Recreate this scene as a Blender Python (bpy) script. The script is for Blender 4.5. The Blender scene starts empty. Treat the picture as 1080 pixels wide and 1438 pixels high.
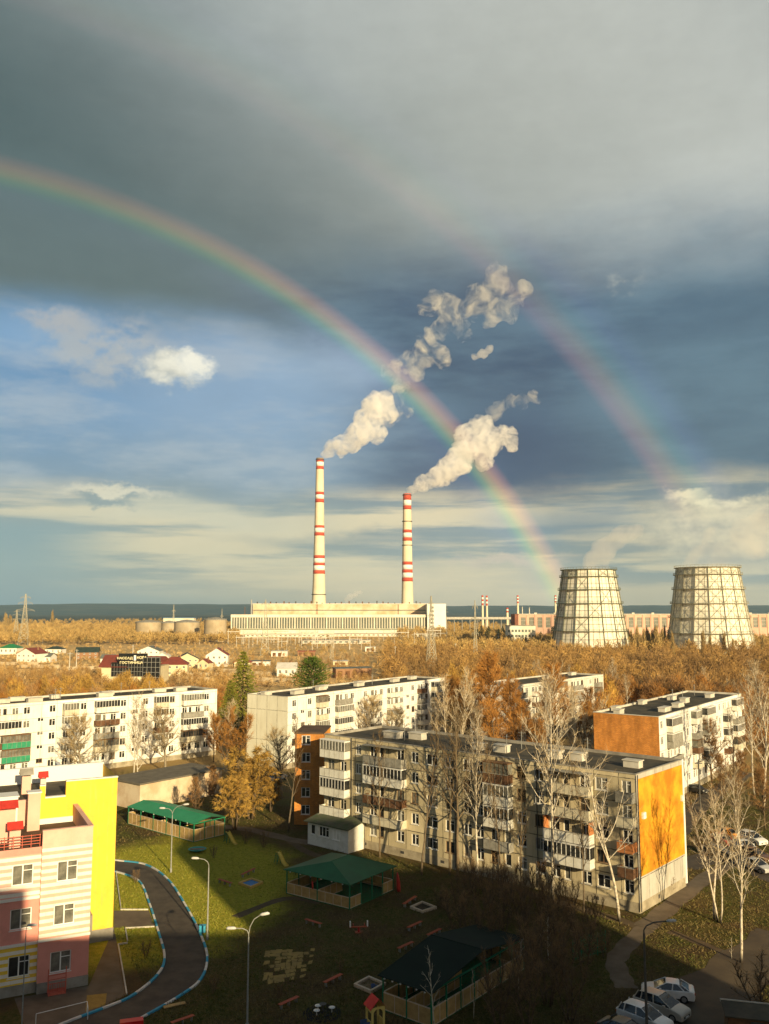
import bpy, bmesh, math, random
import numpy as np
from mathutils import Vector, Matrix
R = math.radians
sc = bpy.context.scene
COL = sc.collection
rnd = random.Random(7)

# ------------------------------------------------------------------ camera geometry
F = 1225.0; HZ = 857.0; CX, CY = 540.0, 719.0; CAMZ = 34.0
TH = math.atan((HZ - CY) / F)
SUN_AZ = R(153.0); SUN_EL = R(16.0)          # compass azimuth from +Y, clockwise
SUNV = Vector((math.sin(SUN_AZ)*math.cos(SUN_EL), math.cos(SUN_AZ)*math.cos(SUN_EL), math.sin(SUN_EL)))
def ray(px, py):
    x = (px - CX)/F; y = (CY - py)/F
    return Vector((x, math.cos(TH) - y*math.sin(TH), math.sin(TH) + y*math.cos(TH)))
def G(px, py, z=0.0):
    d = ray(px, py); t = (z - CAMZ)/d.z
    return (d.x*t, d.y*t)
def ZAT(px, py, dist):                        # height seen at that row at forward distance dist
    d = ray(px, py); return CAMZ + d.z/d.y*dist
def XAT(px, dist, py=HZ):
    d = ray(px, py); return d.x/d.y*dist
def on_line(px, A, D, py=1150):               # parameter along A + t D seen in column px
    d = ray(px, py); k = d.x/d.y
    return (A[0] - k*A[1])/(k*D[1] - D[0])
def ae(px, py):
    d = ray(px, py).normalized()
    return math.degrees(math.atan2(d.x, d.y)), math.degrees(math.asin(d.z))

# ------------------------------------------------------------------ node helpers
def lin(r, g, b):
    f = lambda c: (c/255/12.92 if c/255 <= .04045 else ((c/255+.055)/1.055)**2.4)
    return (f(r), f(g), f(b))
class NT:
    def __init__(s, tree): s.t = tree; s.L = tree.links
    def put(s, sock, v):
        if isinstance(v, bpy.types.NodeSocket): s.L.new(v, sock)
        elif v is not None:
            if isinstance(v, (tuple, list)) and sock.type == 'RGBA' and len(v) == 3: v = (*v, 1)
            sock.default_value = v
    def node(s, ty, **kw):
        n = s.t.nodes.new(ty)
        for k, v in kw.items(): setattr(n, k, v)
        return n
    def m(s, op, a, b=None, c=None, clamp=False):
        n = s.node('ShaderNodeMath', operation=op, use_clamp=clamp)
        for i, v in enumerate((a, b, c)):
            if v is not None: s.put(n.inputs[i], v)
        return n.outputs[0]
    def add(s, a, b): return s.m('ADD', a, b)
    def sub(s, a, b): return s.m('SUBTRACT', a, b)
    def mul(s, a, b): return s.m('MULTIPLY', a, b)
    def ss(s, v, lo, hi, o0=0.0, o1=1.0):        # smooth step
        n = s.node('ShaderNodeMapRange', interpolation_type='SMOOTHSTEP')
        s.put(n.inputs['Value'], v); n.inputs['From Min'].default_value = lo; n.inputs['From Max'].default_value = hi
        n.inputs['To Min'].default_value = o0; n.inputs['To Max'].default_value = o1
        return n.outputs[0]
    def lerp(s, f, a, b):
        n = s.node('ShaderNodeMix', data_type='RGBA'); n.clamp_factor = True
        s.put(n.inputs[0], f); s.put(n.inputs[6], a); s.put(n.inputs[7], b)
        return n.outputs[2]
    def addc(s, a, b, f=1.0):
        n = s.node('ShaderNodeMix', data_type='RGBA', blend_type='ADD'); n.clamp_factor = False
        s.put(n.inputs[0], f); s.put(n.inputs[6], a); s.put(n.inputs[7], b)
        return n.outputs[2]
    def mulc(s, a, b, f=1.0):
        n = s.node('ShaderNodeMix', data_type='RGBA', blend_type='MULTIPLY')
        s.put(n.inputs[0], f); s.put(n.inputs[6], a); s.put(n.inputs[7], b)
        return n.outputs[2]
    def noise(s, vec, scale, detail=5, rough=.55, dist=0.0, out=0):
        n = s.node('ShaderNodeTexNoise')
        if vec is not None: s.put(n.inputs['Vector'], vec)
        n.inputs['Scale'].default_value = scale; n.inputs['Detail'].default_value = detail
        n.inputs['Roughness'].default_value = rough; n.inputs['Distortion'].default_value = dist
        return n.outputs[out]
    def xyz(s, v):
        n = s.node('ShaderNodeSeparateXYZ'); s.put(n.inputs[0], v); return n.outputs
    def vec(s, x, y, z):
        n = s.node('ShaderNodeCombineXYZ')
        for i, v in enumerate((x, y, z)): s.put(n.inputs[i], v)
        return n.outputs[0]
    def white(s, v):
        n = s.node('ShaderNodeTexWhiteNoise', noise_dimensions='3D'); s.put(n.inputs['Vector'], v); return n.outputs[0]
    def ramp(s, f, stops, interp='LINEAR'):
        n = s.node('ShaderNodeValToRGB'); cr = n.color_ramp; cr.interpolation = interp
        while len(cr.elements) < len(stops): cr.elements.new(.5)
        for e, (p, c) in zip(cr.elements, stops): e.position = p; e.color = (*c, 1)
        s.put(n.inputs[0], f); return n.outputs[0]

def new_mat(name):
    m = bpy.data.materials.new(name); m.use_nodes = True
    nt = NT(m.node_tree); b = m.node_tree.nodes['Principled BSDF']
    return m, nt, b
def M(name, c1, c2=None, scale=1.5, rough=.85, metal=0.0, spec=.25, bump=0.0, bscale=None, detail=6, var=0.0, trans=0.0):
    """mottled surface: two real colours mixed by noise in object space; var = per-object brightness variation"""
    m, nt, b = new_mat(name)
    tc = nt.node('ShaderNodeTexCoord').outputs['Object']
    col = c1
    if c2 is not None:
        f = nt.noise(tc, scale, detail, .62)
        col = nt.lerp(nt.ss(f, .32, .68), c1, c2)
    if var:
        r = nt.node('ShaderNodeObjectInfo').outputs['Random']
        k = nt.add(nt.mul(r, 2*var), 1 - var)
        col = nt.mulc(col if not isinstance(col, tuple) else col, nt.vec(k, k, k))
    nt.put(b.inputs['Base Color'], col)
    b.inputs['Roughness'].default_value = rough; b.inputs['Metallic'].default_value = metal
    b.inputs['Specular IOR Level'].default_value = spec
    if bump:
        bn = nt.node('ShaderNodeBump'); bn.inputs['Strength'].default_value = bump
        nt.put(bn.inputs['Height'], nt.noise(tc, bscale or scale*4, 5)); nt.L.new(bn.outputs[0], b.inputs['Normal'])
    if trans:
        b.inputs['Transmission Weight'].default_value = trans
    return m
def panel_mat(name, c1, c2, jw=3.2, jh=2.75, z0=1.0, stain=(.1, .075, .04), joint=(.05, .045, .035), vary=.22, jt=.05):
    """large concrete wall panels: joints at bay and storey lines, each panel its own tone, streaky dirt"""
    m, nt, b = new_mat(name)
    tc = nt.node('ShaderNodeTexCoord').outputs['Object']; X, Y, Z = nt.xyz(tc)
    s = nt.add(X, Y)
    u = nt.m('DIVIDE', s, jw); v = nt.m('DIVIDE', nt.sub(Z, z0), jh)
    wob = nt.mul(nt.sub(nt.noise(tc, 2.0, 3), .5), .05)
    fu = nt.m('ABSOLUTE', nt.sub(nt.m('FRACT', nt.add(u, wob)), .5)); fv = nt.m('ABSOLUTE', nt.sub(nt.m('FRACT', nt.add(v, wob)), .5))
    w = nt.white(nt.vec(nt.m('FLOOR', u), nt.m('FLOOR', v), 3.0))
    big = nt.noise(nt.vec(nt.mul(s, 1.0), nt.mul(Z, .35), 0.0), .55, 7, .65)
    col = nt.lerp(nt.ss(big, .3, .7), c1, c2)
    k = nt.add(nt.mul(w, vary), 1 - vary*.6); col = nt.mulc(col, nt.vec(k, k, k))
    streak = nt.noise(nt.vec(nt.mul(s, 2.2), nt.mul(Z, .18), 5.0), 1.3, 6, .7)
    col = nt.lerp(nt.mul(nt.ss(streak, .52, .8), .55), col, stain)
    j = nt.m('MAXIMUM', nt.ss(fu, .5 - jt/jw, .5 - jt/jw*.5), nt.ss(fv, .5 - jt/jh, .5 - jt/jh*.5))
    brk = nt.ss(nt.noise(tc, .9, 3), .38, .55)
    col = nt.lerp(nt.mul(j, nt.add(nt.mul(brk, .5), .45)), col, joint)
    nt.put(b.inputs['Base Color'], col); b.inputs['Roughness'].default_value = .9; b.inputs['Specular IOR Level'].default_value = .15
    bn = nt.node('ShaderNodeBump'); bn.inputs['Strength'].default_value = .3
    nt.put(bn.inputs['Height'], nt.noise(tc, 9, 4)); nt.L.new(bn.outputs[0], b.inputs['Normal'])
    return m
def brick_mat(name, c1, c2, mortar=(.22, .17, .11), s=1.0):
    m, nt, b = new_mat(name)
    tc = nt.node('ShaderNodeTexCoord').outputs['Object']; X, Y, Z = nt.xyz(tc)
    n = nt.node('ShaderNodeTexBrick'); nt.put(n.inputs['Vector'], nt.vec(nt.add(X, Y), Z, 0.0))
    nt.put(n.inputs['Color1'], c1); nt.put(n.inputs['Color2'], c2); nt.put(n.inputs['Mortar'], mortar)
    n.inputs['Scale'].default_value = s; n.inputs['Brick Width'].default_value = .5; n.inputs['Row Height'].default_value = .17
    n.inputs['Mortar Size'].default_value = .018
    big = nt.noise(nt.vec(nt.add(X, Y), nt.mul(Z, .4), 0.0), .6, 7, .7)
    k = nt.ss(big, .25, .75, .6, 1.15)
    nt.put(b.inputs['Base Color'], nt.mulc(n.outputs[0], nt.vec(k, k, k))); b.inputs['Roughness'].default_value = .92
    b.inputs['Specular IOR Level'].default_value = .15
    return m
def stripe_mat(name, c1, c2, period, phase, lo, hi, plain):
    """painted horizontal bands between heights lo and hi, plain colour elsewhere"""
    m, nt, b = new_mat(name)
    tc = nt.node('ShaderNodeTexCoord').outputs['Object']; X, Y, Z = nt.xyz(tc)
    f = nt.m('FRACT', nt.m('DIVIDE', nt.sub(Z, phase), period))
    band = nt.ss(f, .49, .51)
    col = nt.lerp(band, c1, c2)
    ins = nt.mul(nt.m('GREATER_THAN', Z, lo), nt.m('LESS_THAN', Z, hi))
    col = nt.lerp(ins, plain, col)
    k = nt.ss(nt.noise(tc, .8, 7, .7), .2, .8, .84, 1.06); col = nt.mulc(col, nt.vec(k, k, k))
    st = nt.noise(nt.vec(nt.mul(nt.add(X, Y), 2.4), nt.mul(Z, .16), 3.0), 1.2, 7, .72); col = nt.lerp(nt.mul(nt.ss(st, .52, .78), .42), col, (.42, .33, .20))
    nt.put(b.inputs['Base Color'], col); b.inputs['Roughness'].default_value = .8
    b.inputs['Specular IOR Level'].default_value = .2
    return m

# ------------------------------------------------------------------ mesh helpers
class MB:
    def __init__(s): s.v = []; s.f = []; s.mi = []
    def poly(s, pts, mi=0):
        b = len(s.v); s.v += [tuple(p) for p in pts]; s.f.append(tuple(range(b, b+len(pts)))); s.mi.append(mi); return s
    def box(s, x0, x1, y0, y1, z0, z1, mi=0, rz=0.0, c=None):
        P = [(x, y, z) for z in (z0, z1) for x, y in ((x0, y0), (x1, y0), (x1, y1), (x0, y1))]
        if rz:
            cx, cy = c or ((x0+x1)/2, (y0+y1)/2); ca, sa = math.cos(rz), math.sin(rz)
            P = [(cx+(x-cx)*ca-(y-cy)*sa, cy+(x-cx)*sa+(y-cy)*ca, z) for x, y, z in P]
        b = len(s.v); s.v += P
        for q in ((0, 3, 2, 1), (4, 5, 6, 7), (0, 1, 5, 4), (1, 2, 6, 5), (2, 3, 7, 6), (3, 0, 4, 7)):
            s.f.append(tuple(b+i for i in q)); s.mi.append(mi)
        return s
    def prism(s, pts, z0, z1, mi=0):                      # pts counter-clockwise in xy
        n = len(pts); b = len(s.v)
        s.v += [(p[0], p[1], z0) for p in pts] + [(p[0], p[1], z1) for p in pts]
        s.f.append(tuple(b+i for i in reversed(range(n)))); s.f.append(tuple(b+n+i for i in range(n))); s.mi += [mi, mi]
        for i in range(n):
            j = (i+1) % n; s.f.append((b+i, b+j, b+n+j, b+n+i)); s.mi.append(mi)
        return s
    def xprism(s, pts, x0, x1, mi=0):                     # pts in (y,z)
        n = len(pts); b = len(s.v)
        s.v += [(x0, p[0], p[1]) for p in pts] + [(x1, p[0], p[1]) for p in pts]
        s.f.append(tuple(b+i for i in range(n))[::-1]); s.f.append(tuple(b+n+i for i in range(n))); s.mi += [mi, mi]
        for i in range(n):
            j = (i+1) % n; s.f.append((b+i, b+j, b+n+j, b+n+i)); s.mi.append(mi)
        return s
    def tube(s, pts, rads, n=6, mi=0, cap=True):
        pts = [Vector(p) for p in pts]; b = len(s.v); ref = None
        for i, p in enumerate(pts):
            d = (pts[min(i+1, len(pts)-1)] - pts[max(i-1, 0)])
            d = d.normalized() if d.length > 1e-9 else Vector((0, 0, 1))
            if ref is None: ref = Vector((1, 0, 0)) if abs(d.x) < .8 else Vector((0, 1, 0))
            a = d.cross(ref).normalized(); c = d.cross(a); ref = a.cross(d)
            r = rads[i] if isinstance(rads, (list, tuple)) else rads
            for k in range(n):
                w = 2*math.pi*k/n; s.v.append(tuple(p + a*(r*math.cos(w)) + c*(r*math.sin(w))))
        for i in range(len(pts)-1):
            for k in range(n):
                k2 = (k+1) % n
                s.f.append((b+i*n+k, b+(i+1)*n+k, b+(i+1)*n+k2, b+i*n+k2)); s.mi.append(mi)
        if cap:
            s.f.append(tuple(b+k for k in range(n))); s.mi.append(mi)
            e = b+(len(pts)-1)*n; s.f.append(tuple(e+k for k in reversed(range(n)))); s.mi.append(mi)
        return s
    def lathe(s, prof, n=24, mi=0, c=(0, 0), a0=0.0):      # prof = (r,z) list
        b = len(s.v)
        for r, z in prof:
            for k in range(n):
                w = a0 + 2*math.pi*k/n; s.v.append((c[0]+r*math.cos(w), c[1]+r*math.sin(w), z))
        for i in range(len(prof)-1):
            for k in range(n):
                k2 = (k+1) % n; s.f.append((b+i*n+k, b+i*n+k2, b+(i+1)*n+k2, b+(i+1)*n+k)); s.mi.append(mi)
        return s
    def disc(s, r, z, n=24, mi=0, c=(0, 0), a0=0.0):
        return s.poly([(c[0]+r*math.cos(a0+2*math.pi*k/n), c[1]+r*math.sin(a0+2*math.pi*k/n), z) for k in range(n)], mi)
    def wall(s, L, z0, z1, holes, y=0.0, rev=.14, x0=0.0, mi=0):
        """wall in the plane y facing -y with real window openings and reveals"""
        zs = sorted({z0, z1, *[h[2] for h in holes], *[h[3] for h in holes]})
        for a, bz in zip(zs, zs[1:]):
            hs = sorted([h for h in holes if h[2] <= a + 1e-6 and h[3] >= bz - 1e-6])
            x = x0
            for h in hs:
                if h[0] > x + 1e-6: s.poly([(x, y, a), (h[0], y, a), (h[0], y, bz), (x, y, bz)], mi)
                x = max(x, h[1])
            if x < x0 + L - 1e-6: s.poly([(x, y, a), (x0+L, y, a), (x0+L, y, bz), (x, y, bz)], mi)
        for h in holes:
            a, b_, c, d = h[:4]; r = y + rev
            s.poly([(a, y, c), (a, y, d), (a, r, d), (a, r, c)], mi); s.poly([(b_, y, c), (b_, r, c), (b_, r, d), (b_, y, d)], mi)
            s.poly([(a, y, c), (a, r, c), (b_, r, c), (b_, y, c)], mi); s.poly([(a, y, d), (b_, y, d), (b_, r, d), (a, r, d)], mi)
        return s
    def mesh(s, name, mats, smooth=False):
        me = bpy.data.meshes.new(name); me.from_pydata(s.v, [], s.f)
        for m in (mats if isinstance(mats, (list, tuple)) else [mats]): me.materials.append(m)
        if any(s.mi): me.polygons.foreach_set('material_index', s.mi)
        if smooth: me.polygons.foreach_set('use_smooth', [True]*len(s.f))
        me.update(); return me
    def build(s, name, mats, parent=None, smooth=False, loc=None, rz=0.0):
        return link(name, s.mesh(name, mats, smooth), parent, loc, rz)
def link(name, me, parent=None, loc=None, rz=0.0):
    o = bpy.data.objects.new(name, me); COL.objects.link(o)
    if parent is not None: o.parent = parent
    if loc is not None: o.location = loc
    if rz: o.rotation_euler.z = rz
    return o
def np_mesh(name, V, Fq, mat, smooth=False):
    """V (n,3), Fq (m,3|4) numpy"""
    me = bpy.data.meshes.new(name); k = Fq.shape[1]
    me.vertices.add(len(V)); me.vertices.foreach_set('co', np.ascontiguousarray(V, np.float32).ravel())
    me.loops.add(Fq.size); me.loops.foreach_set('vertex_index', Fq.astype(np.int32).ravel())
    me.polygons.add(len(Fq)); me.polygons.foreach_set('loop_start', np.arange(0, Fq.size, k, dtype=np.int32))
    me.polygons.foreach_set('loop_total', np.full(len(Fq), k, np.int32))
    me.materials.append(mat); me.update(calc_edges=True)
    return me
def tag(o, label=None, cat=None, group=None, kind=None):
    if label: o['label'] = label
    if cat: o['category'] = cat
    if group: o['group'] = group
    if kind: o['kind'] = kind
    return o
def thing(name, label, cat, loc=(0, 0, 0), rz=0.0, group=None):
    o = bpy.data.objects.new(name, None); COL.objects.link(o); o.empty_display_size = .5
    if len(loc) == 2: loc = (*loc, 0.0)
    o.location = loc; o.rotation_euler.z = rz
    return tag(o, label, cat, group)
def dup(root, loc, rz=0.0, scale=None, label=None, group=None, par=None):
    c = root.copy(); COL.objects.link(c)
    if par is not None: c.parent = par
    else:
        c.location = (*loc, 0.0) if len(loc) == 2 else loc; c.rotation_euler.z = rz
        if scale is not None: c.scale = scale if isinstance(scale, tuple) else (scale,)*3
        if label: c['label'] = label
        if group: c['group'] = group
    if root.name not in KIDS: KIDS[root.name] = list(root.children)
    for ch in KIDS[root.name]: dup(ch, None, par=c)
    return c
KIDS = {}
def struct(name, mb, mat, **k): return tag(mb.build(name, mat, **k), kind='structure')
# ------------------------------------------------------------------ camera, sun, sky, air
cam = bpy.data.cameras.new('camera'); co = bpy.data.objects.new('camera', cam); COL.objects.link(co)
cam.sensor_fit = 'HORIZONTAL'; cam.sensor_width = 36; cam.lens = 36*F/1080; cam.clip_end = 60000; cam.clip_start = .1
co.location = (0, 0, CAMZ); co.rotation_euler = (math.pi/2 + TH, 0, 0); sc.camera = co
sun = bpy.data.lights.new('sun', 'SUN'); so = bpy.data.objects.new('sun', sun); COL.objects.link(so)
sun.energy = 5.0; sun.angle = R(.5); sun.color = (1.0, .79, .46)
so.rotation_euler = SUNV.to_track_quat('Z', 'Y').to_euler(); so.location = (60, -120, 90)
sc.view_settings.view_transform = 'Standard'; sc.view_settings.look = 'None'
sc.view_settings.exposure = .6; sc.view_settings.gamma = 1
cy = sc.cycles
cy.max_bounces = 14; cy.diffuse_bounces = 3; cy.glossy_bounces = 2; cy.transmission_bounces = 4
cy.transparent_max_bounces = 8; cy.volume_bounces = 12; cy.use_denoising = True
cy.volume_step_rate = 1.0; cy.volume_max_steps = 256; cy.caustics_reflective = False; cy.caustics_refractive = False
cy.sample_clamp_indirect = 6

W = bpy.data.worlds.new("World"); sc.world = W; W.use_nodes = True
def build_world():
    t = W.node_tree; t.nodes.clear(); n = NT(t)
    d = n.node('ShaderNodeTexCoord').outputs['Generated']
    nz = n.node('ShaderNodeVectorMath', operation='NORMALIZE'); n.put(nz.inputs[0], d); d = nz.outputs[0]
    X, Y, Z = n.xyz(d)
    el0 = n.mul(n.m('ARCSINE', Z), 180/math.pi); az0 = n.mul(n.m('ARCTAN2', X, Y), 180/math.pi)
    # billowing edges: coordinates disturbed by cloud noise (stretched along the horizon)
    q = n.vec(n.mul(az0, .16), n.mul(el0, .34), 0.0)
    nA = n.noise(q, .55, 9, .6); nB = n.noise(n.vec(n.mul(az0, .16), n.mul(el0, .34), 7.3), .55, 9, .6); nC = n.noise(n.vec(n.mul(az0, .1), n.mul(el0, .42), 3.1), .8, 10, .62)
    nF = n.noise(n.vec(n.mul(az0, .5), n.mul(el0, .7), 1.7), .9, 8, .62)
    az = n.add(az0, n.mul(n.sub(nA, .5), 7.0)); el = n.add(el0, n.mul(n.sub(nB, .5), 4.6))
    def blob(px, py, ra, re, soft=1.0, a=az, e=el):
        ca, ce = ae(px, py)
        u = n.m('DIVIDE', n.sub(a, ca), ra); v = n.m('DIVIDE', n.sub(e, ce), re)
        r = n.m('SQRT', n.add(n.mul(u, u), n.mul(v, v)))
        return n.ss(r, 1.0, 1.0 - soft)
    # high storm deck, dark at upper left, paler to the upper right
    tr = n.ss(n.add(n.mul(az, .9), n.mul(n.sub(el, 23), 1.15)), -20, 32)
    deck = n.lerp(tr, lin(82, 102, 106), lin(200, 204, 200))
    green = n.ss(n.add(n.mul(az, 1.0), n.mul(el, -.35)), -25, 0)
    deck = n.lerp(n.mul(green, n.mul(n.ss(el, 20, 30), .30)), deck, lin(142, 142, 124))
    # slate blue rain cloud to the right and centre below the deck
    sl = n.mul(n.ss(el, 26.5, 18.5), n.ss(az, -16, 0))
    slate = n.lerp(n.ss(nC, .36, .64), lin(66, 87, 116), lin(92, 117, 138))
    slate = n.lerp(blob(720, 640, 9, 6), slate, lin(60, 80, 114))
    slate = n.lerp(n.mul(n.ss(az, 8, 22), .5), slate, lin(92, 122, 138))
    col = n.lerp(sl, deck, slate)
    # dark belly along the lower edge of the deck at the left
    bel = n.mul(n.ss(az, 3, -8), n.mul(n.ss(el, 17.5, 20.5), n.ss(el, 30, 21)))
    col = n.lerp(n.mul(bel, .25), col, lin(96, 108, 110))
    # clear blue opening at left centre
    bl = n.sub(18.9, n.ss(az0, -11, -2, 0, 3.0))
    op = n.mul(n.ss(n.sub(bl, n.add(el0, n.mul(n.sub(nB, .5), 2.6))), -1.3, 2.6), n.ss(az, 2.5, -6.5))
    opc = n.lerp(n.ss(az, -23, -10), lin(90, 138, 182), lin(130, 160, 192))
    opc = n.lerp(n.ss(el, 13, 6), opc, lin(108, 132, 154))
    opc = n.lerp(n.mul(n.ss(nC, .44, .66), .6), opc, lin(172, 180, 188))
    col = n.lerp(op, col, opc)
    hi = blob(470, 520, 8, 3.2); col = n.lerp(n.mul(hi, .6), col, lin(160, 182, 204))
    hi = blob(60, 468, 7, 2.4, 1.0, az0, el0); col = n.lerp(n.mul(hi, .55), col, lin(140, 178, 214))
    azf = n.add(az0, n.mul(n.sub(nF, .5), 3.2)); elf = n.add(el0, n.mul(n.sub(n.noise(n.vec(n.mul(az0, .5), n.mul(el0, .7), 9.7), .9, 8, .62), .5), 3.2))
    # lit fair-weather cloud and its pale trail
    c1 = n.mul(blob(150, 492, 5.6, 2.9, .7, azf, elf), n.ss(nF, .34, .56)); col = n.lerp(n.mul(c1, .8), col, lin(178, 178, 176)); c1 = n.mul(blob(80, 452, 3.0, 1.0, .7, azf, elf), n.ss(nF, .36, .56)); col = n.lerp(n.mul(c1, .7), col, lin(180, 176, 172))
    c2 = blob(240, 519, 2.9, 1.35, .75, azf, elf); col = n.lerp(n.mul(c2, .95), col, n.lerp(n.ss(nF, .3, .62), lin(206, 200, 180), lin(255, 247, 222)))
    c2 = blob(277, 508, 1.45, .95, .8, azf, elf); col = n.lerp(c2, col, lin(255, 248, 226))
    # low bands of cream cloud over slate
    low = n.ss(el, 9.2, 6.0)
    nL = n.noise(n.vec(n.mul(az0, .055), n.mul(el0, .62), 11.0), 1.0, 9, .58)
    bands = n.ss(nL, .42, .57)
    lowc = n.lerp(bands, lin(132, 144, 146), lin(224, 207, 168))
    lowc = n.lerp(n.ss(el0, 2.6, .4), lowc, n.lerp(n.ss(az0, -20, 2), lin(128, 150, 152), lin(192, 180, 150)))
    lowc = n.lerp(n.mul(n.ss(az0, -14, -23), n.ss(el0, 6.5, 4.5)), lowc, lin(104, 140, 156))
    col = n.lerp(low, col, lowc)
    s1 = blob(560, 815, 17, 2.0, .8); col = n.lerp(n.mul(s1, .75), col, lin(226, 206, 164))
    s1 = blob(270, 722, 11, 1.5, .8); col = n.lerp(n.mul(s1, .75), col, lin(206, 200, 174))
    s1 = blob(165, 692, 5.0, .55, .9, azf, elf); col = n.lerp(n.mul(s1, .9), col, lin(226, 216, 188))
    s1 = blob(150, 704, 2.6, .5, .7, azf, elf); col = n.lerp(n.mul(s1, .8), col, lin(112, 132, 142))
    s1 = blob(520, 755, 12, .9, .9); col = n.lerp(n.mul(s1, .7), col, lin(122, 136, 142))
    s1 = blob(800, 735, 9, 2.2, .9); col = n.lerp(n.mul(s1, .7), col, lin(118, 140, 156))
    s1 = blob(1020, 752, 8.5, 3.0, .7); col = n.lerp(n.mul(s1, .92), col, n.lerp(n.ss(nF, .35, .65), lin(178, 174, 160), lin(226, 214, 180)))
    s1 = blob(930, 700, 3.6, 1.4, .9); col = n.lerp(n.mul(s1, .5), col, lin(96, 116, 134))
    s1 = blob(1010, 706, 4.8, .7, .8, azf, elf); col = n.lerp(n.mul(s1, .9), col, n.lerp(n.ss(nF, .35, .6), lin(180, 176, 158), lin(240, 228, 190)))
    s1 = blob(960, 693, 1.6, .6, .8, azf, elf); col = n.lerp(n.mul(s1, .9), col, lin(236, 224, 188))
    s1 = blob(1040, 690, 2.2, .7, .8, azf, elf); col = n.lerp(n.mul(s1, .6), col, lin(96, 118, 136))
    s1 = blob(720, 790, 5.5, .8, .8, azf, elf); col = n.lerp(n.mul(s1, .7), col, lin(214, 192, 168))
    s1 = blob(885, 395, 1.6, 1.2, .9, azf, elf); col = n.lerp(n.mul(s1, n.mul(n.ss(nF, .45, .7), .7)), col, lin(176, 180, 172))
    zen = n.ss(el0, 42, 62); col = n.lerp(n.mul(zen, .8), col, lin(70, 78, 82))         # unseen dark cloud added overhead to cut the ambient light
    # fine texture of the cloud masses
    k = n.add(n.mul(nF, .16), .92); k = n.mul(k, n.add(n.mul(nC, .22), .89)); col = n.mulc(col, n.vec(k, k, k))
    # rainbow: angle from the point opposite the sun
    dt = n.node('ShaderNodeVectorMath', operation='DOT_PRODUCT'); n.put(dt.inputs[0], d); dt.inputs[1].default_value = -SUNV
    ang = n.mul(n.m('ARCCOSINE', dt.outputs['Value']), 180/math.pi)
    P = lambda a: (a - 38)/18
    z0 = (0, 0, 0)
    bow = n.ramp(n.m('DIVIDE', n.sub(ang, 38), 18), [(0, (.02, .02, .02)), (P(39.3), (.025, .025, .027)), (P(40.5), (.03, .035, .05)), (P(40.8), (.025, .07, .05)), (P(41.15), (.08, .16, .035)),
        (P(41.5), (.25, .18, .02)), (P(41.85), (.30, .13, .03)), (P(42.2), (.17, .06, .03)), (P(42.6), z0), (P(49.8), z0), (P(50.5), (.11, .035, .025)), (P(51.2), (.11, .07, .02)),
        (P(52.0), (.025, .055, .035)), (P(53.0), (.012, .016, .045)), (P(54.2), z0), (1.0, z0)])
    fade = n.mul(n.ss(el0, 32, 3, .24, 1.3), n.add(n.mul(nA, .7), .65))
    fade = n.mul(fade, n.ss(el0, -1, 1)); far2 = n.sub(1.0, n.mul(n.mul(n.m('GREATER_THAN', ang, 46), n.ss(el0, 8.5, 5)), .9))
    # Alexander's dark band between the two bows, paler sky inside the first
    dk = n.mul(n.mul(n.ss(ang, 42.3, 44), n.ss(ang, 50.5, 48.5)), .10); inn = n.mul(n.ss(ang, 42, 40.5), .06)
    g = n.add(n.sub(1.0, dk), inn); col = n.mulc(col, n.vec(g, g, g))
    col = n.addc(col, bow, n.mul(n.mul(fade, far2), .92))
    sky = n.node('ShaderNodeTexSky', sky_type='NISHITA'); sky.sun_disc = False; sky.sun_elevation = SUN_EL; sky.sun_rotation = SUN_AZ
    sky.altitude = 100; sky.air_density = 1.2; sky.dust_density = 1.5
    b1 = n.node('ShaderNodeBackground'); n.put(b1.inputs[0], sky.outputs[0]); b1.inputs[1].default_value = .05
    b2 = n.node('ShaderNodeBackground'); n.put(b2.inputs[0], col); b2.inputs[1].default_value = .68
    cover = n.mul(n.ss(ang, 110, 62), n.sub(1.0, n.mul(op, .22)))
    mx = n.node('ShaderNodeMixShader'); n.put(mx.inputs[0], cover); n.L.new(b1.outputs[0], mx.inputs[1]); n.L.new(b2.outputs[0], mx.inputs[2])
    out = n.node('ShaderNodeOutputWorld'); n.L.new(mx.outputs[0], out.inputs[0])
build_world()

# pale air between here and the far forest
hm = bpy.data.materials.new('air'); hm.use_nodes = True; hm.node_tree.nodes.clear(); hn = NT(hm.node_tree)
pv = hn.node('ShaderNodeVolumePrincipled'); pv.inputs['Color'].default_value = (.55, .80, 1, 1); pv.inputs['Density'].default_value = .000035
ho = hn.node('ShaderNodeOutputMaterial'); hn.L.new(pv.outputs[0], ho.inputs['Volume'])
HAZE = MB().box(-9000, 9000, -400, 14500, -3, 800)
haze = tag(HAZE.build('haze', hm), kind='stuff')

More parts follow.
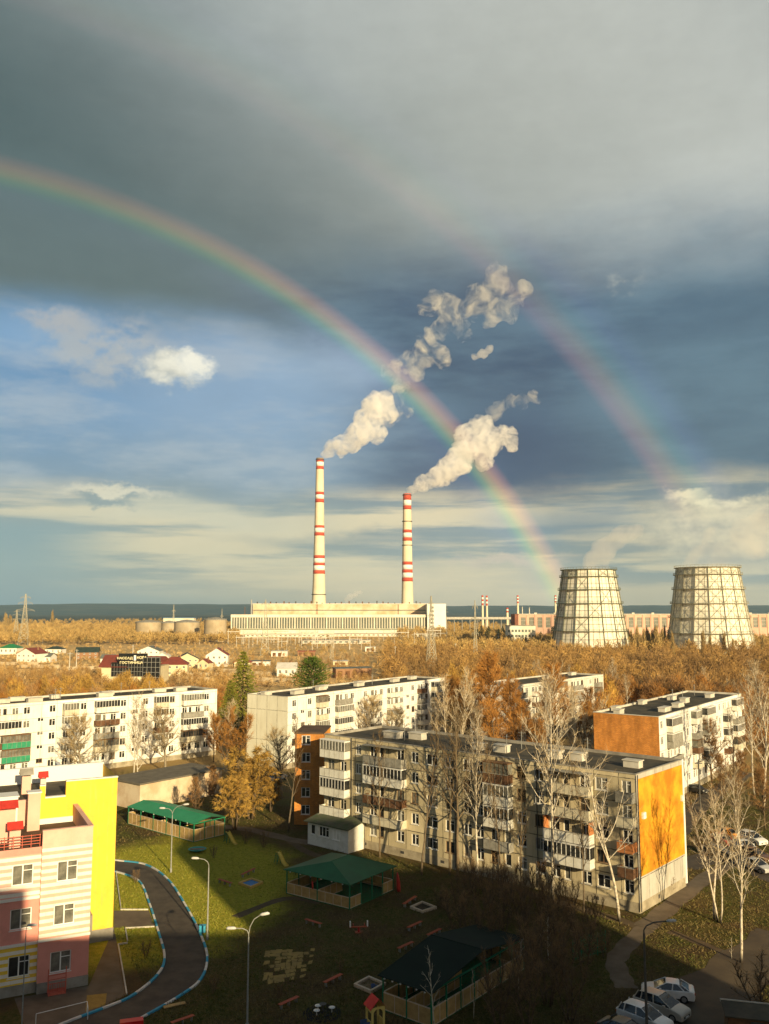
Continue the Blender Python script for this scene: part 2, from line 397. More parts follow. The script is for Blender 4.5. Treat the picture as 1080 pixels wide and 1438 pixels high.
# ------------------------------------------------------------------ ground and hills
def ground_mat():
    m, nt, b = new_mat('ground')
    p = nt.node('ShaderNodeNewGeometry').outputs['Position']; X, Y, Z = nt.xyz(p)
    fine = nt.noise(p, 1.7, 8, .7); mid = nt.noise(p, .16, 6, .6); big = nt.noise(p, .018, 6, .6); vf = nt.noise(p, 7.0, 4, .7)
    grass = nt.lerp(nt.ss(fine, .35, .65), (.055, .065, .014), (.12, .10, .035))
    dry = nt.lerp(nt.ss(fine, .3, .7), (.15, .105, .045), (.085, .06, .025))
    near = nt.lerp(nt.ss(nt.add(mid, nt.mul(nt.sub(fine, .5), .35)), .40, .62), grass, dry)
    soil = nt.ss(nt.add(mid, nt.mul(nt.sub(vf, .5), .3)), .50, .66); near = nt.lerp(nt.mul(soil, .7), near, (.085, .058, .03))
    # the lawn round the left pavilion is greener, its sunlit brightness painted in
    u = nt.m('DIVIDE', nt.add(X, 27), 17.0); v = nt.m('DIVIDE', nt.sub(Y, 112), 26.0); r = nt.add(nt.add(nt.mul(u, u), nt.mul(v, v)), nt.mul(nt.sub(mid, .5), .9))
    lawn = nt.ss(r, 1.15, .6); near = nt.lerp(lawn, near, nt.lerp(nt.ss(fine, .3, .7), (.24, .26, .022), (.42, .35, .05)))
    vfine = nt.ss(vf, .25, .75, .72, 1.22); near = nt.mulc(near, nt.vec(vfine, vfine, vfine))
    field = nt.lerp(nt.ss(big, .4, .6), (.70, .46, .20), (.56, .39, .17)); field = nt.lerp(nt.mul(nt.ss(mid, .45, .7), .7), field, (.42, .28, .12))
    c = nt.lerp(nt.ss(Y, 150, 260), near, field)
    farf = nt.lerp(nt.ss(nt.noise(nt.vec(nt.mul(X, .4), Y, Z), .0035, 6, .6), .4, .62), (.045, .068, .075), (.085, .095, .075))
    c = nt.lerp(nt.ss(nt.add(Y, nt.mul(nt.sub(big, .5), 900)), 1900, 2500), c, farf)
    nt.put(b.inputs['Base Color'], c); b.inputs['Roughness'].default_value = 1; b.inputs['Specular IOR Level'].default_value = .05
    bn = nt.node('ShaderNodeBump'); bn.inputs['Strength'].default_value = .8; bn.inputs['Distance'].default_value = .15
    nt.put(bn.inputs['Height'], nt.add(fine, vf)); nt.L.new(bn.outputs[0], b.inputs['Normal'])
    return m
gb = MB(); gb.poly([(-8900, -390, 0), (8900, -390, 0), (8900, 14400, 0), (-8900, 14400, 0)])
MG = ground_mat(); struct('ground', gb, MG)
# long wooded hill on the skyline
def hill():
    nx, ny = 220, 14; V = []; Fq = []
    rr = random.Random(3); ph = [rr.uniform(0, 6) for _ in range(8)]
    for j in range(ny):
        y = 6500 + j*500
        for i in range(nx):
            x = -9000 + 18000*i/(nx-1)*1.0
            t = j/(ny-1); prof = math.sin(math.pi*min(1, t*1.15))**1.0 if t < .87 else math.sin(math.pi*min(1, t*1.15))
            h = 78 + 14*math.sin(x*.0004+ph[0]) + 9*math.sin(x*.0011+ph[1]) + 3*math.sin(x*.004+ph[2]) + 2.0*math.sin(x*.011+ph[3]) + rr.uniform(-1.5, 1.5) + 24*(x < -1800)*min(1, (-1800-x)/900)
            V.append((x, y, -2 + max(0, prof)*h))
    for j in range(ny-1):
        for i in range(nx-1):
            a = j*nx+i; Fq.append((a, a+1, a+nx+1, a+nx))
    m, nt, b = new_mat('hazy_hill_forest')
    p = nt.node('ShaderNodeNewGeometry').outputs['Position']
    nt.put(b.inputs['Base Color'], nt.lerp(nt.ss(nt.noise(p, .004, 7, .65), .4, .65), (.05, .085, .105), (.085, .11, .11))); b.inputs['Roughness'].default_value = 1; b.inputs['Specular IOR Level'].default_value = 0  # bluish haze of distance painted into the forest colour
    return tag(link('hills', np_mesh('hills', np.array(V, np.float32), np.array(Fq), m, True)), kind='structure')
hill()
# ------------------------------------------------------------------ shared materials
GLASS = M('window_glass', (.012, .014, .015), (.05, .05, .045), .35, .06, spec=.6)
GLASS_PALE = M('curtained_glass', (.09, .09, .075), (.22, .21, .17), .9, .12, spec=.6)
PVC = M('white_plastic', (.78, .77, .72), None, rough=.45)
WOODF = M('brown_window_wood', (.20, .11, .055), (.12, .07, .035), 6)
OLDW = M('old_white_paint', (.55, .52, .45), (.38, .35, .28), 4)
ROOFING = M('roofing_felt', (.045, .042, .032), (.10, .083, .055), .35, .95, bump=.3, detail=8)
ROOFBROWN = M('brown_roofing', (.12, .075, .045), (.075, .05, .032), .5, .95, bump=.3, detail=8)
CONC = M('concrete', (.34, .32, .27), (.22, .20, .165), .6, .92, bump=.2)
CONCL = M('pale_concrete', (.60, .57, .49), (.44, .41, .34), .5, .92, bump=.2)
METAL = M('galvanised_steel', (.42, .42, .39), (.30, .30, .28), 3, .5, metal=.5)
DARKM = M('dark_metal', (.05, .05, .048), (.09, .085, .075), 2, .6)
RUST = M('rusty_brown', (.18, .085, .035), (.10, .05, .025), 2)
P_MAIN = panel_mat('weathered_panels', (.62, .53, .34), (.47, .40, .25), vary=.36, jt=.07)
P_WHITE = panel_mat('whitewashed_panels', (.80, .79, .73), (.70, .68, .60), vary=.14, stain=(.40, .36, .28), joint=(.25, .23, .19))
P_GABLE = panel_mat('cream_end_panels', (.72, .70, .56), (.64, .61, .47), jw=3.0, jh=6.5, z0=-.8, vary=.08, stain=(.4, .36, .24), joint=(.2, .18, .13), jt=.07)
P_GREY = panel_mat('grey_base_panels', (.50, .48, .42), (.38, .36, .30), jw=2.4, jh=2.7, vary=.2)
ORANGE = M('orange_insulation_render', (.80, .36, .022), (.44, .17, .012), .4, .85, bump=.4, bscale=3, detail=12)
BRICKO = brick_mat('orange_brick', (.74, .29, .045), (.58, .21, .03))
BASEM = M('basement_render', (.40, .35, .25), (.26, .22, .15), .9, .95, bump=.3)

BALC = {'wood': M('brown_balcony_boards', (.16, .08, .04), (.09, .05, .028), 2.5),
        'grey': M('grey_balcony_panel', (.30, .29, .25), (.20, .19, .16), 1.5),
        'white': M('white_balcony_panel', (.72, .71, .64), (.60, .58, .50), 1.2),
        'green': M('green_balcony_panel', (.03, .22, .11), (.04, .28, .15), 1.5),
        'orange': M('orange_balcony_panel', (.50, .20, .07), (.36, .14, .05), 1.5),
        'cream': M('cream_balcony_panel', (.58, .54, .41), (.46, .42, .31), 1.5),
        'blue': M('blue_balcony_panel', (.05, .09, .20), (.07, .12, .25), 1.5)}

WCACHE = {}
def window(parent, x0, x1, z0, z1, y, frame='white', pale=False, sashes=None, rev=.10):
    """frame mesh in the opening with its pane as a child; meshes shared by size"""
    w, h = round(x1-x0, 2), round(z1-z0, 2); n = sashes or (3 if w > 1.9 else 2 if w > .9 else 1)
    fm = {'white': PVC, 'wood': WOODF, 'old': OLDW}[frame]; gm = GLASS_PALE if pale else GLASS
    key = (w, h, n, frame, pale)
    if key not in WCACHE:
        b = MB(); t = .09
        b.box(0, w, 0, .07, 0, t); b.box(0, w, 0, .07, h-t, h); b.box(0, t, .002, .068, t, h-t); b.box(w-t, w, .002, .068, t, h-t)
        for k in range(1, n): b.box(w*k/n-t*.6, w*k/n+t*.6, .002, .068, t, h-t)
        if n >= 2: b.box(w*(n-1)/n+t*.6, w-t, .004, .06, h*.68, h*.68+.06)
        b.box(-.06, w+.06, -.18, -.002, -.07, -.01)
        WCACHE[key] = (b.mesh('window', fm), MB().poly([(0, .04, 0), (w, .04, 0), (w, .04, h), (0, .04, h)]).mesh('pane', gm))
    f = link('window', WCACHE[key][0], parent, (x0, y+rev-.02, z0)); link('pane', WCACHE[key][1], f); return f

def balcony(parent, x0, x1, z, y, style, depth=1.15, glazed=False, side=None, roof=False, gframe='white'):
    """slab with boarded parapet standing off the wall; optional strip of glazing above it"""
    p = BALC[style]; b = MB(); d = y-depth
    b.box(x0, x1, d, y-.003, z-.14, z)                                     # slab
    b.box(x0, x1, d-.05, d, z-.10, z+1.05, 1); b.box(x0, x0+.05, d, y-.003, z+.002, z+1.05, 1); b.box(x1-.05, x1, d, y-.003, z+.002, z+1.05, 1)
    b.box(x0-.03, x1+.03, d-.09, d+.04, z+1.05, z+1.12)
    n = max(2, int((x1-x0)/.9))
    for k in range(1, n): b.box(x0+(x1-x0)*k/n-.02, x0+(x1-x0)*k/n+.02, d-.075, d-.05, z-.08, z+1.04)
    o = b.build('balcony', [CONC, p], parent)
    if glazed:
        g = MB(); zt = z+2.45; n = max(3, int((x1-x0)/.62)); t = .06
        g.box(x0, x1, d-.04, d+.03, zt-.08, zt)
        for k in range(n+1):
            xx = x0+(x1-x0-t)*k/n; g.box(xx, xx+t, d-.035, d+.025, z+1.12, zt-.08)
        g.box(x0, x0+t, d+.03, y-.005, zt-.08, zt); g.box(x1-t, x1, d+.03, y-.005, zt-.08, zt)
        g.box(x0-.05, x1+.05, d-.10, y-.005, zt, zt+.08)
        q = g.build('balcony_glazing', {'white': PVC, 'wood': WOODF, 'old': OLDW}[gframe], o)
        c = MB(); c.poly([(x0+.01, d, z+1.12), (x1-.01, d, z+1.12), (x1-.01, d, zt), (x0+.01, d, zt)])
        c.poly([(x1-.02, d, z+1.12), (x1-.02, y-.01, z+1.12), (x1-.02, y-.01, zt), (x1-.02, d, zt)]); c.poly([(x0+.02, d, z+1.12), (x0+.02, y-.01, z+1.12), (x0+.02, y-.01, zt), (x0+.02, d, zt)])
        c.build('balcony_pane', GLASS if rnd.random() < .6 else GLASS_PALE, o)
    elif roof:
        MB().box(x0-.08, x1+.08, d-.2, y-.005, z+2.45, z+2.52).build('balcony_canopy', BALC['grey'], o)
    if side:
        MB().box(x0+.06, x0+.14, d+.01, y-.01, z+.01, z+2.45).box(x1-.14, x1-.06, d+.01, y-.01, z+.01, z+2.45).build('balcony_screen', BALC[side], o)
    return o

def hatch(parent, x, y, z, sx=2.6, sy=1.2, sz=.75, m=None):
    b = MB().box(x-sx/2, x+sx/2, y-sy/2, y+sy/2, z, z+sz); b.box(x-sx/2-.12, x+sx/2+.12, y-sy/2-.12, y+sy/2+.12, z+sz, z+sz+.12)
    return b.build('roof_vent', m or CONCL, parent)

def block(name, label, A, ang, L, D, wallm, endm, cols, balcs, floors=5, fh=2.75, base=1.15, roofz=None, hatches=(), endl=None, masts=3, cat='apartment block', grp=None, wframe=.5):
    """panel block: facade along local +x facing local -y, origin at the facade's left foot"""
    T = thing(name, label, cat, A, ang, grp); top = roofz or base+floors*fh+.35
    holes = []
    wins = []
    for (x, w, *opt) in cols:
        for f in range(floors):
            h = 1.45; zz = base+f*fh+.85
            if opt and opt[0] == 'stair':
                h, zz = .85, base+f*fh+1.9
                if f == floors-1: continue
            if any(a-.05 < x+w and x < b_+.05 for a, b_, *_ in balcs) and not (opt and opt[0] == 'in'): pass
            holes.append((x, x+w, round(zz, 3), round(zz+h, 3)))
    b = MB(); b.wall(L, base, top, holes, rev=.16)
    b.build('front_wall', wallm, T)
    for h in holes:
        window(T, h[0], h[1], h[2], h[3], 0, rnd.choice(['white', 'white', 'old', 'wood']) if rnd.random() < wframe else 'white', rnd.random() < .25)
    MB().box(0, L, .02, D-.02, 0, base).build('basement', BASEM, T)
    bb = MB(); bb.poly([(L, 0, base), (L, D, base), (L, D, top), (L, 0, top)]).build('end_wall', endm, T)
    MB().poly([(0, D, base), (0, 0, base), (0, 0, top), (0, D, top)]).build('end_wall', endl or endm, T)
    MB().poly([(L, D, base), (0, D, base), (0, D, top), (L, D, top)]).build('back_wall', wallm, T)
    MB().poly([(.25, .25, top-.28), (L-.25, .25, top-.28), (L-.25, D-.25, top-.28), (.25, D-.25, top-.28)]).build('roof', ROOFING, T)
    p = MB(); t = .25
    p.box(-.06, L+.06, -.06, t, top, top+.10); p.box(-.06, L+.06, D-t, D+.06, top, top+.10); p.box(-.06, t, t, D-t, top, top+.10); p.box(L-t, L+.06, t, D-t, top, top+.10)
    p.box(t, L-t, t, t+.02, top-.28, top); p.box(t, L-t, D-t-.02, D-t, top-.28, top)
    p.box(t, t+.02, t+.02, D-t-.02, top-.28, top); p.box(L-t-.02, L-t, t+.02, D-t-.02, top-.28, top)
    p.build('parapet', CONCL if wallm != P_MAIN else CONC, T)
    for hx in hatches: hatch(T, hx[0], hx[1], top-.28, *(hx[2:] or ()))
    for k in range(masts):
        x = L*(.12+.76*rnd.random()); y = D*(.3+.5*rnd.random())
        MB().tube([(x, y, top-.28), (x, y, top+2.2)], .05, 5).tube([(x-.5, y, top+1.9), (x+.5, y, top+1.9)], .03, 4).tube([(x-.35, y, top+1.5), (x+.35, y, top+1.5)], .03, 4).build('aerial', METAL, T)
    for (x0, x1, styles) in balcs:
        for f, st in enumerate(styles):
            if not st: continue
            o = st.split('+'); balcony(T, x0, x1, base+f*fh+.10, 0, o[0], glazed='g' in o, side=next((q for q in o[1:] if q in BALC), None), roof='r' in o, gframe='wood' if 'w' in o else 'white')
    return T

# ---- main five-storey block in the courtyard --------------------------------------
A0 = Vector((28.8, 102.7)); UD = Vector((-.756, .655)); LMN = on_line(455, A0, UD)           # right foot, direction towards the left end
def tm(px): return LMN - on_line(px, A0, UD)                     # metres from the left foot seen in that column
AL = A0 + UD*LMN; angM = math.atan2(-UD.y, -UD.x)
cols = []
for px, w in ((503, 1.0), (583, 1.25), (607, 1.9), (632, 1.45), (657, 1.3), (733, 1.3), (758, 1.3), (846, 1.6)):
    cols.append((tm(px)-w/2, w))
b2 = (tm(517), tm(571)); b3 = (tm(686), tm(721)); b4 = (tm(769), tm(834)); b5 = (tm(872), tm(894))
b1 = (.2, tm(491))
for a, c in (b2, b4):
    cols += [(a+.35, 1.3), (a+2.2, .8), (c-1.75, 1.3)]
cols += [(tm(674)-.6, 1.2), (b3[0]+.4, 1.3), (b3[1]-1.3, .9), (b5[0]+.2, 1.2), (b1[0]+.5, 1.4), (b1[1]-1.9, 1.2)]
MAIN = block('panel_apartment_block', 'weathered grey five-storey panel block with orange end wall beside the courtyard', tuple(AL), angM, LMN, 13.2, P_MAIN, P_GREY, cols,
    [(*b1, ['', 'white', 'white+g', 'white', 'white+g+r']), (*b2, ['', 'cream', 'wood', 'white+g', 'grey+r']), (*b3, ['', 'grey+w', 'white+g', 'white+g', 'wood+g+w']),
     (*b4, ['', 'white+g', 'white+orange', 'cream', 'cream+r']), (*b5, ['', 'wood', 'orange', 'cream', 'grey'])],
    hatches=[(9, 5.5, 2.6, 1.4, .9), (12.5, 7, 2.4, 1.3, .9), (25, 5.0, 1.6, 1.1, .8), (28.5, 5.2, 2.0, 1.2, .9), (36.5, 5.5, 1.8, 1.2, .9), (39.5, 6, 1.8, 1.2, .9), (47, 6, 2, 1.2, .8)], masts=5)
topM = 1.15+5*2.75+.35
o = MB().box(LMN+.005, LMN+.1, .35, 12.9, 3.95, topM-.55).build('end_wall_insulation', ORANGE, MAIN)
MB().box(LMN, LMN+.16, 12.9, 13.3, .4, topM+.1).build('corner_pilaster', PVC, MAIN)
w_ = MB()
for (x, y) in ((8, -.03), (15, -.03), (22, -.03), (31, -.03), (38, -.03), (44.5, -.03)): w_.box(x, x+.6, -.012, .06, .45, .8)
w_.box(LMN, LMN+.012, 5, 5.5, .45, .9); w_.build('basement_vent', DARKM, MAIN)
MB().box(LMN+.1, LMN+.35, 1.0, 1.7, 10.2, 10.9).build('air_conditioner', PVC, MAIN)
MB().box(LMN+.1, LMN+.35, 12.2, 12.8, 10.4, 11.1).build('air_conditioner', PVC, MAIN)
for x in (tm(494), tm(640), tm(700), tm(755), tm(899)-.1):
    MB().tube([(x, -.09, .3), (x, -.09, topM)], .06, 6).build('drainpipe', DARKM, MAIN)
# ground floor shop annex under the loggias
an = thing('shop_annex', 'white single-storey annex with sloping mossy roof against the grey panel block', 'annex', tuple(AL), angM)
sx0, sx1, sd = .35, tm(516)-.3, 3.7
hs = [(sx0+.6, sx0+1.5, 1.5, 2.9), (sx0+2.3, sx0+4.3, 1.5, 2.9)]
ab = MB(); ab.wall(sx1-sx0, 0, 3.3, hs, y=-sd, x0=sx0); ab.poly([(sx0, -1.3, 0), (sx0, -sd, 0), (sx0, -sd, 3.3), (sx0, -1.3, 3.9)])
ab.poly([(sx1, -sd, 0), (sx1, -.2, 0), (sx1, -.2, 3.95), (sx1, -sd, 3.3)]); ab.poly([(sx0, -1.3, 0), (sx0, -1.3, 3.9), (sx1, -.2, 3.9), (sx1, -.2, 0)]); ab.build('wall', BALC['white'], an)
for h in hs: window(an, *h, -sd, 'white')
window(an, sx1-3.0, sx1-1.6, 1.5, 2.9, -sd-.11, 'white')
MB().xprism([(-sd-.5, 3.2), (-.15, 3.97), (-.15, 4.09), (-sd-.5, 3.32)], sx0-.4, sx1+.4).build('roof', M('mossy_roof', (.06, .085, .04), (.10, .10, .07), .8, .9, bump=.3), an)
# brick wing at the block's left end
wgA = Vector(G(413, 1158)); wg = thing('brick_wing', 'orange brick five-storey wing joined to the left end of the grey block', 'brick wing', tuple(wgA), R(-4))
hw = [(1.1, 2.5, .75+f*2.72+.85, .75+f*2.72+2.3) for f in range(5)]
wb = MB(); wb.wall(4.6, 0, 14.2, hw); wb.poly([(0, 9, 0), (0, 0, 0), (0, 0, 14.2), (0, 9, 14.2)]); wb.poly([(4.6, 0, 0), (4.6, 1.2, 0), (4.6, 1.2, 14.2), (4.6, 0, 14.2)]); wb.poly([(4.6, 9, 0), (0, 9, 0), (0, 9, 14.2), (4.6, 9, 14.2)]); wb.build('wall', BRICKO, wg)
for h in hw: window(wg, *h, 0, 'white')
MB().box(-.15, 4.7, -.15, 9.1, 14.2, 14.4).build('roof', ROOFBROWN, wg)

# ---- long white block, far left -----------------------------------------------------
def bays(L, start=1.2, pat=None, off=0):
    """repeat of openings for the far blocks: windows, balcony pairs, stair lights"""
    cols, bal = [], []; x = start; i = off
    sty = ['white', 'white+g', 'wood+g+w', 'cream+g', 'grey', 'white+g', 'cream', 'wood', 'white+g', 'white', 'grey+g', 'cream+g+w']
    while x < L-3:
        k = i % 6
        if k in (0, 2): cols.append((x, 1.35)); x += 2.9
        elif k == 1:
            if x+5.8 > L-.5: break
            cols += [(x+.4, 1.3), (x+2.1, .8), (x+3.9, 1.3)]; bal.append((x+.1, x+5.5, [''] + [rnd.choice(sty) for _ in range(4)])); x += 6.2
        elif k == 3: cols.append((x, 1.3, 'stair')); x += 2.4
        elif k == 4: cols.append((x, 1.35)); x += 2.7
        else:
            if x+3.6 > L-.4: break
            cols += [(x+.3, 1.2), (x+2.0, .8)]; bal.append((x, x+3.2, [''] + [rnd.choice(sty) for _ in range(4)])); x += 4.0
        i += 1
    return cols, bal
pr = Vector((-39.95, 211.7)); dl = Vector((-36.66, -34.66)).normalized(); LB = 74
c, bl = bays(LB, 1.0, off=1)
aL = pr + dl*LB
BL = block('panel_apartment_block', 'long whitewashed five-storey block with green balconies behind the yellow nursery', tuple(aL), math.atan2(-dl.y, -dl.x), LB, 12, P_WHITE, P_WHITE, c, bl,
    hatches=[(26, 6, 3, 1.2), (30, 8.5, 3, 1.2), (32, 4, 3, 1.2), (48, 5, 3.4, 1.3), (50, 8, 3, 1.2), (62, 6, 3, 1.2), (67, 5, 3, 1.2), (38, 8, 2, 1.2)], masts=4, wframe=.35)
xg = LB - on_line(21, pr, dl, 1050)
for f in (1, 2):
    balcony(BL, xg-3.0, xg+2.6, 1.15+f*2.75+.10, -.12, 'green', 1.25, glazed=True, gframe='wood')
# ---- white block in the middle, turned end-on -----------------------------------------
mA = Vector((-21.03, 192.8)); md = Vector((37.9, 54.2)).normalized(); LM = 66
c, bl = bays(LM, 1.6, off=2)
BM = block('panel_apartment_block', 'white five-storey block with a blank cream end wall behind the orange brick wing', tuple(mA), math.atan2(md.y, md.x), LM, 12, P_WHITE, P_GABLE, c, bl,
    hatches=[(3, 9, 2.4, 1.2), (9, 5, 3.4, 1.3), (20, 7, 3, 1.2), (23, 9, 3, 1.2), (34, 6, 3, 1.2), (38, 9, 3, 1.2), (50, 6, 3, 1.2), (60, 7, 3, 1.2)], masts=3, wframe=.45)
# ---- block with orange brick end, right -----------------------------------------------
rA = Vector((48.43, 157.2)); rd = Vector((31.2, 42.05)).normalized(); LR = 54
c, bl = bays(LR, .8, off=0)
BR = block('panel_apartment_block', 'white five-storey block with orange brick end wall and dark roof at the right', tuple(rA), math.atan2(rd.y, rd.x), LR, 12.2, P_WHITE, BRICKO, c, bl,
    hatches=[(3, 8.5, 2.2, 1.2), (8, 11, 2.6, 1.0), (12, 3, 3.6, 1.3), (22, 11, 2.6, 1), (21, 3.4, 3.6, 1.3), (30, 5, 2.6, 1.2, .9), (34, 9, 2.6, 1.2), (44, 4, 3, 1.2)], masts=3, wframe=.4)
# ---- block half hidden by trees --------------------------------------------------------
hA = Vector((30.97, 219.5)); hd = Vector((31.65, 38.2)).normalized(); LH = 52
c, bl = bays(LH, 1.0, off=4)
BH = block('panel_apartment_block', 'pale panel block mostly hidden behind orange bare trees in the middle', tuple(hA), math.atan2(hd.y, hd.x), LH, 12, panel_mat('faded_panels', (.66, .64, .56), (.54, .51, .43), vary=.2, stain=(.3, .26, .19)), P_WHITE, c, bl,
    hatches=[(6, 6, 3, 1.2), (14, 8, 3, 1.2), (30, 6, 3, 1.2), (48, 8, 3, 1.2)], masts=2)

# ---- tower the photograph is taken from (behind the camera; roof steps shaped to place the courtyard shade) --
tb = thing('apartment_tower', 'unseen brick high-rise, stepped to shape the long shade over the courtyard', 'apartment tower', (0, -1.0, 0))
TW = brick_mat('tower_brick', (.36, .26, .18), (.30, .21, .14))
for x0, x1, h in ((-46, 10, 35.4), (10, 43, 31.2), (43, 62, 46), (62, 75, 38.5)):
    nm = int((x1-x0)/4.0); hs = []
    for k in range(nm):
        for f in range(int(h/3)): hs.append((x0+1.2+k*4.0, x0+2.9+k*4.0, f*3+1.0, f*3+2.5))
    b = MB(); b.wall(x1-x0, 0, h, hs, x0=x0); b.poly([(x0, 14, 0), (x0, 0, 0), (x0, 0, h), (x0, 14, h)]); b.poly([(x1, 0, 0), (x1, 14, 0), (x1, 14, h), (x1, 0, h)]); b.poly([(x1, 14, 0), (x0, 14, 0), (x0, 14, h), (x1, 14, h)])
    for q, vv in enumerate(b.v): b.v[q] = (vv[0], -vv[1], vv[2])
    b.build('wall', TW, tb)
    g = MB()
    for a, c_, d, e in hs: g.poly([(a, -.12, d), (c_, -.12, d), (c_, -.12, e), (a, -.12, e)])
    tag(g.build('window', GLASS, tb), kind='stuff')
    MB().box(x0+.02, x1-.02, -14.02, .05, h, h+.35).build('roof', ROOFING, tb)
# ------------------------------------------------------------------ nursery school, left foreground
PINK = (.72, .30, .24); PINKL = (.78, .46, .36); CREAM = (.82, .76, .66); YEL = (.86, .54, .06)
S_TOP = stripe_mat('pink_white_bands', (.78, .42, .32), CREAM, .62, .1, 4.55, 12.55, PINKL)
S_RT = stripe_mat('pink_cream_bands', (.76, .40, .32), CREAM, .62, .1, 8.35, 12.0, PINK)
S_LOW = stripe_mat('yellow_white_bands', (.80, .55, .06), CREAM, .62, .1, .9, 4.2, PINK)
S_PINK = M('pink_render', PINK, (.66, .27, .21), .6, .8)
PALEPINK = M('pale_pink_render', (.74, .45, .35), (.66, .39, .30), .6, .8)
YELLOW = stripe_mat('yellow_render', YEL, YEL, 1.0, 0, 90, 91, YEL)
RED = M('red_metal', (.52, .045, .03), (.42, .035, .025), 2, .5)
REDPALE = M('faded_red_metal', (.55, .13, .08), (.46, .10, .06), 3, .6)
WHITECAP = M('white_coping', (.74, .72, .66), None, rough=.6)
kc = Vector(G(123, 1383)); kang = math.atan2(1.8, 3.5)
ku = Vector((math.cos(kang), math.sin(kang))); kn = Vector((-ku.y, ku.x))
def kx(px, y): return on_line(px, kc + kn*y, ku, 1250)
K = thing('nursery_school', 'pink and yellow striped three-storey nursery school with red roof vents', 'nursery school', tuple(kc), kang)
xs = kx(57, 0)
HR = 14.0
rows = [(1.55, 3.35), (5.6, 7.4), (9.4, 11.2)]
# right-hand bay
cx_ = (kx(93, 0)); hs = [(cx_-.9+dx, cx_+.9+dx, a, b) for (a, b), dx in zip(rows, (-.25, -.1, .05))]
b = MB(); b.wall(-xs, .9, 4.5, [hs[0]], x0=xs, rev=.2); b.build('lower_wall', S_PINK, K)
b = MB(); b.wall(-xs, 4.5, HR, hs[1:], x0=xs, rev=.2); b.poly([(0, 0, .9), (0, 10.4, .9), (0, 10.4, HR), (0, 0, HR)]); b.poly([(xs, .5, .9), (xs, 0, .9), (xs, 0, HR), (xs, .5, HR)]); b.build('upper_wall', S_TOP, K)
MB().box(xs, .02, -.06, 10.4, 0, .9).build('plinth', CONC, K)
MB().box(xs-.04, .05, -.12, -.003, 4.4, 4.62).build('cornice', WHITECAP, K)
for h in hs: window(K, *h, 0, 'white', True, 2, .14)
# left-hand bay, set back
xl = xs-15; HL = 12.6; yb = .5
lh = []
for k in range(4):
    c0 = kx(31, yb) - k*3.9
    lh += [(c0-.9, c0+.9, a, b) for a, b in rows]
b = MB(); b.wall(xs-xl, .9, 4.3, [h for h in lh if h[2] < 4], x0=xl, y=yb, rev=.2); b.build('lower_wall', S_LOW, K)
b = MB(); b.wall(xs-xl, 4.3, HL, [h for h in lh if h[2] > 4], x0=xl, y=yb, rev=.2); b.poly([(xl, 10.4, .9), (xl, yb, .9), (xl, yb, HL), (xl, 10.4, HL)]); b.build('upper_wall', S_RT, K)
MB().box(xl, xs-.003, yb-.05, 10.4, 0, .9).build('plinth', CONC, K)
MB().box(xl, xs-.01, yb-.12, yb-.003, 8.12, 8.36).build('cornice', WHITECAP, K)
MB().box(xl, xs-.01, yb-.12, yb-.003, 4.2, 4.42).build('cornice', WHITECAP, K)
for h in lh: window(K, *h, yb, 'white', rnd.random() < .5, 2, .14)
# terrace roof with parapet
MB().poly([(xl+.3, yb+.3, 12.35), (-.35, yb+.3, 12.35), (-.35, 10.4, 12.35), (xl+.3, 10.4, 12.35)]).build('roof', ROOFBROWN, K)
b = MB(); b.box(-.35, 0, .35, 10.4, 12.3, HR); b.box(xs+.003, 0, .002, .35, 12.3, HR); b.box(xs-.02, .05, -.05, .40, HR, HR+.09); b.box(-.40, .05, .40, 10.4, HR, HR+.09); b.build('parapet', PALEPINK, K)
r = MB()
for k in range(9):
    x = xs-.15-k*.75; r.tube([(x, yb+.2, 12.6), (x, yb+.2, 13.7)], .035, 5)
for z in (12.85, 13.1, 13.35, 13.6): r.box(xs-6.3, xs-.1, yb+.17, yb+.23, z, z+.05)
r.build('railing', REDPALE, K)
MB().box(xs-15, xs-6.6, yb+.003, yb+.35, 12.6, 13.7).build('parapet', S_PINK, K)
# yellow block behind
yy = 10.4; xr = kx(160, yy); HY = 16.4; xn0, xn1 = kx(58, yy), kx(87, yy); xy0 = kx(50, yy)
b = MB(); b.box(xn1, xr, yy, yy+.45, 12.0, HY); b.box(xy0, xn0, yy, yy+.45, 12.9, HY-.25); b.box(xn0, xn1, yy+.003, yy+.45, 12.9, HY-1.5); b.box(.003, xr, yy, yy+.45, 1.2, 12.0); b.poly([(xr, yy+.45, 1.2), (xr, yy+9, 1.2), (xr, yy+9, HY), (xr, yy+.45, HY)]); b.build('yellow_wall', YELLOW, K)
b = MB(); b.box(xy0, xn0-.002, yy-.05, yy+.5, HY-.25, HY-.15); b.box(xn1+.002, xr+.05, yy-.05, yy+.5, HY, HY+.1); b.box(xn0, xn1, yy-.06, yy+.5, HY-1.5, HY-1.38); b.build('coping', WHITECAP, K)
MB().box(xy0, -.36, yy-.08, yy-.003, 12.36, 12.9).build('skirting', WHITECAP, K)
MB().box(.05, xr+.06, yy-.06, yy+9, 0, 1.2).build('plinth', CONC, K)
b = MB(); b.poly([(xl-4, yy+.45, 14.9), (xr-.05, yy+.45, 14.9), (xr-.05, yy+9, 14.9), (xl-4, yy+9, 14.9)]); b.build('roof', ROOFING, K)
b = MB(); b.box(xl-4, xr, yy+9, yy+9.4, 1.2, HY+.1); b.box(xl-4, xr+.06, yy+8.95, yy+9.45, HY+.1, HY+.2); b.box(xr-4.5, xr-4.1, yy+9.4, yy+15, 12, HY-.3); b.build('rear_parapet', WHITECAP, K)
b = MB(); b.box(xl-4, xy0-.003, yy+.1, yy+.45, 12.3, 14.9); b.build('back_wall', PALEPINK, K)
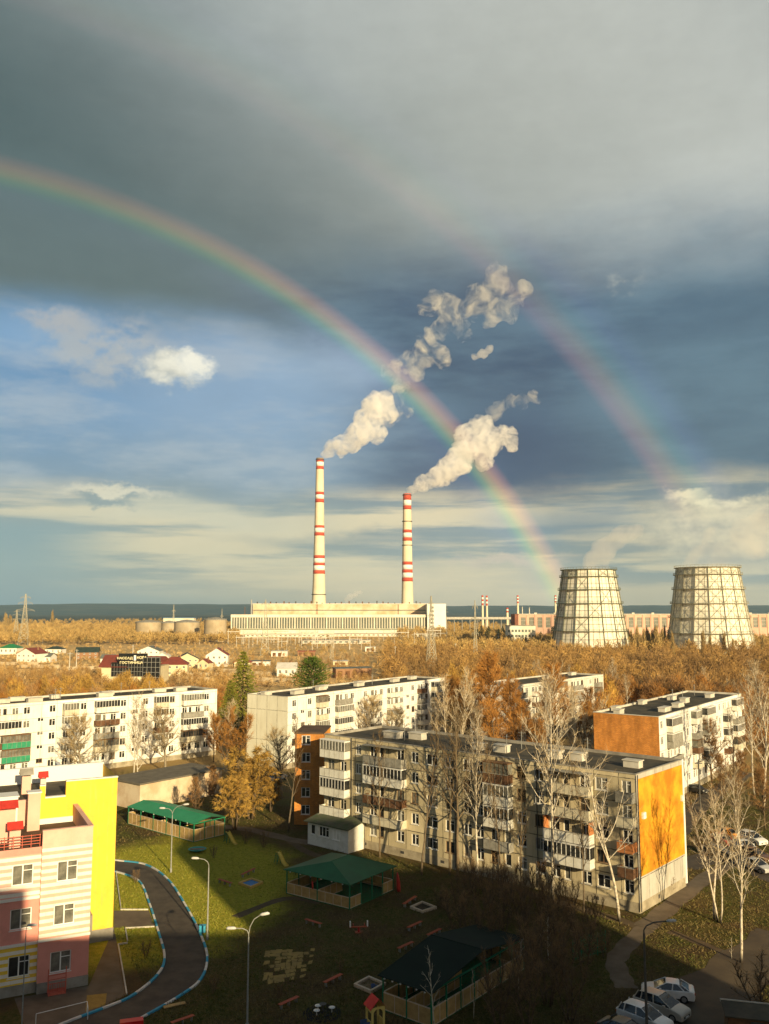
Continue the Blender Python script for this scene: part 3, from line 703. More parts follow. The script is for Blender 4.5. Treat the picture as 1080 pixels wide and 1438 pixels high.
# flues, roof cabins and red-roofed vents
def shaft(px, pyb, w, h, z, y, roofm=None, wallm=PALEPINK, name='ventilation_shaft', gable=True):
    x = kx(px, y); b = MB().box(x-w/2, x+w/2, y-w/2, y+w/2, z, z+h); s = b.build(name, wallm, K)
    if roofm:
        if gable:
            q = MB(); e = w/2+.22
            q.xprism([(y-e, z+h+.15), (y+e, z+h+.15), (y, z+h+.75)], x-e, x+e)
            for a in (-1, 1):
                for c in (-1, 1): q.box(x+a*w*.4-.05, x+a*w*.4+.05, y+c*w*.4-.05, y+c*w*.4+.05, z+h, z+h+.15)
            q.build('vent_cap', roofm, s)
        else: MB().box(x-w/2-.1, x+w/2+.1, y-w/2-.1, y+w/2+.1, z+h, z+h+.12).build('vent_cap', roofm, s)
    return s
shaft(17, 0, .95, 1.5, 12.35, 2.6, RED)
shaft(4, 0, 1.5, 3.0, 12.35, 5.0, RED)
shaft(1, 0, 2.2, 3.6, 12.35, 8.0, WHITECAP, WHITECAP, gable=False)
shaft(42, 0, 1.15, 3.6, 12.35, 8.6, WHITECAP, gable=False)
shaft(30, 0, .9, 1.8, 14.9, 14.0, CONC)
shaft(54, 0, .55, 1.5, 14.9, 13.2, RED, CONCL)
tn = MB(); tn.box(kx(57, 4)-.08, kx(57, 4)+.08, 4, 4.16, 12.35, 12.8); tn.build('roof_outlet', DARKM, K)
# entrance steps, side porch
b = MB(); xa = kx(85, -.6)
for s_ in (-.75, .75): b.box(xa+s_-.04, xa+s_+.04, -.75, -.67, .1, 2.2)
for z in (.9, 1.25, 1.6): b.box(xa-.75, xa+.75, -.74, -.69, z, z+.05)
b.box(xa-.75, xa+.75, -1.0, -.12, .02, .25); 
for q in range(10): b.box(xa-.7+q*.15, xa-.66+q*.15, -.74, -.7, .25, .9)
b.build('steps_railing', REDPALE, K)
MB().box(.06, 1.5, 7.6, 10.3, 1.25, 3.6).build('side_porch', CONC, K)

# ------------------------------------------------------------------ drive with painted kerb
def smooth(pts, n=8, closed=False):
    P = [Vector((p[0], p[1])) for p in pts]; out = []
    for i in range(len(P)-1):
        a, b, c, d = P[max(i-1, 0)], P[i], P[i+1], P[min(i+2, len(P)-1)]
        for k in range(n):
            t = k/n; out.append(.5*((2*b)+(-a+c)*t+(2*a-5*b+4*c-d)*t*t+(-a+3*b-3*c+d)*t**3))
    out.append(P[-1]); return out
ASPH = M('asphalt', (.095, .077, .056), (.062, .05, .038), .6, .9, bump=.3, bscale=14, detail=8)
PAVE = M('path_paving', (.16, .125, .085), (.11, .085, .055), .5, .9, bump=.3, bscale=10, detail=8)
EARTH = M('trodden_earth', (.12, .085, .045), (.08, .055, .03), .5, .95, bump=.3, bscale=6, detail=8)
outer = smooth([G(*p) for p in ((130, 1205), (165, 1209), (205, 1215), (236, 1236), (262, 1275), (281, 1312), (291, 1345), (282, 1376), (252, 1400), (190, 1436), (130, 1475))])
inner = smooth([G(*p) for p in ((130, 1221), (163, 1225), (195, 1238), (209, 1268), (221, 1305), (231, 1344), (221, 1370), (186, 1399), (150, 1415), (90, 1438), (30, 1465))])
def strip(a, b, z):
    mb = MB(); n = min(len(a), len(b))
    for i in range(n-1): mb.poly([(*a[i], z), (*b[i], z), (*b[i+1], z), (*a[i+1], z)])
    return mb
struct('road', strip(inner, outer, .012), ASPH)
KW = M('kerb_white', (.70, .68, .62), (.55, .53, .47), 2); KB = M('kerb_blue', (.05, .34, .50), (.06, .28, .42), 2)
def kerb(line, seg=1.9, w=.22, h=.16):
    pts = [Vector(p) for p in line]; mb = MB(); acc = 0; mi = 0; i = 0
    for a, b in zip(pts, pts[1:]):
        n = (b-a).normalized(); n = Vector((-n.y, n.x))*w/2
        L = (b-a).length; k = max(1, round(L/.65))
        for j in range(k):
            p, q = a.lerp(b, j/k), a.lerp(b, (j+1)/k-.004); acc += (q-p).length
            mb.prism([p-n, q-n, q+n, p+n], .0, h, int(acc/seg) % 2)
    return mb
struct('kerb', kerb(outer), [KW, KB]); struct('kerb', kerb(inner), [KW, KB])
# island bed edges and paved patches beside the drive
def path(name, pts, w, z, mat, n=5):
    P = smooth([G(*p) for p in pts], n); a, b = [], []
    for i, p in enumerate(P):
        d = (P[min(i+1, len(P)-1)]-P[max(i-1, 0)]).normalized(); nrm = Vector((-d.y, d.x))*w/2*(1+.12*math.sin(i*1.7))
        a.append(p+nrm); b.append(p-nrm)
    return struct(name, strip(b, a, z), mat)
def edging(pts):
    mb = MB(); P = [Vector(G(*p)) for p in pts]
    for a, b in zip(P, P[1:]):
        n = (b-a).normalized(); n = Vector((-n.y, n.x))*.06; mb.prism([a-n, b-n, b+n, a+n], 0, .14)
    return mb
for pts in (((163, 1226), (170, 1278), (208, 1278)), ((217, 1302), (176, 1304), (179, 1322)), ((179, 1325), (166, 1327), (178, 1397))):
    struct('kerb', edging(pts), CONCL)
q = [G(*p) for p in ((160, 1279), (209, 1279), (218, 1302), (160, 1303))]
struct('path', MB().poly([(*p, .008) for p in q]), M('paving_slabs', (.17, .13, .085), (.12, .09, .06), .5, .9, bump=.3))
q = [G(*p) for p in ((20, 1402), (125, 1384), (160, 1303), (178, 1397), (120, 1425), (40, 1455))]
struct('path', MB().poly([(*p, .004) for p in q]), PAVE)
q = [G(*p) for p in ((122, 1398), (150, 1395), (148, 1412), (120, 1420))]
struct('paving', MB().poly([(*p, .016) for p in q]), M('yellow_pavers', (.34, .22, .05), (.26, .17, .04), 2, .9))
for pts in (((62, 1216+200), (122, 1410)), ):
    fz = thing('low_fence', 'thin white pipe rail fence by the nursery drive', 'fence', G(50, 1440), 0)
    base = Vector((*G(50, 1440), 0))
    f = MB(); P = [Vector((*G(*p), 0))-base for p in ((50, 1440), (122, 1422), (123, 1432))]
    for a in P: f.tube([a, a+Vector((0, 0, .9))], .03, 5)
    for a, b in zip(P, P[1:]): f.tube([a+Vector((0, 0, .9)), b+Vector((0, 0, .9))], .03, 5)
    f.build('rail', PVC, fz)
# courtyard paths and the car park road on the right
Z = .006
path('path', ((640, 1200), (720, 1245), (800, 1272), (860, 1289), (905, 1304)), 1.5, .004, EARTH)
path('path', ((905, 1302), (935, 1278), (975, 1245), (1020, 1215)), 2.4, .008, PAVE)
path('path', ((907, 1303), (880, 1328), (865, 1350), (872, 1372), (880, 1388)), 2.0, .012, PAVE)
path('path', ((940, 1308), (985, 1325), (1035, 1345)), 1.2, .004, EARTH)
path('road', ((860, 1475), (920, 1440), (985, 1405), (1045, 1362), (1110, 1315)), 6.5, .016, M('muddy_asphalt', (.10, .075, .045), (.065, .05, .033), .35, .8, bump=.3, bscale=8, detail=8))
path('road', ((950, 1170), (975, 1140), (1010, 1110), (1050, 1085)), 3.5, .006, ASPH)
path('road', ((955, 1215), (1010, 1205), (1060, 1218), (1120, 1245)), 5.0, .010, ASPH)
path('path', ((395, 1172), (440, 1200), (520, 1215)), 1.3, .004, EARTH)
path('path', ((330, 1288), (400, 1262), (450, 1268)), 1.2, .006, EARTH)
path('path', ((300, 1160), (350, 1165), (400, 1177), (460, 1188)), 2.2, .008, PAVE)

# broken yellow play-court paving
pb = MB(); rr = random.Random(5)
c0 = [Vector(G(*p)) for p in ((372, 1335), (443, 1332), (436, 1372), (368, 1384))]
N = 9
def bil(u, v): return c0[0].lerp(c0[1], u).lerp(c0[3].lerp(c0[2], u), v)
for i in range(N):
    for j in range(N):
        e = max(abs(i-(N-1)/2), abs(j-(N-1)/2))/(N/2)
        if rr.random() < .12+.45*e**4: continue
        cs = [bil((i+a)/N+rr.uniform(-.02, .02), (j+b)/N+rr.uniform(-.02, .02)) for a, b in ((.03, .03), (.97, .03), (.97, .97), (.03, .97))]
        pb.poly([(*p, .03) for p in reversed(cs)])
struct('paving', pb, M('cracked_yellow_paving', (.36, .25, .07), (.24, .17, .06), .7, .9, bump=.4, bscale=5, detail=9))
# ------------------------------------------------------------------ power station
STATW = M('station_cladding', (.74, .70, .58), (.62, .57, .44), .06, .8, detail=8)
STATR = M('rust_stained_cladding', (.66, .58, .42), (.50, .33, .18), .05, .85, detail=8)
GREENGREY = M('station_glazing', (.10, .12, .10), (.16, .17, .14), .08, .3)
def DX(px, dist, row=880): return XAT(px, dist, row)
dH = 1250
PS = thing('power_station', 'long pale power station hall with a strip of tall windows under the two chimneys', 'power station', (0, dH, 0))
x0, x1 = DX(325, dH), DX(625, dH); xm = DX(600, dH); zt = ZAT(480, 863, dH); zw0, zw1 = ZAT(480, 883, dH), ZAT(480, 867, dH)
b = MB(); b.box(x0, xm, 0, 40, 0, zw0); b.box(x0, xm, .6, 40, zw0, zw1); b.box(x0-1, xm, -1, 40, zw1, zt); b.build('turbine_hall', STATW, PS)
b = MB(); b.box(x0+.5, xm-.3, .1, .55, zw0+.6, zw1-.2); b.build('window', GREENGREY, PS)
b = MB(); nf = 74
for i in range(nf+1):
    x = x0 + (xm-x0)*i/nf; w = .95 if i % 6 else 1.7; b.box(x-w/2, x+w/2, -.5, .08, zw0, zw1)
b.build('window_fins', STATW, PS)
b = MB(); b.box(x0-.5, xm, -.9, -.05, zw0-1.2, zw0); b.build('ledge', M('green_ledge', (.16, .20, .14), None), PS)
xb0 = DX(355, dH+45); zb = ZAT(480, 848.5, dH+45); b = MB()
b.box(xb0, xm+3, 42, 95, 0, zb-9.5); b.box(xb0, xm+3, 42.6, 95, zb-9.5, zb-8.2); b.box(xb0, xm+3, 42, 95, zb-8.2, zb); b.build('boiler_house', STATR, PS)
b = MB(); b.box(xb0+1, xm+2, 42.1, 42.55, zb-9.45, zb-8.25); b.build('window', GREENGREY, PS)
b = MB(); b.box(xb0-.6, xm+3.4, 41.4, 95.6, zb, zb+.9); b.build('parapet', STATW, PS)
xe = DX(626, dH); ze = ZAT(612, 848.0, dH); b = MB(); b.box(xm+.01, xe, -6, 41.3, 0, ze); b.build('end_block', M('white_cladding', (.82, .80, .72), (.76, .73, .64), .06), PS)
b = MB(); 
for i in range(7): b.box(xm+4, xm+9, -6.15, -6.005, 4+i*5.4, 7+i*5.4)
b.build('window', GREENGREY, PS)
rr = random.Random(11)
for i in range(26):
    x = xb0+6+(xm-xb0-12)*i/25+rr.uniform(-2, 2); h = rr.uniform(1.2, 4)
    MB().box(x-.9, x+.9, 46, 48, zb+.9, zb+.9+h).build('roof_duct', RUST if i % 3 else DARKM, PS)
for i, px in enumerate((343, 462-20, 560)):
    x = DX(px, dH); MB().box(x-.4, x+.4, 41.2-38*(i == 0), 41.8-38*(i == 0), zt, zb+(0 if i else -4)).build('downpipe', RUST, PS)
b = MB(); x = DX(351, dH); b.tube([(x, 10, zt), (x, 10, ZAT(351, 842, dH))], .9, 6); b.build('mast', METAL, PS)
# low ancillary halls in front
for i, (pa, pb_, top, d, lab) in enumerate(((345, 470, 893, 1120, 'low pale workshop in front of the power station, left part'), (470, 640, 891, 1150, 'low pale workshop in front of the power station, right part'), (425, 520, 901, 900, 'whitish switch house at the edge of the brown field'))):
    t = thing('workshop', lab, 'workshop', (0, d, 0)); xa, xz = DX(pa, d), DX(pb_, d); h = max(3.5, ZAT(480, top, d))
    b = MB().box(xa, xz, 0, 14, 0, h); b.build('wall', STATW if i < 2 else CONCL, t)
    MB().box(xa-.5, xz+.5, -.5, 14.5, h, h+.5).build('roof', CONC, t)
    b = MB(); k = int((xz-xa)/6)
    for q in range(k): b.box(xa+1.5+q*6, xa+4.5+q*6, -.12, -.005, h*.35, h*.75)
    b.build('window', GREENGREY, t)

# chimneys
SHAFT = M('chimney_concrete', (.70, .63, .46), (.60, .53, .38), .05, .9, detail=8)
REDB = M('chimney_red', (.50, .085, .05), (.42, .07, .045), .08, .8); WHITEB = M('chimney_white', (.82, .80, .74), (.76, .73, .66), .08, .8)
def chimney(px, dist, ytop, wtop, ybot, wbot, bands, rings, label, cap=None):
    k = dist/F; x = XAT(px, dist, 800); zt = ZAT(px, ytop, dist); zb_ = ZAT(px, ybot, dist)
    rt, rb = wtop*k/2, wbot*k/2
    r0 = rb + (rb-rt)*(zb_/(zt-zb_))*.6
    rad = lambda z: rb + (rt-rb)*((z-zb_)/(zt-zb_))**.72 if z > zb_ else rb + (r0-rb)*(zb_-z)/zb_
    t = thing('chimney', label, 'chimney', (x, dist, 0))
    zs = [0, zb_*.5] + [zb_+(zt-zb_)*i/14 for i in range(15)]
    b = MB().lathe([(rad(z), z) for z in zs], 28); b.lathe([(rad(zt), zt), (rad(zt)*.8, zt), (rad(zt)*.8, zt-5)], 28); b.build('shaft', SHAFT, t, True)
    for ya, yb_, c in bands:
        za, zz = ZAT(px, yb_, dist), ZAT(px, ya, dist)
        MB().lathe([(rad(za)+.02, za), (rad(za)+.12, za), (rad(zz)+.12, zz), (rad(zz)+.02, zz)], 28).build('painted_band', {'r': REDB, 'w': WHITEB, 'd': M('sooty_cap', (.24, .17, .12)) if c == 'd' else None}[c], t, True)
    for y in rings:
        z = ZAT(px, y, dist); MB().lathe([(rad(z)+.05, z-.4), (rad(z)+1.0, z-.3), (rad(z)+1.0, z+.7), (rad(z)+.05, z+.7)], 28).build('gallery', DARKM, t)
    b = MB(); pts = [(-(rad(z)+.25)*.8, -(rad(z)+.25)*.62, z) for z in zs[2:]]; b.tube(pts, .22, 4); b.build('ladder', DARKM, t)
    return t
D1 = 1335
chimney(448, D1, 643.5, 10.4, 845, 19.5, [(643.5, 646.2, 'd'), (646.2, 649, 'r'), (649, 655, 'w'), (655, 659.3, 'r'), (691, 695, 'r'), (695, 701, 'w'), (701, 706, 'r'), (738, 741.6, 'r'), (741.6, 748, 'w'), (748, 752.6, 'r'), (780, 784.2, 'r'), (784.2, 790.5, 'w'), (790.5, 794.3, 'r'), (794.3, 801, 'w'), (801, 806, 'r')], [835, 646], 'tall left chimney with red and white bands, smoking above the power station')
chimney(572, D1-20, 693.5, 11.2, 848, 17.0, [(693.5, 702.5, 'r'), (702.5, 710.2, 'w'), (710.2, 715.7, 'r'), (744, 748.4, 'r'), (748.4, 755, 'w'), (755, 759.8, 'r'), (788.8, 793.3, 'r'), (793.3, 799.8, 'w'), (799.8, 804.4, 'r'), (804.4, 811.2, 'w'), (811.2, 816.6, 'r')], [732.5, 766, 695.5], 'shorter right chimney with red and white bands, smoking above the power station')
def bnd(y0, y1, n): return [(y0+(y1-y0)*i/n, y0+(y1-y0)*(i+1)/n, 'r' if i % 2 == 0 else 'w') for i in range(n)]
chimney(677, 1500, 836, 2.6, 868, 3.2, bnd(836, 850, 5), [], 'left one of the thin twin red and white chimneys beyond the wood')
chimney(683, 1500, 836.4, 2.6, 868, 3.2, bnd(836.4, 850.4, 5), [], 'right one of the thin twin red and white chimneys beyond the wood')
chimney(711.5, 1300, 853.5, 3.0, 876, 3.6, bnd(853.5, 860, 3), [], 'short whitish stack with stepped top left of the pink factory')
chimney(726.3, 1250, 836, 2.4, 864, 3.4, bnd(836, 847, 5), [], 'thin red and white stack rising behind the brick end of the pink factory')
chimney(779, 1300, 836, 2.4, 864, 2.9, bnd(836, 846, 5), [], 'thin yellowish stack beside the left cooling tower')
for px, y0, lab in ((733.6, 853, 'stub of a vent pipe on the pink factory roof near the brick end'), (743.4, 854, 'slim vent mast on the middle of the pink factory roof')):
    t = thing('vent_pipe', lab, 'vent pipe', (XAT(px, 1010, 860), 1010, 0)); MB().tube([(0, 0, 0), (0, 0, ZAT(px, y0, 1010))], [.9, .6], 8).build('pipe', CONCL, t); MB().tube([(0, 0, ZAT(px, y0, 1010)), (0, 0, ZAT(px, y0, 1010)+.8)], .9, 8).build('cowl', METAL, t)

# cooling towers
def clad(name, c1, c2, stain):
    m, nt, b = new_mat(name); tc = nt.node('ShaderNodeTexCoord').outputs['Object']; X, Y, Z = nt.xyz(tc)
    a = nt.m('ARCTAN2', Y, X)
    u = nt.mul(a, 96/(2*math.pi)*.5); v = nt.m('DIVIDE', Z, 2.6)
    w = nt.white(nt.vec(nt.m('FLOOR', u), nt.m('FLOOR', v), 1.0))
    big = nt.noise(nt.vec(nt.mul(a, 9.0), nt.mul(Z, .05), 0.0), 1.0, 8, .68)
    col = nt.lerp(nt.ss(big, .35, .65), c1, c2); k = nt.add(nt.mul(w, .20), .86); col = nt.mulc(col, nt.vec(k, k, k))
    st = nt.noise(nt.vec(nt.mul(a, 22.0), nt.mul(Z, .12), 4.0), 1.0, 8, .75); col = nt.lerp(nt.mul(nt.ss(st, .54, .72), .75), col, stain)
    fu = nt.m('ABSOLUTE', nt.sub(nt.m('FRACT', u), .5)); fv = nt.m('ABSOLUTE', nt.sub(nt.m('FRACT', v), .5))
    j = nt.m('MAXIMUM', nt.ss(fu, .45, .49), nt.ss(fv, .43, .49)); col = nt.lerp(nt.mul(j, .45), col, (.22, .20, .13))
    nt.put(b.inputs['Base Color'], col); b.inputs['Roughness'].default_value = .9; return m
LATT = M('green_steelwork', (.13, .15, .10), (.20, .20, .14), .3, .8); LATP = M('pale_steelwork', (.34, .33, .25), (.26, .25, .18), .3, .8)
def cooling_tower(px, dist, ytop, wtop, wbot, yrings, label, lat, a0, xb):
    x = XAT(px, dist, 860); k = dist/F; N = 16
    zt = ZAT(px, ytop, dist); rt, rb = wtop*k/2, wbot*k/2; zb0 = 5.0
    def rad(z): s = z/zt; return rb + (rt-rb)*(s + .10*s*(1-s))
    t = thing('cooling_tower', label, 'cooling tower', (x, dist, 0))
    zs = [zb0 + (zt-zb0)*i/16 for i in range(17)]
    b = MB().lathe([(rad(z), z) for z in zs], N, a0=a0); b.lathe([(rad(zt), zt), (rad(zt)-.5, zt), (rad(zt)-.9, zt-12)], N, a0=a0); b.build('shell', clad('tower_boards', (.84, .81, .69), (.72, .68, .55), (.46, .38, .25)), t)
    rib = MB(); br = MB()
    P = lambda i, z, e=.7: Vector(((rad(z)+e)*math.cos(a0+2*math.pi*i/N), (rad(z)+e)*math.sin(a0+2*math.pi*i/N), z))
    for i in range(N):
        rib.tube([P(i, z, .45) for z in zs], .34, 4)
        for e in (-.28, .28): rib.tube([P(i+e, z, -.25) for z in zs], .10, 4)
        rib.tube([P(i, zb0), P(i+.5, 0, .5)], .5, 4); rib.tube([P(i, zb0), P(i-.5, 0, .5)], .5, 4)
    rib.build('steel_ribs', lat, t)
    rz = sorted(ZAT(px, y, dist) for y in yrings)
    for z in rz:
        g = MB(); r0, r1 = rad(z)*1.0+.2, rad(z)+2.1
        g.lathe([(r0, z), (r1, z), (r1, z+.45), (r0, z+.45)], N, a0=a0)
        for i in range(N): g.tube([P(i, z+.4, 2.0), P(i+1, z+.4, 2.0)], .01, 3)
        for i in range(N*3): 
            q = P(i/3, z, 1.9); g.tube([q, q+Vector((0, 0, 1.9))], .09, 4)
        for i in range(N): g.tube([P(i, z, 1.9)+Vector((0, 0, 1.9)), P(i+1, z, 1.9)+Vector((0, 0, 1.9))], .09, 4)
        g.build('gallery', lat, t)
    for za, zz in zip([zb0]+rz, rz):
        for i in range(N):
            if xb or (i + int(za)) % 3 == 0: br.tube([P(i, za), P(i+1, zz)], .12, 4); br.tube([P(i+1, za), P(i, zz)], .12, 4)
            br.tube([P(i+.0, (za+zz)/2), P(i+1, (za+zz)/2)], .09, 4)
    br.build('cross_bracing', lat, t)
    return t
cooling_tower(828, 720, 801, 71, 108, (801, 811, 829, 848, 866.5, 886), 'pale cooling tower with dark green frame, left of the pair, narrower', LATT, R(8), False)
cooling_tower(996, 690, 798, 82, 118, (798, 808, 828, 848, 868, 889), 'broader cooling tower with cross-braced frame, right of the pair, behind poplars', LATP, R(3), True)

# pink factory
PF = M('pink_factory_render', (.64, .42, .31), (.54, .34, .25), .06, .85); dF = 1000
t = thing('factory_hall', 'long pink factory hall with tall paned windows behind the cooling towers', 'factory', (0, dF, 0))
xa, xz = DX(729, dF, 870), DX(1125, dF, 870); h = ZAT(800, 863, dF)
n = 34; wb_ = (xz-xa)/n; hs = [(xa+i*wb_+2.0, xa+(i+1)*wb_-2.0, 14.5, h-3.2) for i in range(n)]
b = MB(); b.wall(xz-xa, 0, h, hs, x0=xa, rev=.8); b.poly([(xz, 0, 0), (xz, 30, 0), (xz, 30, h), (xz, 0, h)]); b.poly([(xa, 30, h-.1), (xa, 0, h-.1), (xz, 0, h-.1), (xz, 30, h-.1)]); b.build('wall', PF, t)
b = MB()
for i in range(n+1): b.box(xa+i*wb_-1.0, xa+i*wb_+1.0, -.5, -.02, 0, h)
b.build('pilasters', PF, t)
for a in hs:
    f = MB(); f.poly([(a[0], .5, a[2]), (a[1], .5, a[2]), (a[1], .5, a[3]), (a[0], .5, a[3])])
    o = f.build('window', GREENGREY, t); g = MB()
    for q in range(1, 4): g.box(a[0]+(a[1]-a[0])*q/4-.12, a[0]+(a[1]-a[0])*q/4+.12, .38, .48, a[2], a[3])
    for q in range(1, 3): g.box(a[0], a[1], .36, .49, a[2]+(a[3]-a[2])*q/3-.12, a[2]+(a[3]-a[2])*q/3+.12)
    g.build('frame', CONCL, o)
MB().box(xa-.3, xz+.3, -.8, 30.3, h, h+.8).build('cornice', CONCL, t)
MB().box(DX(723, dF, 870), xa-.02, -.3, 30, 0, h+.5).build('brick_end', brick_mat('red_brick', (.30, .10, .06), (.24, .08, .05)), t)
for i in range(14):
    x = xa+20+(xz-xa-30)*i/13; MB().box(x-1.5, x+1.5, 6, 9, h+.8, h+2.2).build('roof_light', CONCL, t)
t = thing('office_block', 'low whitish office with dark windows in front of the pink factory', 'office', (0, 860, 0)); xa, xz = DX(712, 860, 880), DX(752, 860, 880); hh = ZAT(730, 879, 860)
hs = [(xa+1+i*3.3, xa+3.2+i*3.3, hh-6, hh-3.6) for i in range(8)] + [(xa+1+i*3.3, xa+3.2+i*3.3, hh-11, hh-8.6) for i in range(8)]
b = MB(); b.wall(xz-xa, 0, hh, hs, x0=xa); b.poly([(xa, 12, 0), (xa, 0, 0), (xa, 0, hh), (xa, 12, hh)]); b.build('wall', STATW, t)
for q in hs: MB().poly([(q[0], .1, q[2]), (q[1], .1, q[2]), (q[1], .1, q[3]), (q[0], .1, q[3])]).build('window', GREENGREY, t)
MB().box(xa-.2, xz+.2, -.3, 12, hh, hh+.6).build('roof', CONC, t)
t = thing('pipe_bridge', 'long pale pipe bridge between the power station and the pink factory', 'pipe bridge', (0, 1120, 0)); xa, xz = DX(627, 1120, 870), DX(726, 1120, 870); z = ZAT(660, 869, 1120)
MB().tube([(xa, 0, z), (xz, 0, z)], .9, 8).tube([(xa, 1.5, z+1.6), (xz, 1.5, z+1.6)], .7, 8).build('pipes', CONCL, t)
b = MB()
for i in range(10): x = xa+(xz-xa)*i/9; b.box(x-.4, x+.4, -.4, 2, 0, z-.9)
b.build('trestles', CONC, t)

# fuel tanks
TANK = M('tank_steel', (.44, .36, .24), (.34, .27, .17), .12, .7, detail=8)
for i, (pa, pb_, yt, yb_, lab) in enumerate(((191, 226, 873.5, 1040, 'wide low fuel tank with dark rim, leftmost of the row'), (227, 248, 874.5, 1120, 'small fuel tank tucked between two wide ones'), (245, 280, 873.5, 1000, 'wide fuel tank with shallow cone roof beside the lattice mast'), (287, 318, 870, 960, 'tall grey fuel tank nearest the power station'))):
    d = yb_; xa, xz = DX(pa, d), DX(pb_, d); r = (xz-xa)/2; zt_ = ZAT(250, yt, d); 
    t = thing('fuel_tank', lab, 'storage tank', ((xa+xz)/2, d, 0)); b = MB().lathe([(r, 0), (r, zt_)], 32)
    b.build('shell', TANK, t, True); MB().lathe([(r+.3, zt_-.5), (r+.3, zt_+.2), (r*.3, zt_+2.4), (.01, zt_+2.8)], 32).build('roof', CONC, t)
    b = MB()
    for q in range(24): w = 2*math.pi*q/24; b.tube([((r+.2)*math.cos(w), (r+.2)*math.sin(w), zt_), ((r+.2)*math.cos(w), (r+.2)*math.sin(w), zt_+1.2)], .08, 4)
    b.lathe([(r+.15, zt_+1.15), (r+.25, zt_+1.25)], 32); b.build('railing', METAL, t)
t = thing('shed', 'low shed with blue roof behind the fuel tanks', 'shed', (0, 1250, 0)); xa, xz = DX(229, 1250), DX(272, 1250); zz = ZAT(250, 868, 1250)
MB().box(xa, xz, 0, 14, 0, zz).build('wall', STATW, t); MB().box(xa-.5, xz+.5, -.6, 14.5, zz, zz+1.0).build('roof', M('blue_roof_sheet', (.08, .16, .26), None), t)

# ------------------------------------------------------------------ pylons and switchyard
PYL = M('pylon_steel', (.46, .43, .34), (.36, .34, .26), .2, .6, metal=.2)
def pylon(x, y, H, label, wb=.19, arms=((.68, .17), (.82, .13), (.93, .09)), rz=0.2, thick=1.0, grp='lattice pylons of the power lines'):
    t = thing('pylon', label, 'pylon', (x, y, 0), rz, grp); b = MB(); r = .0034*H*thick
    W_ = lambda s: H*wb/2*((1-s)**1.25*.92+.08)
    L = [0, .13, .25, .36, .46, .55, .63, .70, .77, .84, .91, 1.0]
    C = lambda s, i: Vector((W_(s)*(1, -1, -1, 1)[i], W_(s)*(1, 1, -1, -1)[i], H*s))
    for i in range(4): b.tube([C(s, i) for s in L], r, 4)
    b.build('legs', PYL, t); b = MB()
    for a, c in zip(L, L[1:]):
        for i in range(4):
            j = (i+1) % 4; b.tube([C(a, i), C(c, j)], r*.62, 3); b.tube([C(a, j), C(c, i)], r*.62, 3); b.tube([C(c, i), C(c, j)], r*.62, 3)
    b.build('lattice', PYL, t)
    for s, w in arms:
        a = MB(); wl = H*w; q = W_(s)
        for sg in (-1, 1):
            tip = Vector((sg*wl, 0, H*s))
            for e in (-1, 1): a.tube([Vector((sg*q, e*q, H*s)), tip], r*.8, 4)
            a.tube([Vector((sg*q, 0, H*(s+.035))), tip], r*.8, 4); a.tube([tip, tip-Vector((0, 0, H*.03))], r*.9, 4)
        a.build('cross_arm', PYL, t)
    return t
def pyl(px, ybase, ytop, lab, **k):
    x, y = G(px, ybase); pylon(x, y, ZAT(px, ytop, y), lab, **k)
pyl(33, 906, 834, 'big lattice pylon standing beyond the green-roofed house at the left edge')
pyl(22, 898, 856, 'smaller lattice pylon just left of the big one', thick=1.2)
pyl(243, 893, 849, 'thin lattice mast rising between the fuel tanks', wb=.10, arms=((.8, .05),), thick=1.3)
pyl(311, 896, 855, 'slim lattice mast beside the tall grey tank', wb=.09, arms=((.75, .05),), thick=1.3)
pyl(372, 921, 842, 'lattice pylon in front of the power station with its foot on the brown field', wb=.16, arms=((.78, .11), (.92, .07)), rz=.1)
pyl(606, 943, 837, 'tall lattice pylon in front of the white end of the power station', wb=.13, arms=((.47, .10), (.74, .04), (.9, .03)), rz=.3)
pyl(668, 937, 843, 'narrow lattice pylon in the wood right of the power station', wb=.07, arms=((.5, .05), (.72, .06), (.9, .04)), rz=-.2)
pyl(466, 928, 892, 'short lattice pylon on the brown field', wb=.18)
pyl(625, 880, 850, 'distant lattice pylon beside the white end of the power station', thick=1.5)
gm = None; rr = random.Random(21)
for i in range(30):
    px = 322 + 300*rr.random() if i > 14 else 330 + 150*i/14; yb_ = rr.uniform(903, 914) if px < 520 else rr.uniform(900, 907); x, y = G(px, yb_)
    if gm is None:
        gm = thing('switchyard_gantry', 'pale steel switchyard gantry among many below the power station', 'gantry', (x, y, 0), 0, 'gantries of the switchyard')
        b = MB(); b.tube([(-7, 0, 0), (-7, 0, 15)], .32, 5).tube([(7, 0, 0), (7, 0, 15)], .32, 5); b.build('posts', CONCL, gm)
        b = MB(); b.box(-8, 8, -.35, .35, 12.2, 12.9); 
        for q in (-4.5, 0, 4.5): b.tube([(q, 0, 12.2), (q, 0, 10.4)], .16, 4)
        b.build('beam', CONCL, gm)
    else: dup(gm, (x, y, 0), rr.uniform(-.3, .3), rr.uniform(.55, 1.05))
pm = None; rr = random.Random(22)
for px, yb_ in ((107, 938), (60, 905), (186, 934), (280, 905), (302, 935), (555, 930), (640, 925), (97, 950), (440, 905), (520, 915), (700, 905), (760, 900), (930, 918), (1070, 910)):
    x, y = G(px, yb_)
    if pm is None:
        pm = thing('utility_pole', 'pale concrete power line pole among the houses and scrub', 'pole', (x, y, 0), 0, 'concrete poles in the middle distance')
        MB().tube([(0, 0, 0), (0, 0, 11)], [.28, .16], 6).build('post', CONCL, pm); MB().box(-1.2, 1.2, -.08, .08, 10.2, 10.4).build('crossbar', METAL, pm)
    else: dup(pm, (x, y, 0), rr.uniform(-.6, .6), rr.uniform(.9, 1.15))

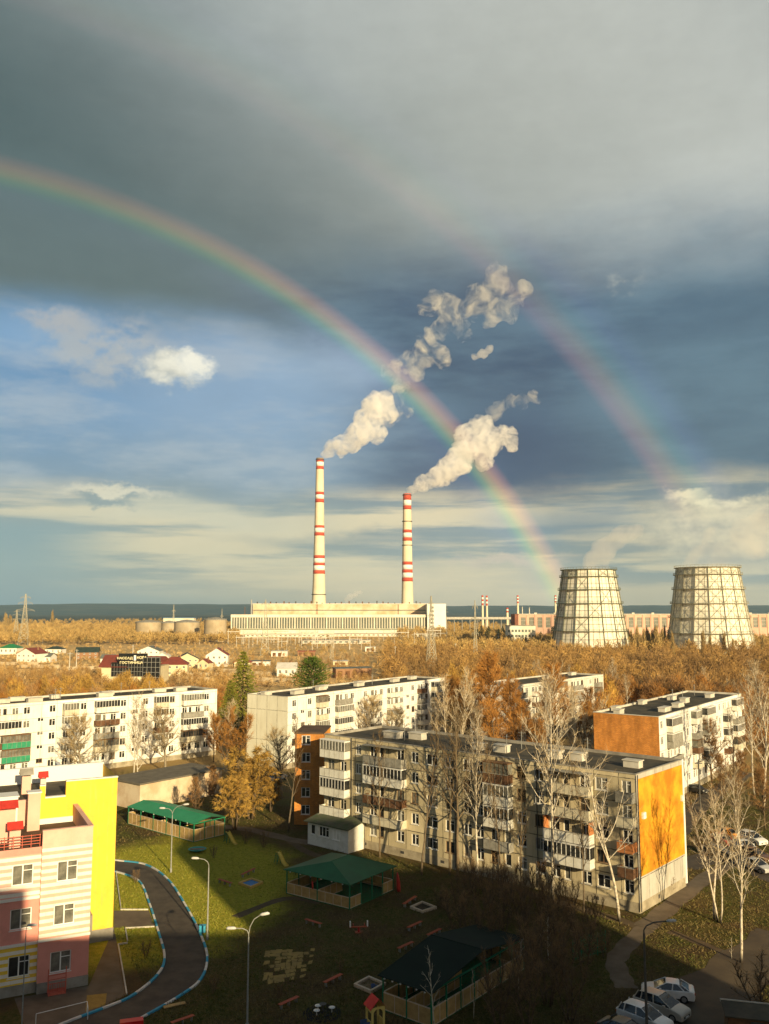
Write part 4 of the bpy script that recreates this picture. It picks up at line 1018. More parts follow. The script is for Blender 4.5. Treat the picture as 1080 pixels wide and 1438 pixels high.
# ------------------------------------------------------------------ village and hotel
ROOFC = {'maroon': M('maroon_roof', (.23, .055, .035), (.17, .045, .03), .5, .6), 'green': M('green_roof', (.02, .22, .08), (.03, .17, .07), .4, .5), 'dark': M('dark_green_roof', (.045, .065, .05), (.03, .045, .035), .4, .6),
         'grey': M('grey_roof', (.16, .17, .15), (.11, .12, .11), .4, .8), 'red': M('red_roof', (.34, .07, .04), (.27, .06, .035), .4, .6), 'white': M('white_roof', (.60, .58, .52), (.5, .48, .42), .4, .7)}
WALLC = {'white': M('white_house_wall', (.76, .74, .67), (.66, .63, .55), .3), 'cream': M('cream_house_wall', (.66, .57, .36), (.56, .48, .3), .3), 'brick': M('brown_house_wall', (.30, .17, .09), (.24, .13, .07), .4)}
def house(px, yb_, wpx, hpx, roofc, wallc, label, rz=0.0, dep=None, hip=False, gable_front=True, floors=2):
    x, y = G(px, yb_); k = y/F; w = wpx*k; eave = hpx*k*.62; rid = hpx*k; d = dep or w*.95
    t = thing('house', label, 'house', (x, y, 0), rz); hw = w/2; hs = []
    nw = max(2, int(w/3.2)); fh = eave/floors
    for f in range(floors):
        for q in range(nw): c = -hw + w*(q+.5)/nw; hs.append((c-.6, c+.6, f*fh+fh*.38, f*fh+fh*.8))
    b = MB(); b.wall(w, 0, eave, hs, x0=-hw); b.poly([(-hw, d, 0), (-hw, 0, 0), (-hw, 0, eave), (-hw, d, eave)]); b.poly([(hw, 0, 0), (hw, d, 0), (hw, d, eave), (hw, 0, eave)]); b.poly([(hw, d, 0), (-hw, d, 0), (-hw, d, eave), (hw, d, eave)])
    if gable_front and not hip: b.poly([(-hw, 0, eave), (hw, 0, eave), (0, 0, rid)]); b.poly([(hw, d, eave), (-hw, d, eave), (0, d, rid)])
    elif not hip: b.poly([(-hw, d, eave), (-hw, 0, eave), (-hw, d/2, rid)]); b.poly([(hw, 0, eave), (hw, d, eave), (hw, d/2, rid)])
    b.build('wall', WALLC[wallc], t)
    for q in hs: window(t, *q, 0, 'white')
    o = .5; r = MB(); th = .22
    if hip:
        e = [(-hw-o, -o), (hw+o, -o), (hw+o, d+o), (-hw-o, d+o)]; m_ = min(hw, d/2)*.75; rp = [(-hw+m_ if hw > m_ else 0, d/2), (hw-m_ if hw > m_ else 0, d/2)]
        E_ = [(*p, eave) for p in e]; A, B = (*rp[0], rid), (*rp[1], rid)
        r.poly([E_[0], E_[1], B, A]); r.poly([E_[1], E_[2], B]); r.poly([E_[2], E_[3], A, B]); r.poly([E_[3], E_[0], A]); r.poly(E_[::-1])
    elif gable_front:
        s = (rid-eave)/hw; r.poly([(-hw-o, -o, eave-o*s+th), (0, -o, rid+th), (0, d+o, rid+th), (-hw-o, d+o, eave-o*s+th)]); r.poly([(0, -o, rid+th), (hw+o, -o, eave-o*s+th), (hw+o, d+o, eave-o*s+th), (0, d+o, rid+th)])
        for z in (0,): r.poly([(-hw-o, -o, eave-o*s), (0, -o, rid), (0, -o, rid+th), (-hw-o, -o, eave-o*s+th)]); r.poly([(0, -o, rid), (hw+o, -o, eave-o*s), (hw+o, -o, eave-o*s+th), (0, -o, rid+th)])
    else:
        s = (rid-eave)/(d/2); r.poly([(-hw-o, -o, eave-o*s+th), (hw+o, -o, eave-o*s+th), (hw+o, d/2, rid+th), (-hw-o, d/2, rid+th)]); r.poly([(hw+o, d+o, eave-o*s+th), (-hw-o, d+o, eave-o*s+th), (-hw-o, d/2, rid+th), (hw+o, d/2, rid+th)])
        r.poly([(-hw-o, -o, eave-o*s), (hw+o, -o, eave-o*s), (hw+o, -o, eave-o*s+th), (-hw-o, -o, eave-o*s+th)])
    rf = r.build('roof', ROOFC[roofc], t)
    MB().box(hw*.35, hw*.35+.7, d*.6, d*.6+.7, rid*.8, rid+.9).build('chimney', WALLC['brick'], rf)
    return t
house(11, 919, 24, 14, 'green', 'white', 'small house with bright green hipped roof at the left edge', hip=True, floors=1)
house(36, 931, 30, 20, 'maroon', 'white', 'white gabled house with dark upper windows and maroon roof, far left', rz=-.25)
house(57, 930, 26, 12, 'grey', 'white', 'grey-roofed house right of the white gabled house', gable_front=False, floors=1)
house(74, 918, 22, 10, 'dark', 'white', 'small white bungalow with dark green hip roof', hip=True, floors=1)
house(122, 926, 30, 16, 'dark', 'brick', 'brown house under a broad dark green roof, left of the hotel', gable_front=False, rz=.25)
house(208, 925, 30, 17, 'grey', 'white', 'white gabled house rising behind the hotel sign', rz=.05)
house(243, 950, 38, 26, 'maroon', 'cream', 'house with broad maroon hipped roof right of the hotel glass front', hip=True, rz=.15)
house(263, 938, 30, 20, 'dark', 'cream', 'cream gabled house with blackish roof', rz=.25)
house(285, 940, 16, 14, 'maroon', 'cream', 'small maroon-roofed shed-like house beside the cream gable', floors=1, rz=-.2)
house(304, 936, 30, 25, 'maroon', 'white', 'tall white three-windowed house with maroon roof near the spruce', gable_front=True, rz=.1)
house(340, 938, 22, 12, 'red', 'cream', 'low house with red roof behind the spruce', floors=1)
house(228, 929, 16, 12, 'white', 'white', 'tiny white-roofed house between the hotel and the maroon hip roof', floors=1)
house(402, 950, 26, 18, 'white', 'white', 'white-roofed cabin among bare birches left of the pine', floors=1, gable_front=False)
house(150, 932, 18, 12, 'grey', 'white', 'grey-roofed house peeping over the hotel roof', floors=1, gable_front=False)
# hotel with sign
hx, hy = G(183, 962); hk = hy/F
HT = thing('hotel', 'dark glass-fronted hotel with maroon roof and lettered sign among orange trees', 'hotel', (hx, hy, 0))
xl_, xr_ = (142-183)*hk, (224-183)*hk; zl = lambda y: ZAT(183, y, hy)
b = MB(); b.box(xl_, xr_, .3, 16, 0, zl(936)); b.build('wall', WALLC['cream'], HT)
b = MB(); b.box((156-183)*hk, (200-183)*hk, 0, .28, zl(950), zl(930)); b.box((200-183)*hk, xr_, -.8, .28, zl(960), zl(923)); b.box((166-183)*hk, (206-183)*hk, -.4, -.002, zl(932), zl(917.5)); b.build('glass_front', M('dark_glass', (.012, .014, .014), (.02, .02, .02), .5, .08, spec=.6), HT)
b = MB()
for i in range(12): x = (156-183)*hk + (44*hk)*i/11; b.box(x-.045, x+.045, -.08, -.003, zl(950), zl(932.5))
for i in range(5): x = (200.3-183)*hk + (23.4*hk)*i/4; b.box(x-.06, x+.06, -.95, -.81, zl(960), zl(923))
for y in (960, 951, 944, 937, 930, 923.5): b.box((200-183)*hk, xr_, -.93, -.82, zl(y)-.06, zl(y)+.06)
for y in (950, 943, 937): b.box((156-183)*hk, (199.5-183)*hk, -.07, -.004, zl(y)-.05, zl(y)+.05)
b.build('glazing_bars', METAL, HT)
r = MB(); r.xprism([(-.5, zl(937)), (16, zl(937)), (9, zl(921))], xl_-4*hk, (178-183)*hk); r.xprism([(1, zl(930)), (16, zl(930)), (8, zl(922.5))], (177.5-183)*hk, xr_+.5); r.build('roof', ROOFC['maroon'], HT)
LET = M('sign_letters', (.82, .76, .48), None, rough=.5)
def sign(txt, px0, px1, ymid, hpx, parent, yy):
    c = bpy.data.curves.new('lettering', 'FONT'); c.body = txt; c.extrude = .06; c.align_x = 'LEFT'; c.size = 1; c.offset = .012
    o = bpy.data.objects.new('tmp', c); COL.objects.link(o); bpy.context.view_layer.update()
    dg = bpy.context.evaluated_depsgraph_get(); me = bpy.data.meshes.new_from_object(o.evaluated_get(dg)); bpy.data.objects.remove(o)
    v = np.empty(len(me.vertices)*3, np.float32); me.vertices.foreach_get('co', v); v = v.reshape(-1, 3)
    lo, hi = v.min(0), v.max(0); w = (px1-px0)*hk; h = hpx*hk
    v[:, 0] = (v[:, 0]-lo[0])/(hi[0]-lo[0])*w; v[:, 1] = (v[:, 1]-lo[1])/(hi[1]-lo[1])*h
    me.vertices.foreach_set('co', v.ravel()); me.materials.clear(); me.materials.append(LET); me.update()
    q = link('lettering', me, parent, ((px0-183)*hk, yy, zl(ymid)-h/2)); q.rotation_euler.x = math.pi/2; return q
sign('НАССАД', 164, 185.5, 924.4, 4.0, HT, -.48); sign('НОВА', 191.5, 205, 923.4, 4.0, HT, -.48); sign('ГОСТИНИЦА', 168, 200, 930.6, 4.0, HT, -.48)
MB().box((187.2-183)*hk, (190.2-183)*hk, -.52, -.42, zl(927.5), zl(920.2)).build('sign_panel', PVC, HT)
# sheds and garages on the edge of the field
for i, (px, yb_, w, h, m_, rf, lab) in enumerate(((497, 952, 52, 13, WALLC['brick'], 'grey', 'long low brick garage row behind the white block'), (430, 921, 24, 6, WALLC['brick'], 'red', 'brown shed on the field edge right of the pylon'), (392, 922, 22, 7, WALLC['white'], 'white', 'whitish shed next to the pylon foot'), (545, 934, 12, 5, WALLC['white'], 'white', 'little white kiosk on the brown field'), (478, 934, 20, 5, WALLC['cream'], 'white', 'cream shed in the scrub right of the pine'), (520, 915, 14, 6, WALLC['white'], 'white', 'small white hut by the switchyard'), (365, 935, 26, 6, WALLC['white'], 'grey', 'pale store with grey roof left of the field'))):
    x, y = G(px, yb_); k = y/F; t = thing('shed', lab, 'shed', (x, y, 0), (.35 if i == 0 else 0)); ww, hh = w*k/2, h*k
    b = MB().box(-ww, ww, 0, 6, 0, hh); b.build('wall', m_, t); MB().xprism([(-.4, hh+.02), (6.4, hh+.02), (6.4, hh+.5), (-.4, hh+.2)], -ww-.3, ww+.3).build('roof', ROOFC[rf], t)
    b = MB()
    for q in range(max(2, int(ww*2/4))): c = -ww+1+q*4; b.box(c, min(c+2.4, ww-.1), -.08, -.004, .1, hh*.75)
    b.build('door', RUST, t)
# low beige store building left of the brick wing
lx, ly = G(311, 1114); 
S = thing('store_building', 'low beige store building with flat grey roof behind the green-roofed pavilion', 'store', (lx, ly, 0), R(-8)); wv = Vector(G(236, 1130)) - Vector((lx, ly)); S.rotation_euler.z = math.atan2(-wv.y, -wv.x); Ls = wv.length
hs = []
b = MB(); b.wall(Ls+6, 0, 4.3, hs, x0=-Ls-6); b.poly([(0, 0, 0), (0, 9, 0), (0, 9, 4.3), (0, 0, 4.3)]); b.poly([(-Ls-6, 9, 0), (-Ls-6, 0, 0), (-Ls-6, 0, 4.3), (-Ls-6, 9, 4.3)]); b.build('wall', M('beige_blotched_render', (.66, .55, .38), (.50, .36, .22), .35, .9, detail=9, bump=.2), S)
MB().box(-Ls-6.3, .3, -.3, 9.3, 4.3, 4.55).build('roof', M('corrugated_grey_roof', (.17, .15, .11), (.12, .105, .08), .7, .9), S)
MB().box(-3.2, -2.0, -.06, -.003, .1, 2.2).build('door', RUST, S)

fp = None; rr = random.Random(44)
for i, (px, yb_, L) in enumerate(((20, 934, 30), (60, 938, 26), (100, 941, 24), (135, 940, 20), (255, 956, 30), (285, 950, 22), (320, 944, 26), (350, 948, 24), (398, 958, 28), (448, 944, 26), (232, 938, 18))):
    x, y = G(px, yb_)
    if fp is None:
        fp = thing('garden_fence', 'pale plank garden fence among the village houses', 'fence', (x, y, 0), 0, 'garden fences of the village'); b = MB()
        for k in range(75): b.box(-15+k*.4+.03, -15+k*.4+.37, -.02, .02, .1, 1.9+.06*(k % 3))
        b.build('planks', M('weathered_fence', (.50, .42, .28), (.36, .28, .17), .5, .9), fp); b = MB()
        for k in range(11): b.box(-15+k*3-.07, -15+k*3+.07, .021, .12, 0, 2.0)
        b.build('posts', CONC, fp)
    else: dup(fp, (x, y, 0), rr.uniform(-.35, .5), (L/30, 1, 1))
# ------------------------------------------------------------------ courtyard pavilions
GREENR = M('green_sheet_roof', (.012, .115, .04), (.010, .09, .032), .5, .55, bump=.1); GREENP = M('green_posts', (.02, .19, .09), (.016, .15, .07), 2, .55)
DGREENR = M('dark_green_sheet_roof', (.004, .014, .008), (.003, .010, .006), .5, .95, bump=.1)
TIMB = M('yellow_planks', (.48, .33, .13), (.36, .24, .09), 1.6, .8, bump=.2, bscale=6); RAIL = M('pale_rail', (.62, .50, .36), (.5, .4, .28), 3, .7)
FLOORG = M('green_floor', (.02, .15, .05), (.03, .12, .05), .8, .8)
def pavilion(label, c0, c1, c2, hw, roofm, rise, open_side=None, hp=2.7, nx=4, ny=4, hipped=True, over=.35, inner=True):
    """c0 left, c1 front, c2 right ground corners"""
    c0, c1, c2 = (Vector(c) for c in (c0, c1, c2)); u = (c1-c0); L = u.length; u = u.normalized(); v = Vector((-u.y, u.x)); D = (c2-c1).dot(v)
    T = thing('pavilion', label, 'pavilion', tuple(c0), math.atan2(u.y, u.x)); t = .06
    MB().box(-.05, L+.05, -.05, D+.05, 0, .1).build('floor', FLOORG, T)
    posts = [(L*i/nx, 0) for i in range(nx+1)] + [(L*i/nx, D) for i in range(nx+1)] + [(0, D*i/ny) for i in range(1, ny)] + [(L, D*i/ny) for i in range(1, ny)]
    for x, y in posts: MB().box(x-t, x+t, y-t, y+t, .1, hp).build('post', GREENP, T)
    def fence(p, q, nm='plank_wall'):
        p, q = Vector(p), Vector(q); d = (q-p).normalized(); n = Vector((-d.y, d.x)); ln = (q-p).length; m = max(2, int(ln/.145)); b = MB()
        for k in range(m):
            a, c = p+d*(ln*k/m+.006), p+d*(ln*(k+1)/m-.006); b.prism([a-n*.015, c-n*.015, c+n*.015, a+n*.015], .16, hw)
        o = b.build(nm, TIMB, T); r = MB()
        for z0, z1 in ((.10, .18), (hw, hw+.07)): r.prism([p-n*.05, q-n*.05, q+n*.05, p+n*.05], z0+.001, z1)
        for k in range(1, int(ln/1.1)): a = p+d*(ln*k/int(ln/1.1)); r.prism([a-n*.045-d*.03, a-n*.045+d*.03, a-n*.016+d*.03, a-n*.016-d*.03], .18, hw)
        r.build('rail', RAIL, o)
    sides = [((0, 0), (L, 0)), ((L, 0), (L, D)), ((L, D), (0, D)), ((0, D), (0, 0))]
    for i, (p, q) in enumerate(sides):
        p, q = Vector(p), Vector(q)
        if open_side == i: fence(p, p.lerp(q, .26)); fence(p.lerp(q, .74), q)
        else: fence(p, q)
    if inner: fence(Vector((L*.5, .05)), Vector((L*.5, D*.55)), 'inner_wall')
    b = MB(); b.box(-t, L+t, -.05, .05, hp, hp+.14); b.box(-t, L+t, D-.05, D+.05, hp, hp+.14); b.box(-.05, .05, .05, D-.05, hp, hp+.14); b.box(L-.05, L+.05, .05, D-.05, hp, hp+.14); b.build('roof_beams', GREENP, T)
    z = hp+.14; e = [(-over, -over), (L+over, -over), (L+over, D+over), (-over, D+over)]; r = MB()
    if hipped: ra, rb = (L*.5, D*.30, z+rise), (L*.5, D*.70, z+rise)
    else: ra, rb = (-over, D*.5, z+rise), (L+over, D*.5, z+rise)
    E_ = [(*p, z) for p in e]
    def slope(P):                                           # two skins, a few cm thick
        r.poly(P); r.poly([(a, b_, c-.05) for a, b_, c in P][::-1])
    if hipped:
        for P in ([E_[0], E_[1], ra], [E_[1], E_[2], rb, ra], [E_[2], E_[3], rb], [E_[3], E_[0], ra, rb]): slope(P)
    else:
        slope([E_[0], E_[1], rb, ra]); slope([E_[2], E_[3], ra, rb])
    for i in range(4):
        a, c = E_[i], E_[(i+1) % 4]; r.poly([(*a[:2], z-.05), (*c[:2], z-.05), c, a])
    ro = r.build('roof', roofm, T); s = MB()
    if hipped: s.tube([ra, rb], .04, 4); s.tube([E_[1], ra], .03, 4); s.tube([E_[2], rb], .03, 4)
    else: s.tube([ra, rb], .05, 4)
    s.build('ridge_cap', roofm, ro)
    for i in range(6): x = L*(i+.5)/6; MB().box(x-.06, x+.06, -over-.02, -over+.1, z-.16, z-.055).build('eave_light', PVC, T)
    bb = MB()
    bb.box(.5, L-.5, D-.75, D-.35, .5, .56)
    for x in (.8, L/2, L-.8): bb.box(x-.04, x+.04, D-.7, D-.4, .1, .5)
    bb.build('inner_bench', TIMB, T)
    return T
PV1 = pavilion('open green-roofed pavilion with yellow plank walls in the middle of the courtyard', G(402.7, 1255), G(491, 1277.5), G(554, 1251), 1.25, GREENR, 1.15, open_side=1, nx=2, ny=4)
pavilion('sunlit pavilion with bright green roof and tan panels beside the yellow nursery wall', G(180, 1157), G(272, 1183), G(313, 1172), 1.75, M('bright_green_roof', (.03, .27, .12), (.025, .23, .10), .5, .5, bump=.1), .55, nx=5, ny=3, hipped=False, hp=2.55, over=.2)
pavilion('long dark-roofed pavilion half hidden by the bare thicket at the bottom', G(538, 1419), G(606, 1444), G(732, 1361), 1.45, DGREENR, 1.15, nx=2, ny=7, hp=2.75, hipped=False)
# cloth hanging on the corner post
x, y = G(555, 1252); t = tag(MB().tube([(0, 0, 2.3), (.05, .02, 1.9), (.12, .05, 1.2), (.15, .06, .4), (.2, .1, .05)], [.06, .14, .24, .26, .22], 8).build('hanging_cloth', RED, None, True, (x+.25, y-.25, 0)), 'red cloth hanging from the right corner of the middle pavilion', 'cloth')
t = tag(MB().tube([(0, 0, 1.0), (.03, .0, .6), (.05, .02, .1)], [.05, .12, .1], 8).build('hanging_towel', RED, None, True, (*[(Vector(G(402.7, 1255)).lerp(Vector(G(491, 1277.5)), .42))[i]-(.0, .25)[i] for i in (0, 1)], 1.25)), 'little red and white towel hung under the middle pavilion eave', 'towel')

# ------------------------------------------------------------------ benches
SEATM = M('red_bench_planks', (.42, .085, .03), (.34, .06, .025), 2.5, .6)
proto = None
BEN = [((776, 205), (848, 158), 'red bench by the right corner of the middle pavilion, nearest the cloth'), ((800, 342), (880, 305), 'red bench between the seesaw and the thicket, upper of three'),
       ((916, 385), (992, 348), 'red bench closest to the thicket, half in twigs'), ((744, 463), (830, 424), 'red bench nearest the dark pavilion roof'),
       ((312, 662), (414, 612), 'red bench between the cracked yellow paving and the edged sandpit'), ((50, 793), (160, 743), 'red bench left of the black ground disc with white lumps'),
       ((203, 292), (296, 320), 'red bench in front of the middle pavilion, facing its long plank wall')]
def s5(p): return (380+p[0]/4.154, 1220+p[1]/4.154)
ends = [(s5(a), s5(b), l) for a, b, l in BEN]
ends += [((240, 1436), (272, 1425), 'red bench beside the drive at the lower left'), ((339, 1228), (358, 1219), 'red bench behind the blue sandbox on the lawn'), ((307, 1234), (325, 1240), 'reddish bench on the lawn left of the blue sandbox')]
for a, b_, lab in ends:
    p, q = Vector(G(a[0], a[1], .45)), Vector(G(b_[0], b_[1], .45)); d = q-p; L = d.length; rz = math.atan2(d.y, d.x); c = (p+q)/2
    if proto is None:
        proto = thing('bench', lab, 'bench', tuple(c), rz, 'red backless benches of the play area'); PL = L
        b = MB()
        for k in range(3): b.box(-L/2, L/2, -.19+k*.13, -.19+k*.13+.115, .42, .46)
        b.build('seat', SEATM, proto)
        for x in (-L*.4, 0, L*.4): MB().box(x-.035, x+.035, -.15, .15, 0, .419).build('leg', METAL, proto)
    else: dup(proto, tuple(c), rz, (L/PL, 1, 1), lab)
# sandboxes
def sandbox(cs, label, fill, edge=RAIL, extra=None):
    P = [Vector(G(*c)) for c in cs]; c = sum(P, Vector((0, 0)))/4; t = thing('sandbox', label, 'sandbox', tuple(c)); P = [p-c for p in P]; b = MB()
    for i in range(4):
        p, q = P[i], P[(i+1) % 4]; d = (q-p).normalized(); n = Vector((-d.y, d.x))*.11; b.prism([p-n-d*.08, q-n+d*.08, q+n+d*.08, p+n-d*.08], 0, .28+.004*(i % 2))
    b.build('rim', edge, t); MB().poly([(*p, .10) for p in P]).build('sand', fill, t)
    return t
SAND = M('damp_sand', (.20, .14, .07), (.13, .09, .045), 2, .95, bump=.5, bscale=8); DSAND = M('dark_damp_sand', (.07, .05, .03), (.045, .032, .02), 2, .95, bump=.4)
sandbox([s5((820, 233)), s5((885, 258)), s5((963, 234)), s5((885, 204))], 'pink-rimmed sandbox with dark sand right of the middle pavilion', DSAND)
s1 = sandbox([s5((494, 688)), s5((585, 727)), s5((664, 683)), s5((574, 645))], 'edged sandbox with a blue toy beside the dark pavilion', SAND)
x, y = G(*s5((598, 700))); t = thing('toy_bucket', 'blue toy heap lying in the edged sandbox', 'toy', (x, y, .1)); MB().lathe([(.16, 0), (.2, .28), (.17, .28), (.14, .05)], 12).build('bucket', BALC['blue'], t, True); MB().lathe([(.05, 0), (.22, .06), (.12, .16), (.01, .2)], 10, c=(.35, .1)).build('mould', BALC['blue'], t, True)
sandbox([(336, 1242), (352, 1248), (368, 1241), (353, 1236)], 'sandbox with bright blue bottom on the lawn', M('blue_liner', (.015, .16, .42), (.02, .2, .5), 1, .5), M('yellow_rim', (.55, .36, .10), None))
# seesaw, slides, stools, playhouse
x, y = G(*s5((515, 372))); t = thing('spring_rocker', 'red rocker with two white seat backs on the grass below the middle pavilion', 'rocker', (x, y, 0), .12)
MB().box(-1.0, 1.0, -.12, .12, .55, .62).build('beam', SEATM, t); MB().tube([(0, 0, 0), (0, 0, .55)], .12, 8).build('stand', RED, t); MB().box(-.4, .4, -.3, .3, .03, .08).build('base', SEATM, t)
for s_ in (-1, 1):
    o = MB().box(s_*.92-.06, s_*.92+.06, -.2, .2, .62, 1.15).build('seat_back', PVC, t); MB().tube([(s_*.6, -.3, .85), (s_*.6, .3, .85)], .03, 5).tube([(s_*.6, 0, .62), (s_*.6, 0, .85)], .03, 5).build('handle', RED, o)
SLY = M('yellow_slide', (.66, .50, .10), (.58, .42, .08), 2, .5)
def slide(px, py, rz, label, m=SLY, h=1.5):
    x, y = G(px, py); t = thing('slide', label, 'slide', (x, y, 0), rz); b = MB()
    pr_ = [(-1.3, h), (-.9, h), (.6, .45), (1.2, .28), (1.4, .28)]
    for (a, za), (c, zc) in zip(pr_, pr_[1:]):
        b.poly([(a, -.25, za), (c, -.25, zc), (c, .25, zc), (a, .25, za)])
        for s_ in (-.25, .25): b.poly([(a, s_, za), (c, s_, zc), (c, s_, zc+.18), (a, s_, za+.18)]); b.poly([(a, s_*1.12, za), (c, s_*1.12, zc), (c, s_*1.12, zc+.18), (a, s_*1.12, za+.18)])
    b.build('chute', m, t); l = MB()
    for s_ in (-.25, .25): l.tube([(-1.9, s_, 0), (-1.3, s_, h)], .04, 5); l.tube([(-1.0, s_, 0), (-1.0, s_, h)], .04, 5)
    for k in range(5): l.tube([(-1.9+.6*(k+1)/6, -.25, h*(k+1)/6), (-1.9+.6*(k+1)/6, .25, h*(k+1)/6)], .03, 5)
    l.build('ladder', GREENP, t)
slide(396, 1216, -1.0, 'pale yellow slide at the left corner of the middle pavilion'); slide(325, 1186, -.9, 'orange-yellow slide on the sunny lawn right of the bright green pavilion')
x, y = G(277, 1196); t = thing('sand_boat', 'turquoise play boat lying on the lawn near the tan pavilion', 'play boat', (x, y, 0), .1); MB().lathe([(.3, 0), (1.2, .35), (1.3, .4), (1.1, .4), (.2, .12)], 20).build('hull', M('turquoise_paint', (.05, .33, .27), (.04, .27, .22), 2, .5), t, True); MB().box(-1.0, 1.0, -.12, .12, .35, .40).build('thwart', SEATM, t)
x, y = G(*s5((305, 845))); t = thing('stool_set', 'three pale stools round a dark post on a black mat at the bottom edge', 'stool set', (x, y, 0)); MB().lathe([(0.02, .02), (1.7, .02)], 24).build('mat', M('black_rubber', (.008, .008, .008), (.014, .013, .012), 3, .9), t)
for a, c in ((-.45, .55), (-.5, -.35), (.75, .2)):
    o = MB().lathe([(.02, .45), (.28, .44), (.28, .40), (.05, .38), (.05, .02)], 12, c=(a, c)).build('stool', PVC, t, True)
MB().tube([(0, 0, 0), (0, 0, .8)], .05, 8).tube([(0, 0, .75), (0, 0, .8)], .3, 10).build('post', DARKM, t)
x, y = G(527, 1447); t = thing('playhouse', 'yellow play tower with red pitched roof and arched opening beside the dark pavilion', 'playhouse', (x, y, 0), .45); b = MB()
YEP = M('yellow_playboard', (.66, .52, .16), (.58, .45, .13), 2, .55)
for yq in (-.55, .55):
    for a, c in ((-.6, -.42), (.42, .6)): b.box(a, c, yq-.03, yq+.03, 0, 1.5)
    arc = [(.42*math.cos(w), 1.5+.42*math.sin(w)*.9) for w in np.linspace(0, math.pi, 11)]
    for (a, za), (c, zc) in zip(arc, arc[1:]): b.poly([(a, yq-.03, za), (c, yq-.03, zc), (c, yq-.03, 2.0), (a, yq-.03, 2.0)]); b.poly([(a, yq+.03, za), (c, yq+.03, zc), (c, yq+.03, 2.0), (a, yq+.03, 2.0)])
    for s_ in (-1, 1): b.box(min(s_*.42, s_*.6), max(s_*.42, s_*.6), yq-.03, yq+.03, 1.501, 2.0)
for xq in (-.57, .57): b.box(xq-.03, xq+.03, -.52, .52, 0, .9); b.box(xq-.03, xq+.03, -.52, .52, 1.6, 2.0)
b.build('wall', YEP, t)
r = MB(); r.poly([(-.75, -.7, 1.95), (0, -.7, 2.65), (0, .7, 2.65), (-.75, .7, 1.95)]); r.poly([(0, -.7, 2.65), (.75, -.7, 1.95), (.75, .7, 1.95), (0, .7, 2.65)]); r.poly([(-.75, -.7, 1.9), (0, -.7, 2.6), (0, .7, 2.6), (-.75, .7, 1.9)][::-1]); r.poly([(0, -.7, 2.6), (.75, -.7, 1.9), (.75, .7, 1.9), (0, .7, 2.6)][::-1]); r.build('roof', M('bright_red_roof', (.70, .03, .02), (.6, .025, .02), 2, .5), t)
MB().box(-1.2, -.62, -.3, .3, .3, .36).box(-1.2, -.62, -.32, -.29, .36, .9).box(-1.2, -.62, .29, .32, .36, .9).box(-1.15, -1.1, -.3, .3, 0, .3).build('side_board', BALC['blue'], t)
x, y = G(184, 1459); t = thing('red_play_car', 'red play vehicle just showing at the bottom edge beside the drive', 'play vehicle', (x, y, 0), .3); MB().xprism([(-.5, .3), (.5, .3), (.5, .9), (.2, 1.5), (-.5, 1.5)], -.9, .9).build('body', M('bright_red_paint', (.68, .02, .02), None, rough=.4), t)
for a in (-.55, .55): MB().tube([(a, -.62, .3), (a, .62, .3)], .28, 12).build('wheel', DARKM, t)
x, y = G(245, 1413); t = thing('board', 'flat tan board lying on the grass beside the drive', 'board', (x, y, 0), .5); MB().box(-.95, .95, -.25, .25, .08, .14).build('plank', TIMB, t); MB().box(-.8, -.7, -.25, .25, 0, .079).box(.7, .8, -.25, .25, 0, .079).build('bearers', RUST, t)

# ------------------------------------------------------------------ lamps
LAMPH = M('lamp_head_grey', (.55, .55, .52), (.45, .45, .43), 3, .5); POLE = M('lamp_pole_grey', (.30, .31, .29), (.24, .24, .22), 3, .5)
def lamp(px, py, h, label, arms, rz=0, r=.07, pm_=POLE):
    """arms: (horizontal reach, rise) tuples"""
    x, y = G(px, py); t = thing('street_lamp', label, 'street lamp', (x, y, 0), rz)
    MB().tube([(0, 0, 0), (0, 0, h-1.0)], [r*1.3, r*.8], 8).build('post', pm_, t); MB().tube([(0, 0, 0), (0, 0, .5)], r*2, 8).build('base', pm_, t)
    for ax, up in arms:
        s_ = 1 if ax > 0 else -1
        a = MB().tube([(0, 0, h-1.02), (0, 0, h-.75), (ax*.12, 0, h-.45+up*.3), (ax*.45, 0, h-.25+up*.7), (ax, 0, h-.2+up)], r*.55, 6).build('arm', pm_, t)
        hd = MB(); e = .75*s_; z = h-.2+up; dz = .12*up
        hd.tube([(ax-.05*s_, 0, z), (ax+.15*s_, 0, z+.02+dz*.2), (ax+e*.8, 0, z+.02+dz), (ax+e, 0, z+.0+dz)], [.07, .13, .13, .06], 8); hd.build('lamp_head', LAMPH, a, True)
    return t
lamp(347, 1446, 8.2, 'double-headed lamp post standing in the foreground grass', ((-1.1, -.1), (.95, .95)))
lamp(240, 1225, 8.2, 'double-headed lamp post in front of the bright green pavilion', ((-1.0, .1), (1.4, .55)))
lamp(291, 1320, 8.2, 'single-headed lamp post on the outer kerb of the drive', ((-1.1, .15),))
lamp(30, 1455, 8.6, 'thin lamp post in front of the striped nursery wall', ((.15, .1),), r=.05)
lamp(909, 1458, 9.0, 'dark lamp post with one curved arm by the parked cars', ((1.9, .15),), r=.10, pm_=M('dark_lamp_pole', (.10, .095, .08), (.07, .065, .055), 3, .7))
x, y = G(984, 1150); t = thing('utility_pole', 'dark pole standing by the road behind the orange end wall', 'pole', (x, y, 0)); MB().tube([(0, 0, 0), (0, 0, 9.5)], [.16, .11], 8).build('post', DARKM, t); MB().box(-.6, .6, -.05, .05, 8.8, 8.95).build('crossbar', DARKM, t)
x, y = G(295, 1308); t = thing('kerb_box', 'small blue bin on the outer kerb by the single lamp', 'bin', (x-.7, y-.5, 0)); MB().box(-.3, .3, -.25, .25, .1, .75).build('body', KB, t); MB().box(-.34, .34, -.29, .29, .75, .82).build('lid', KB, t)
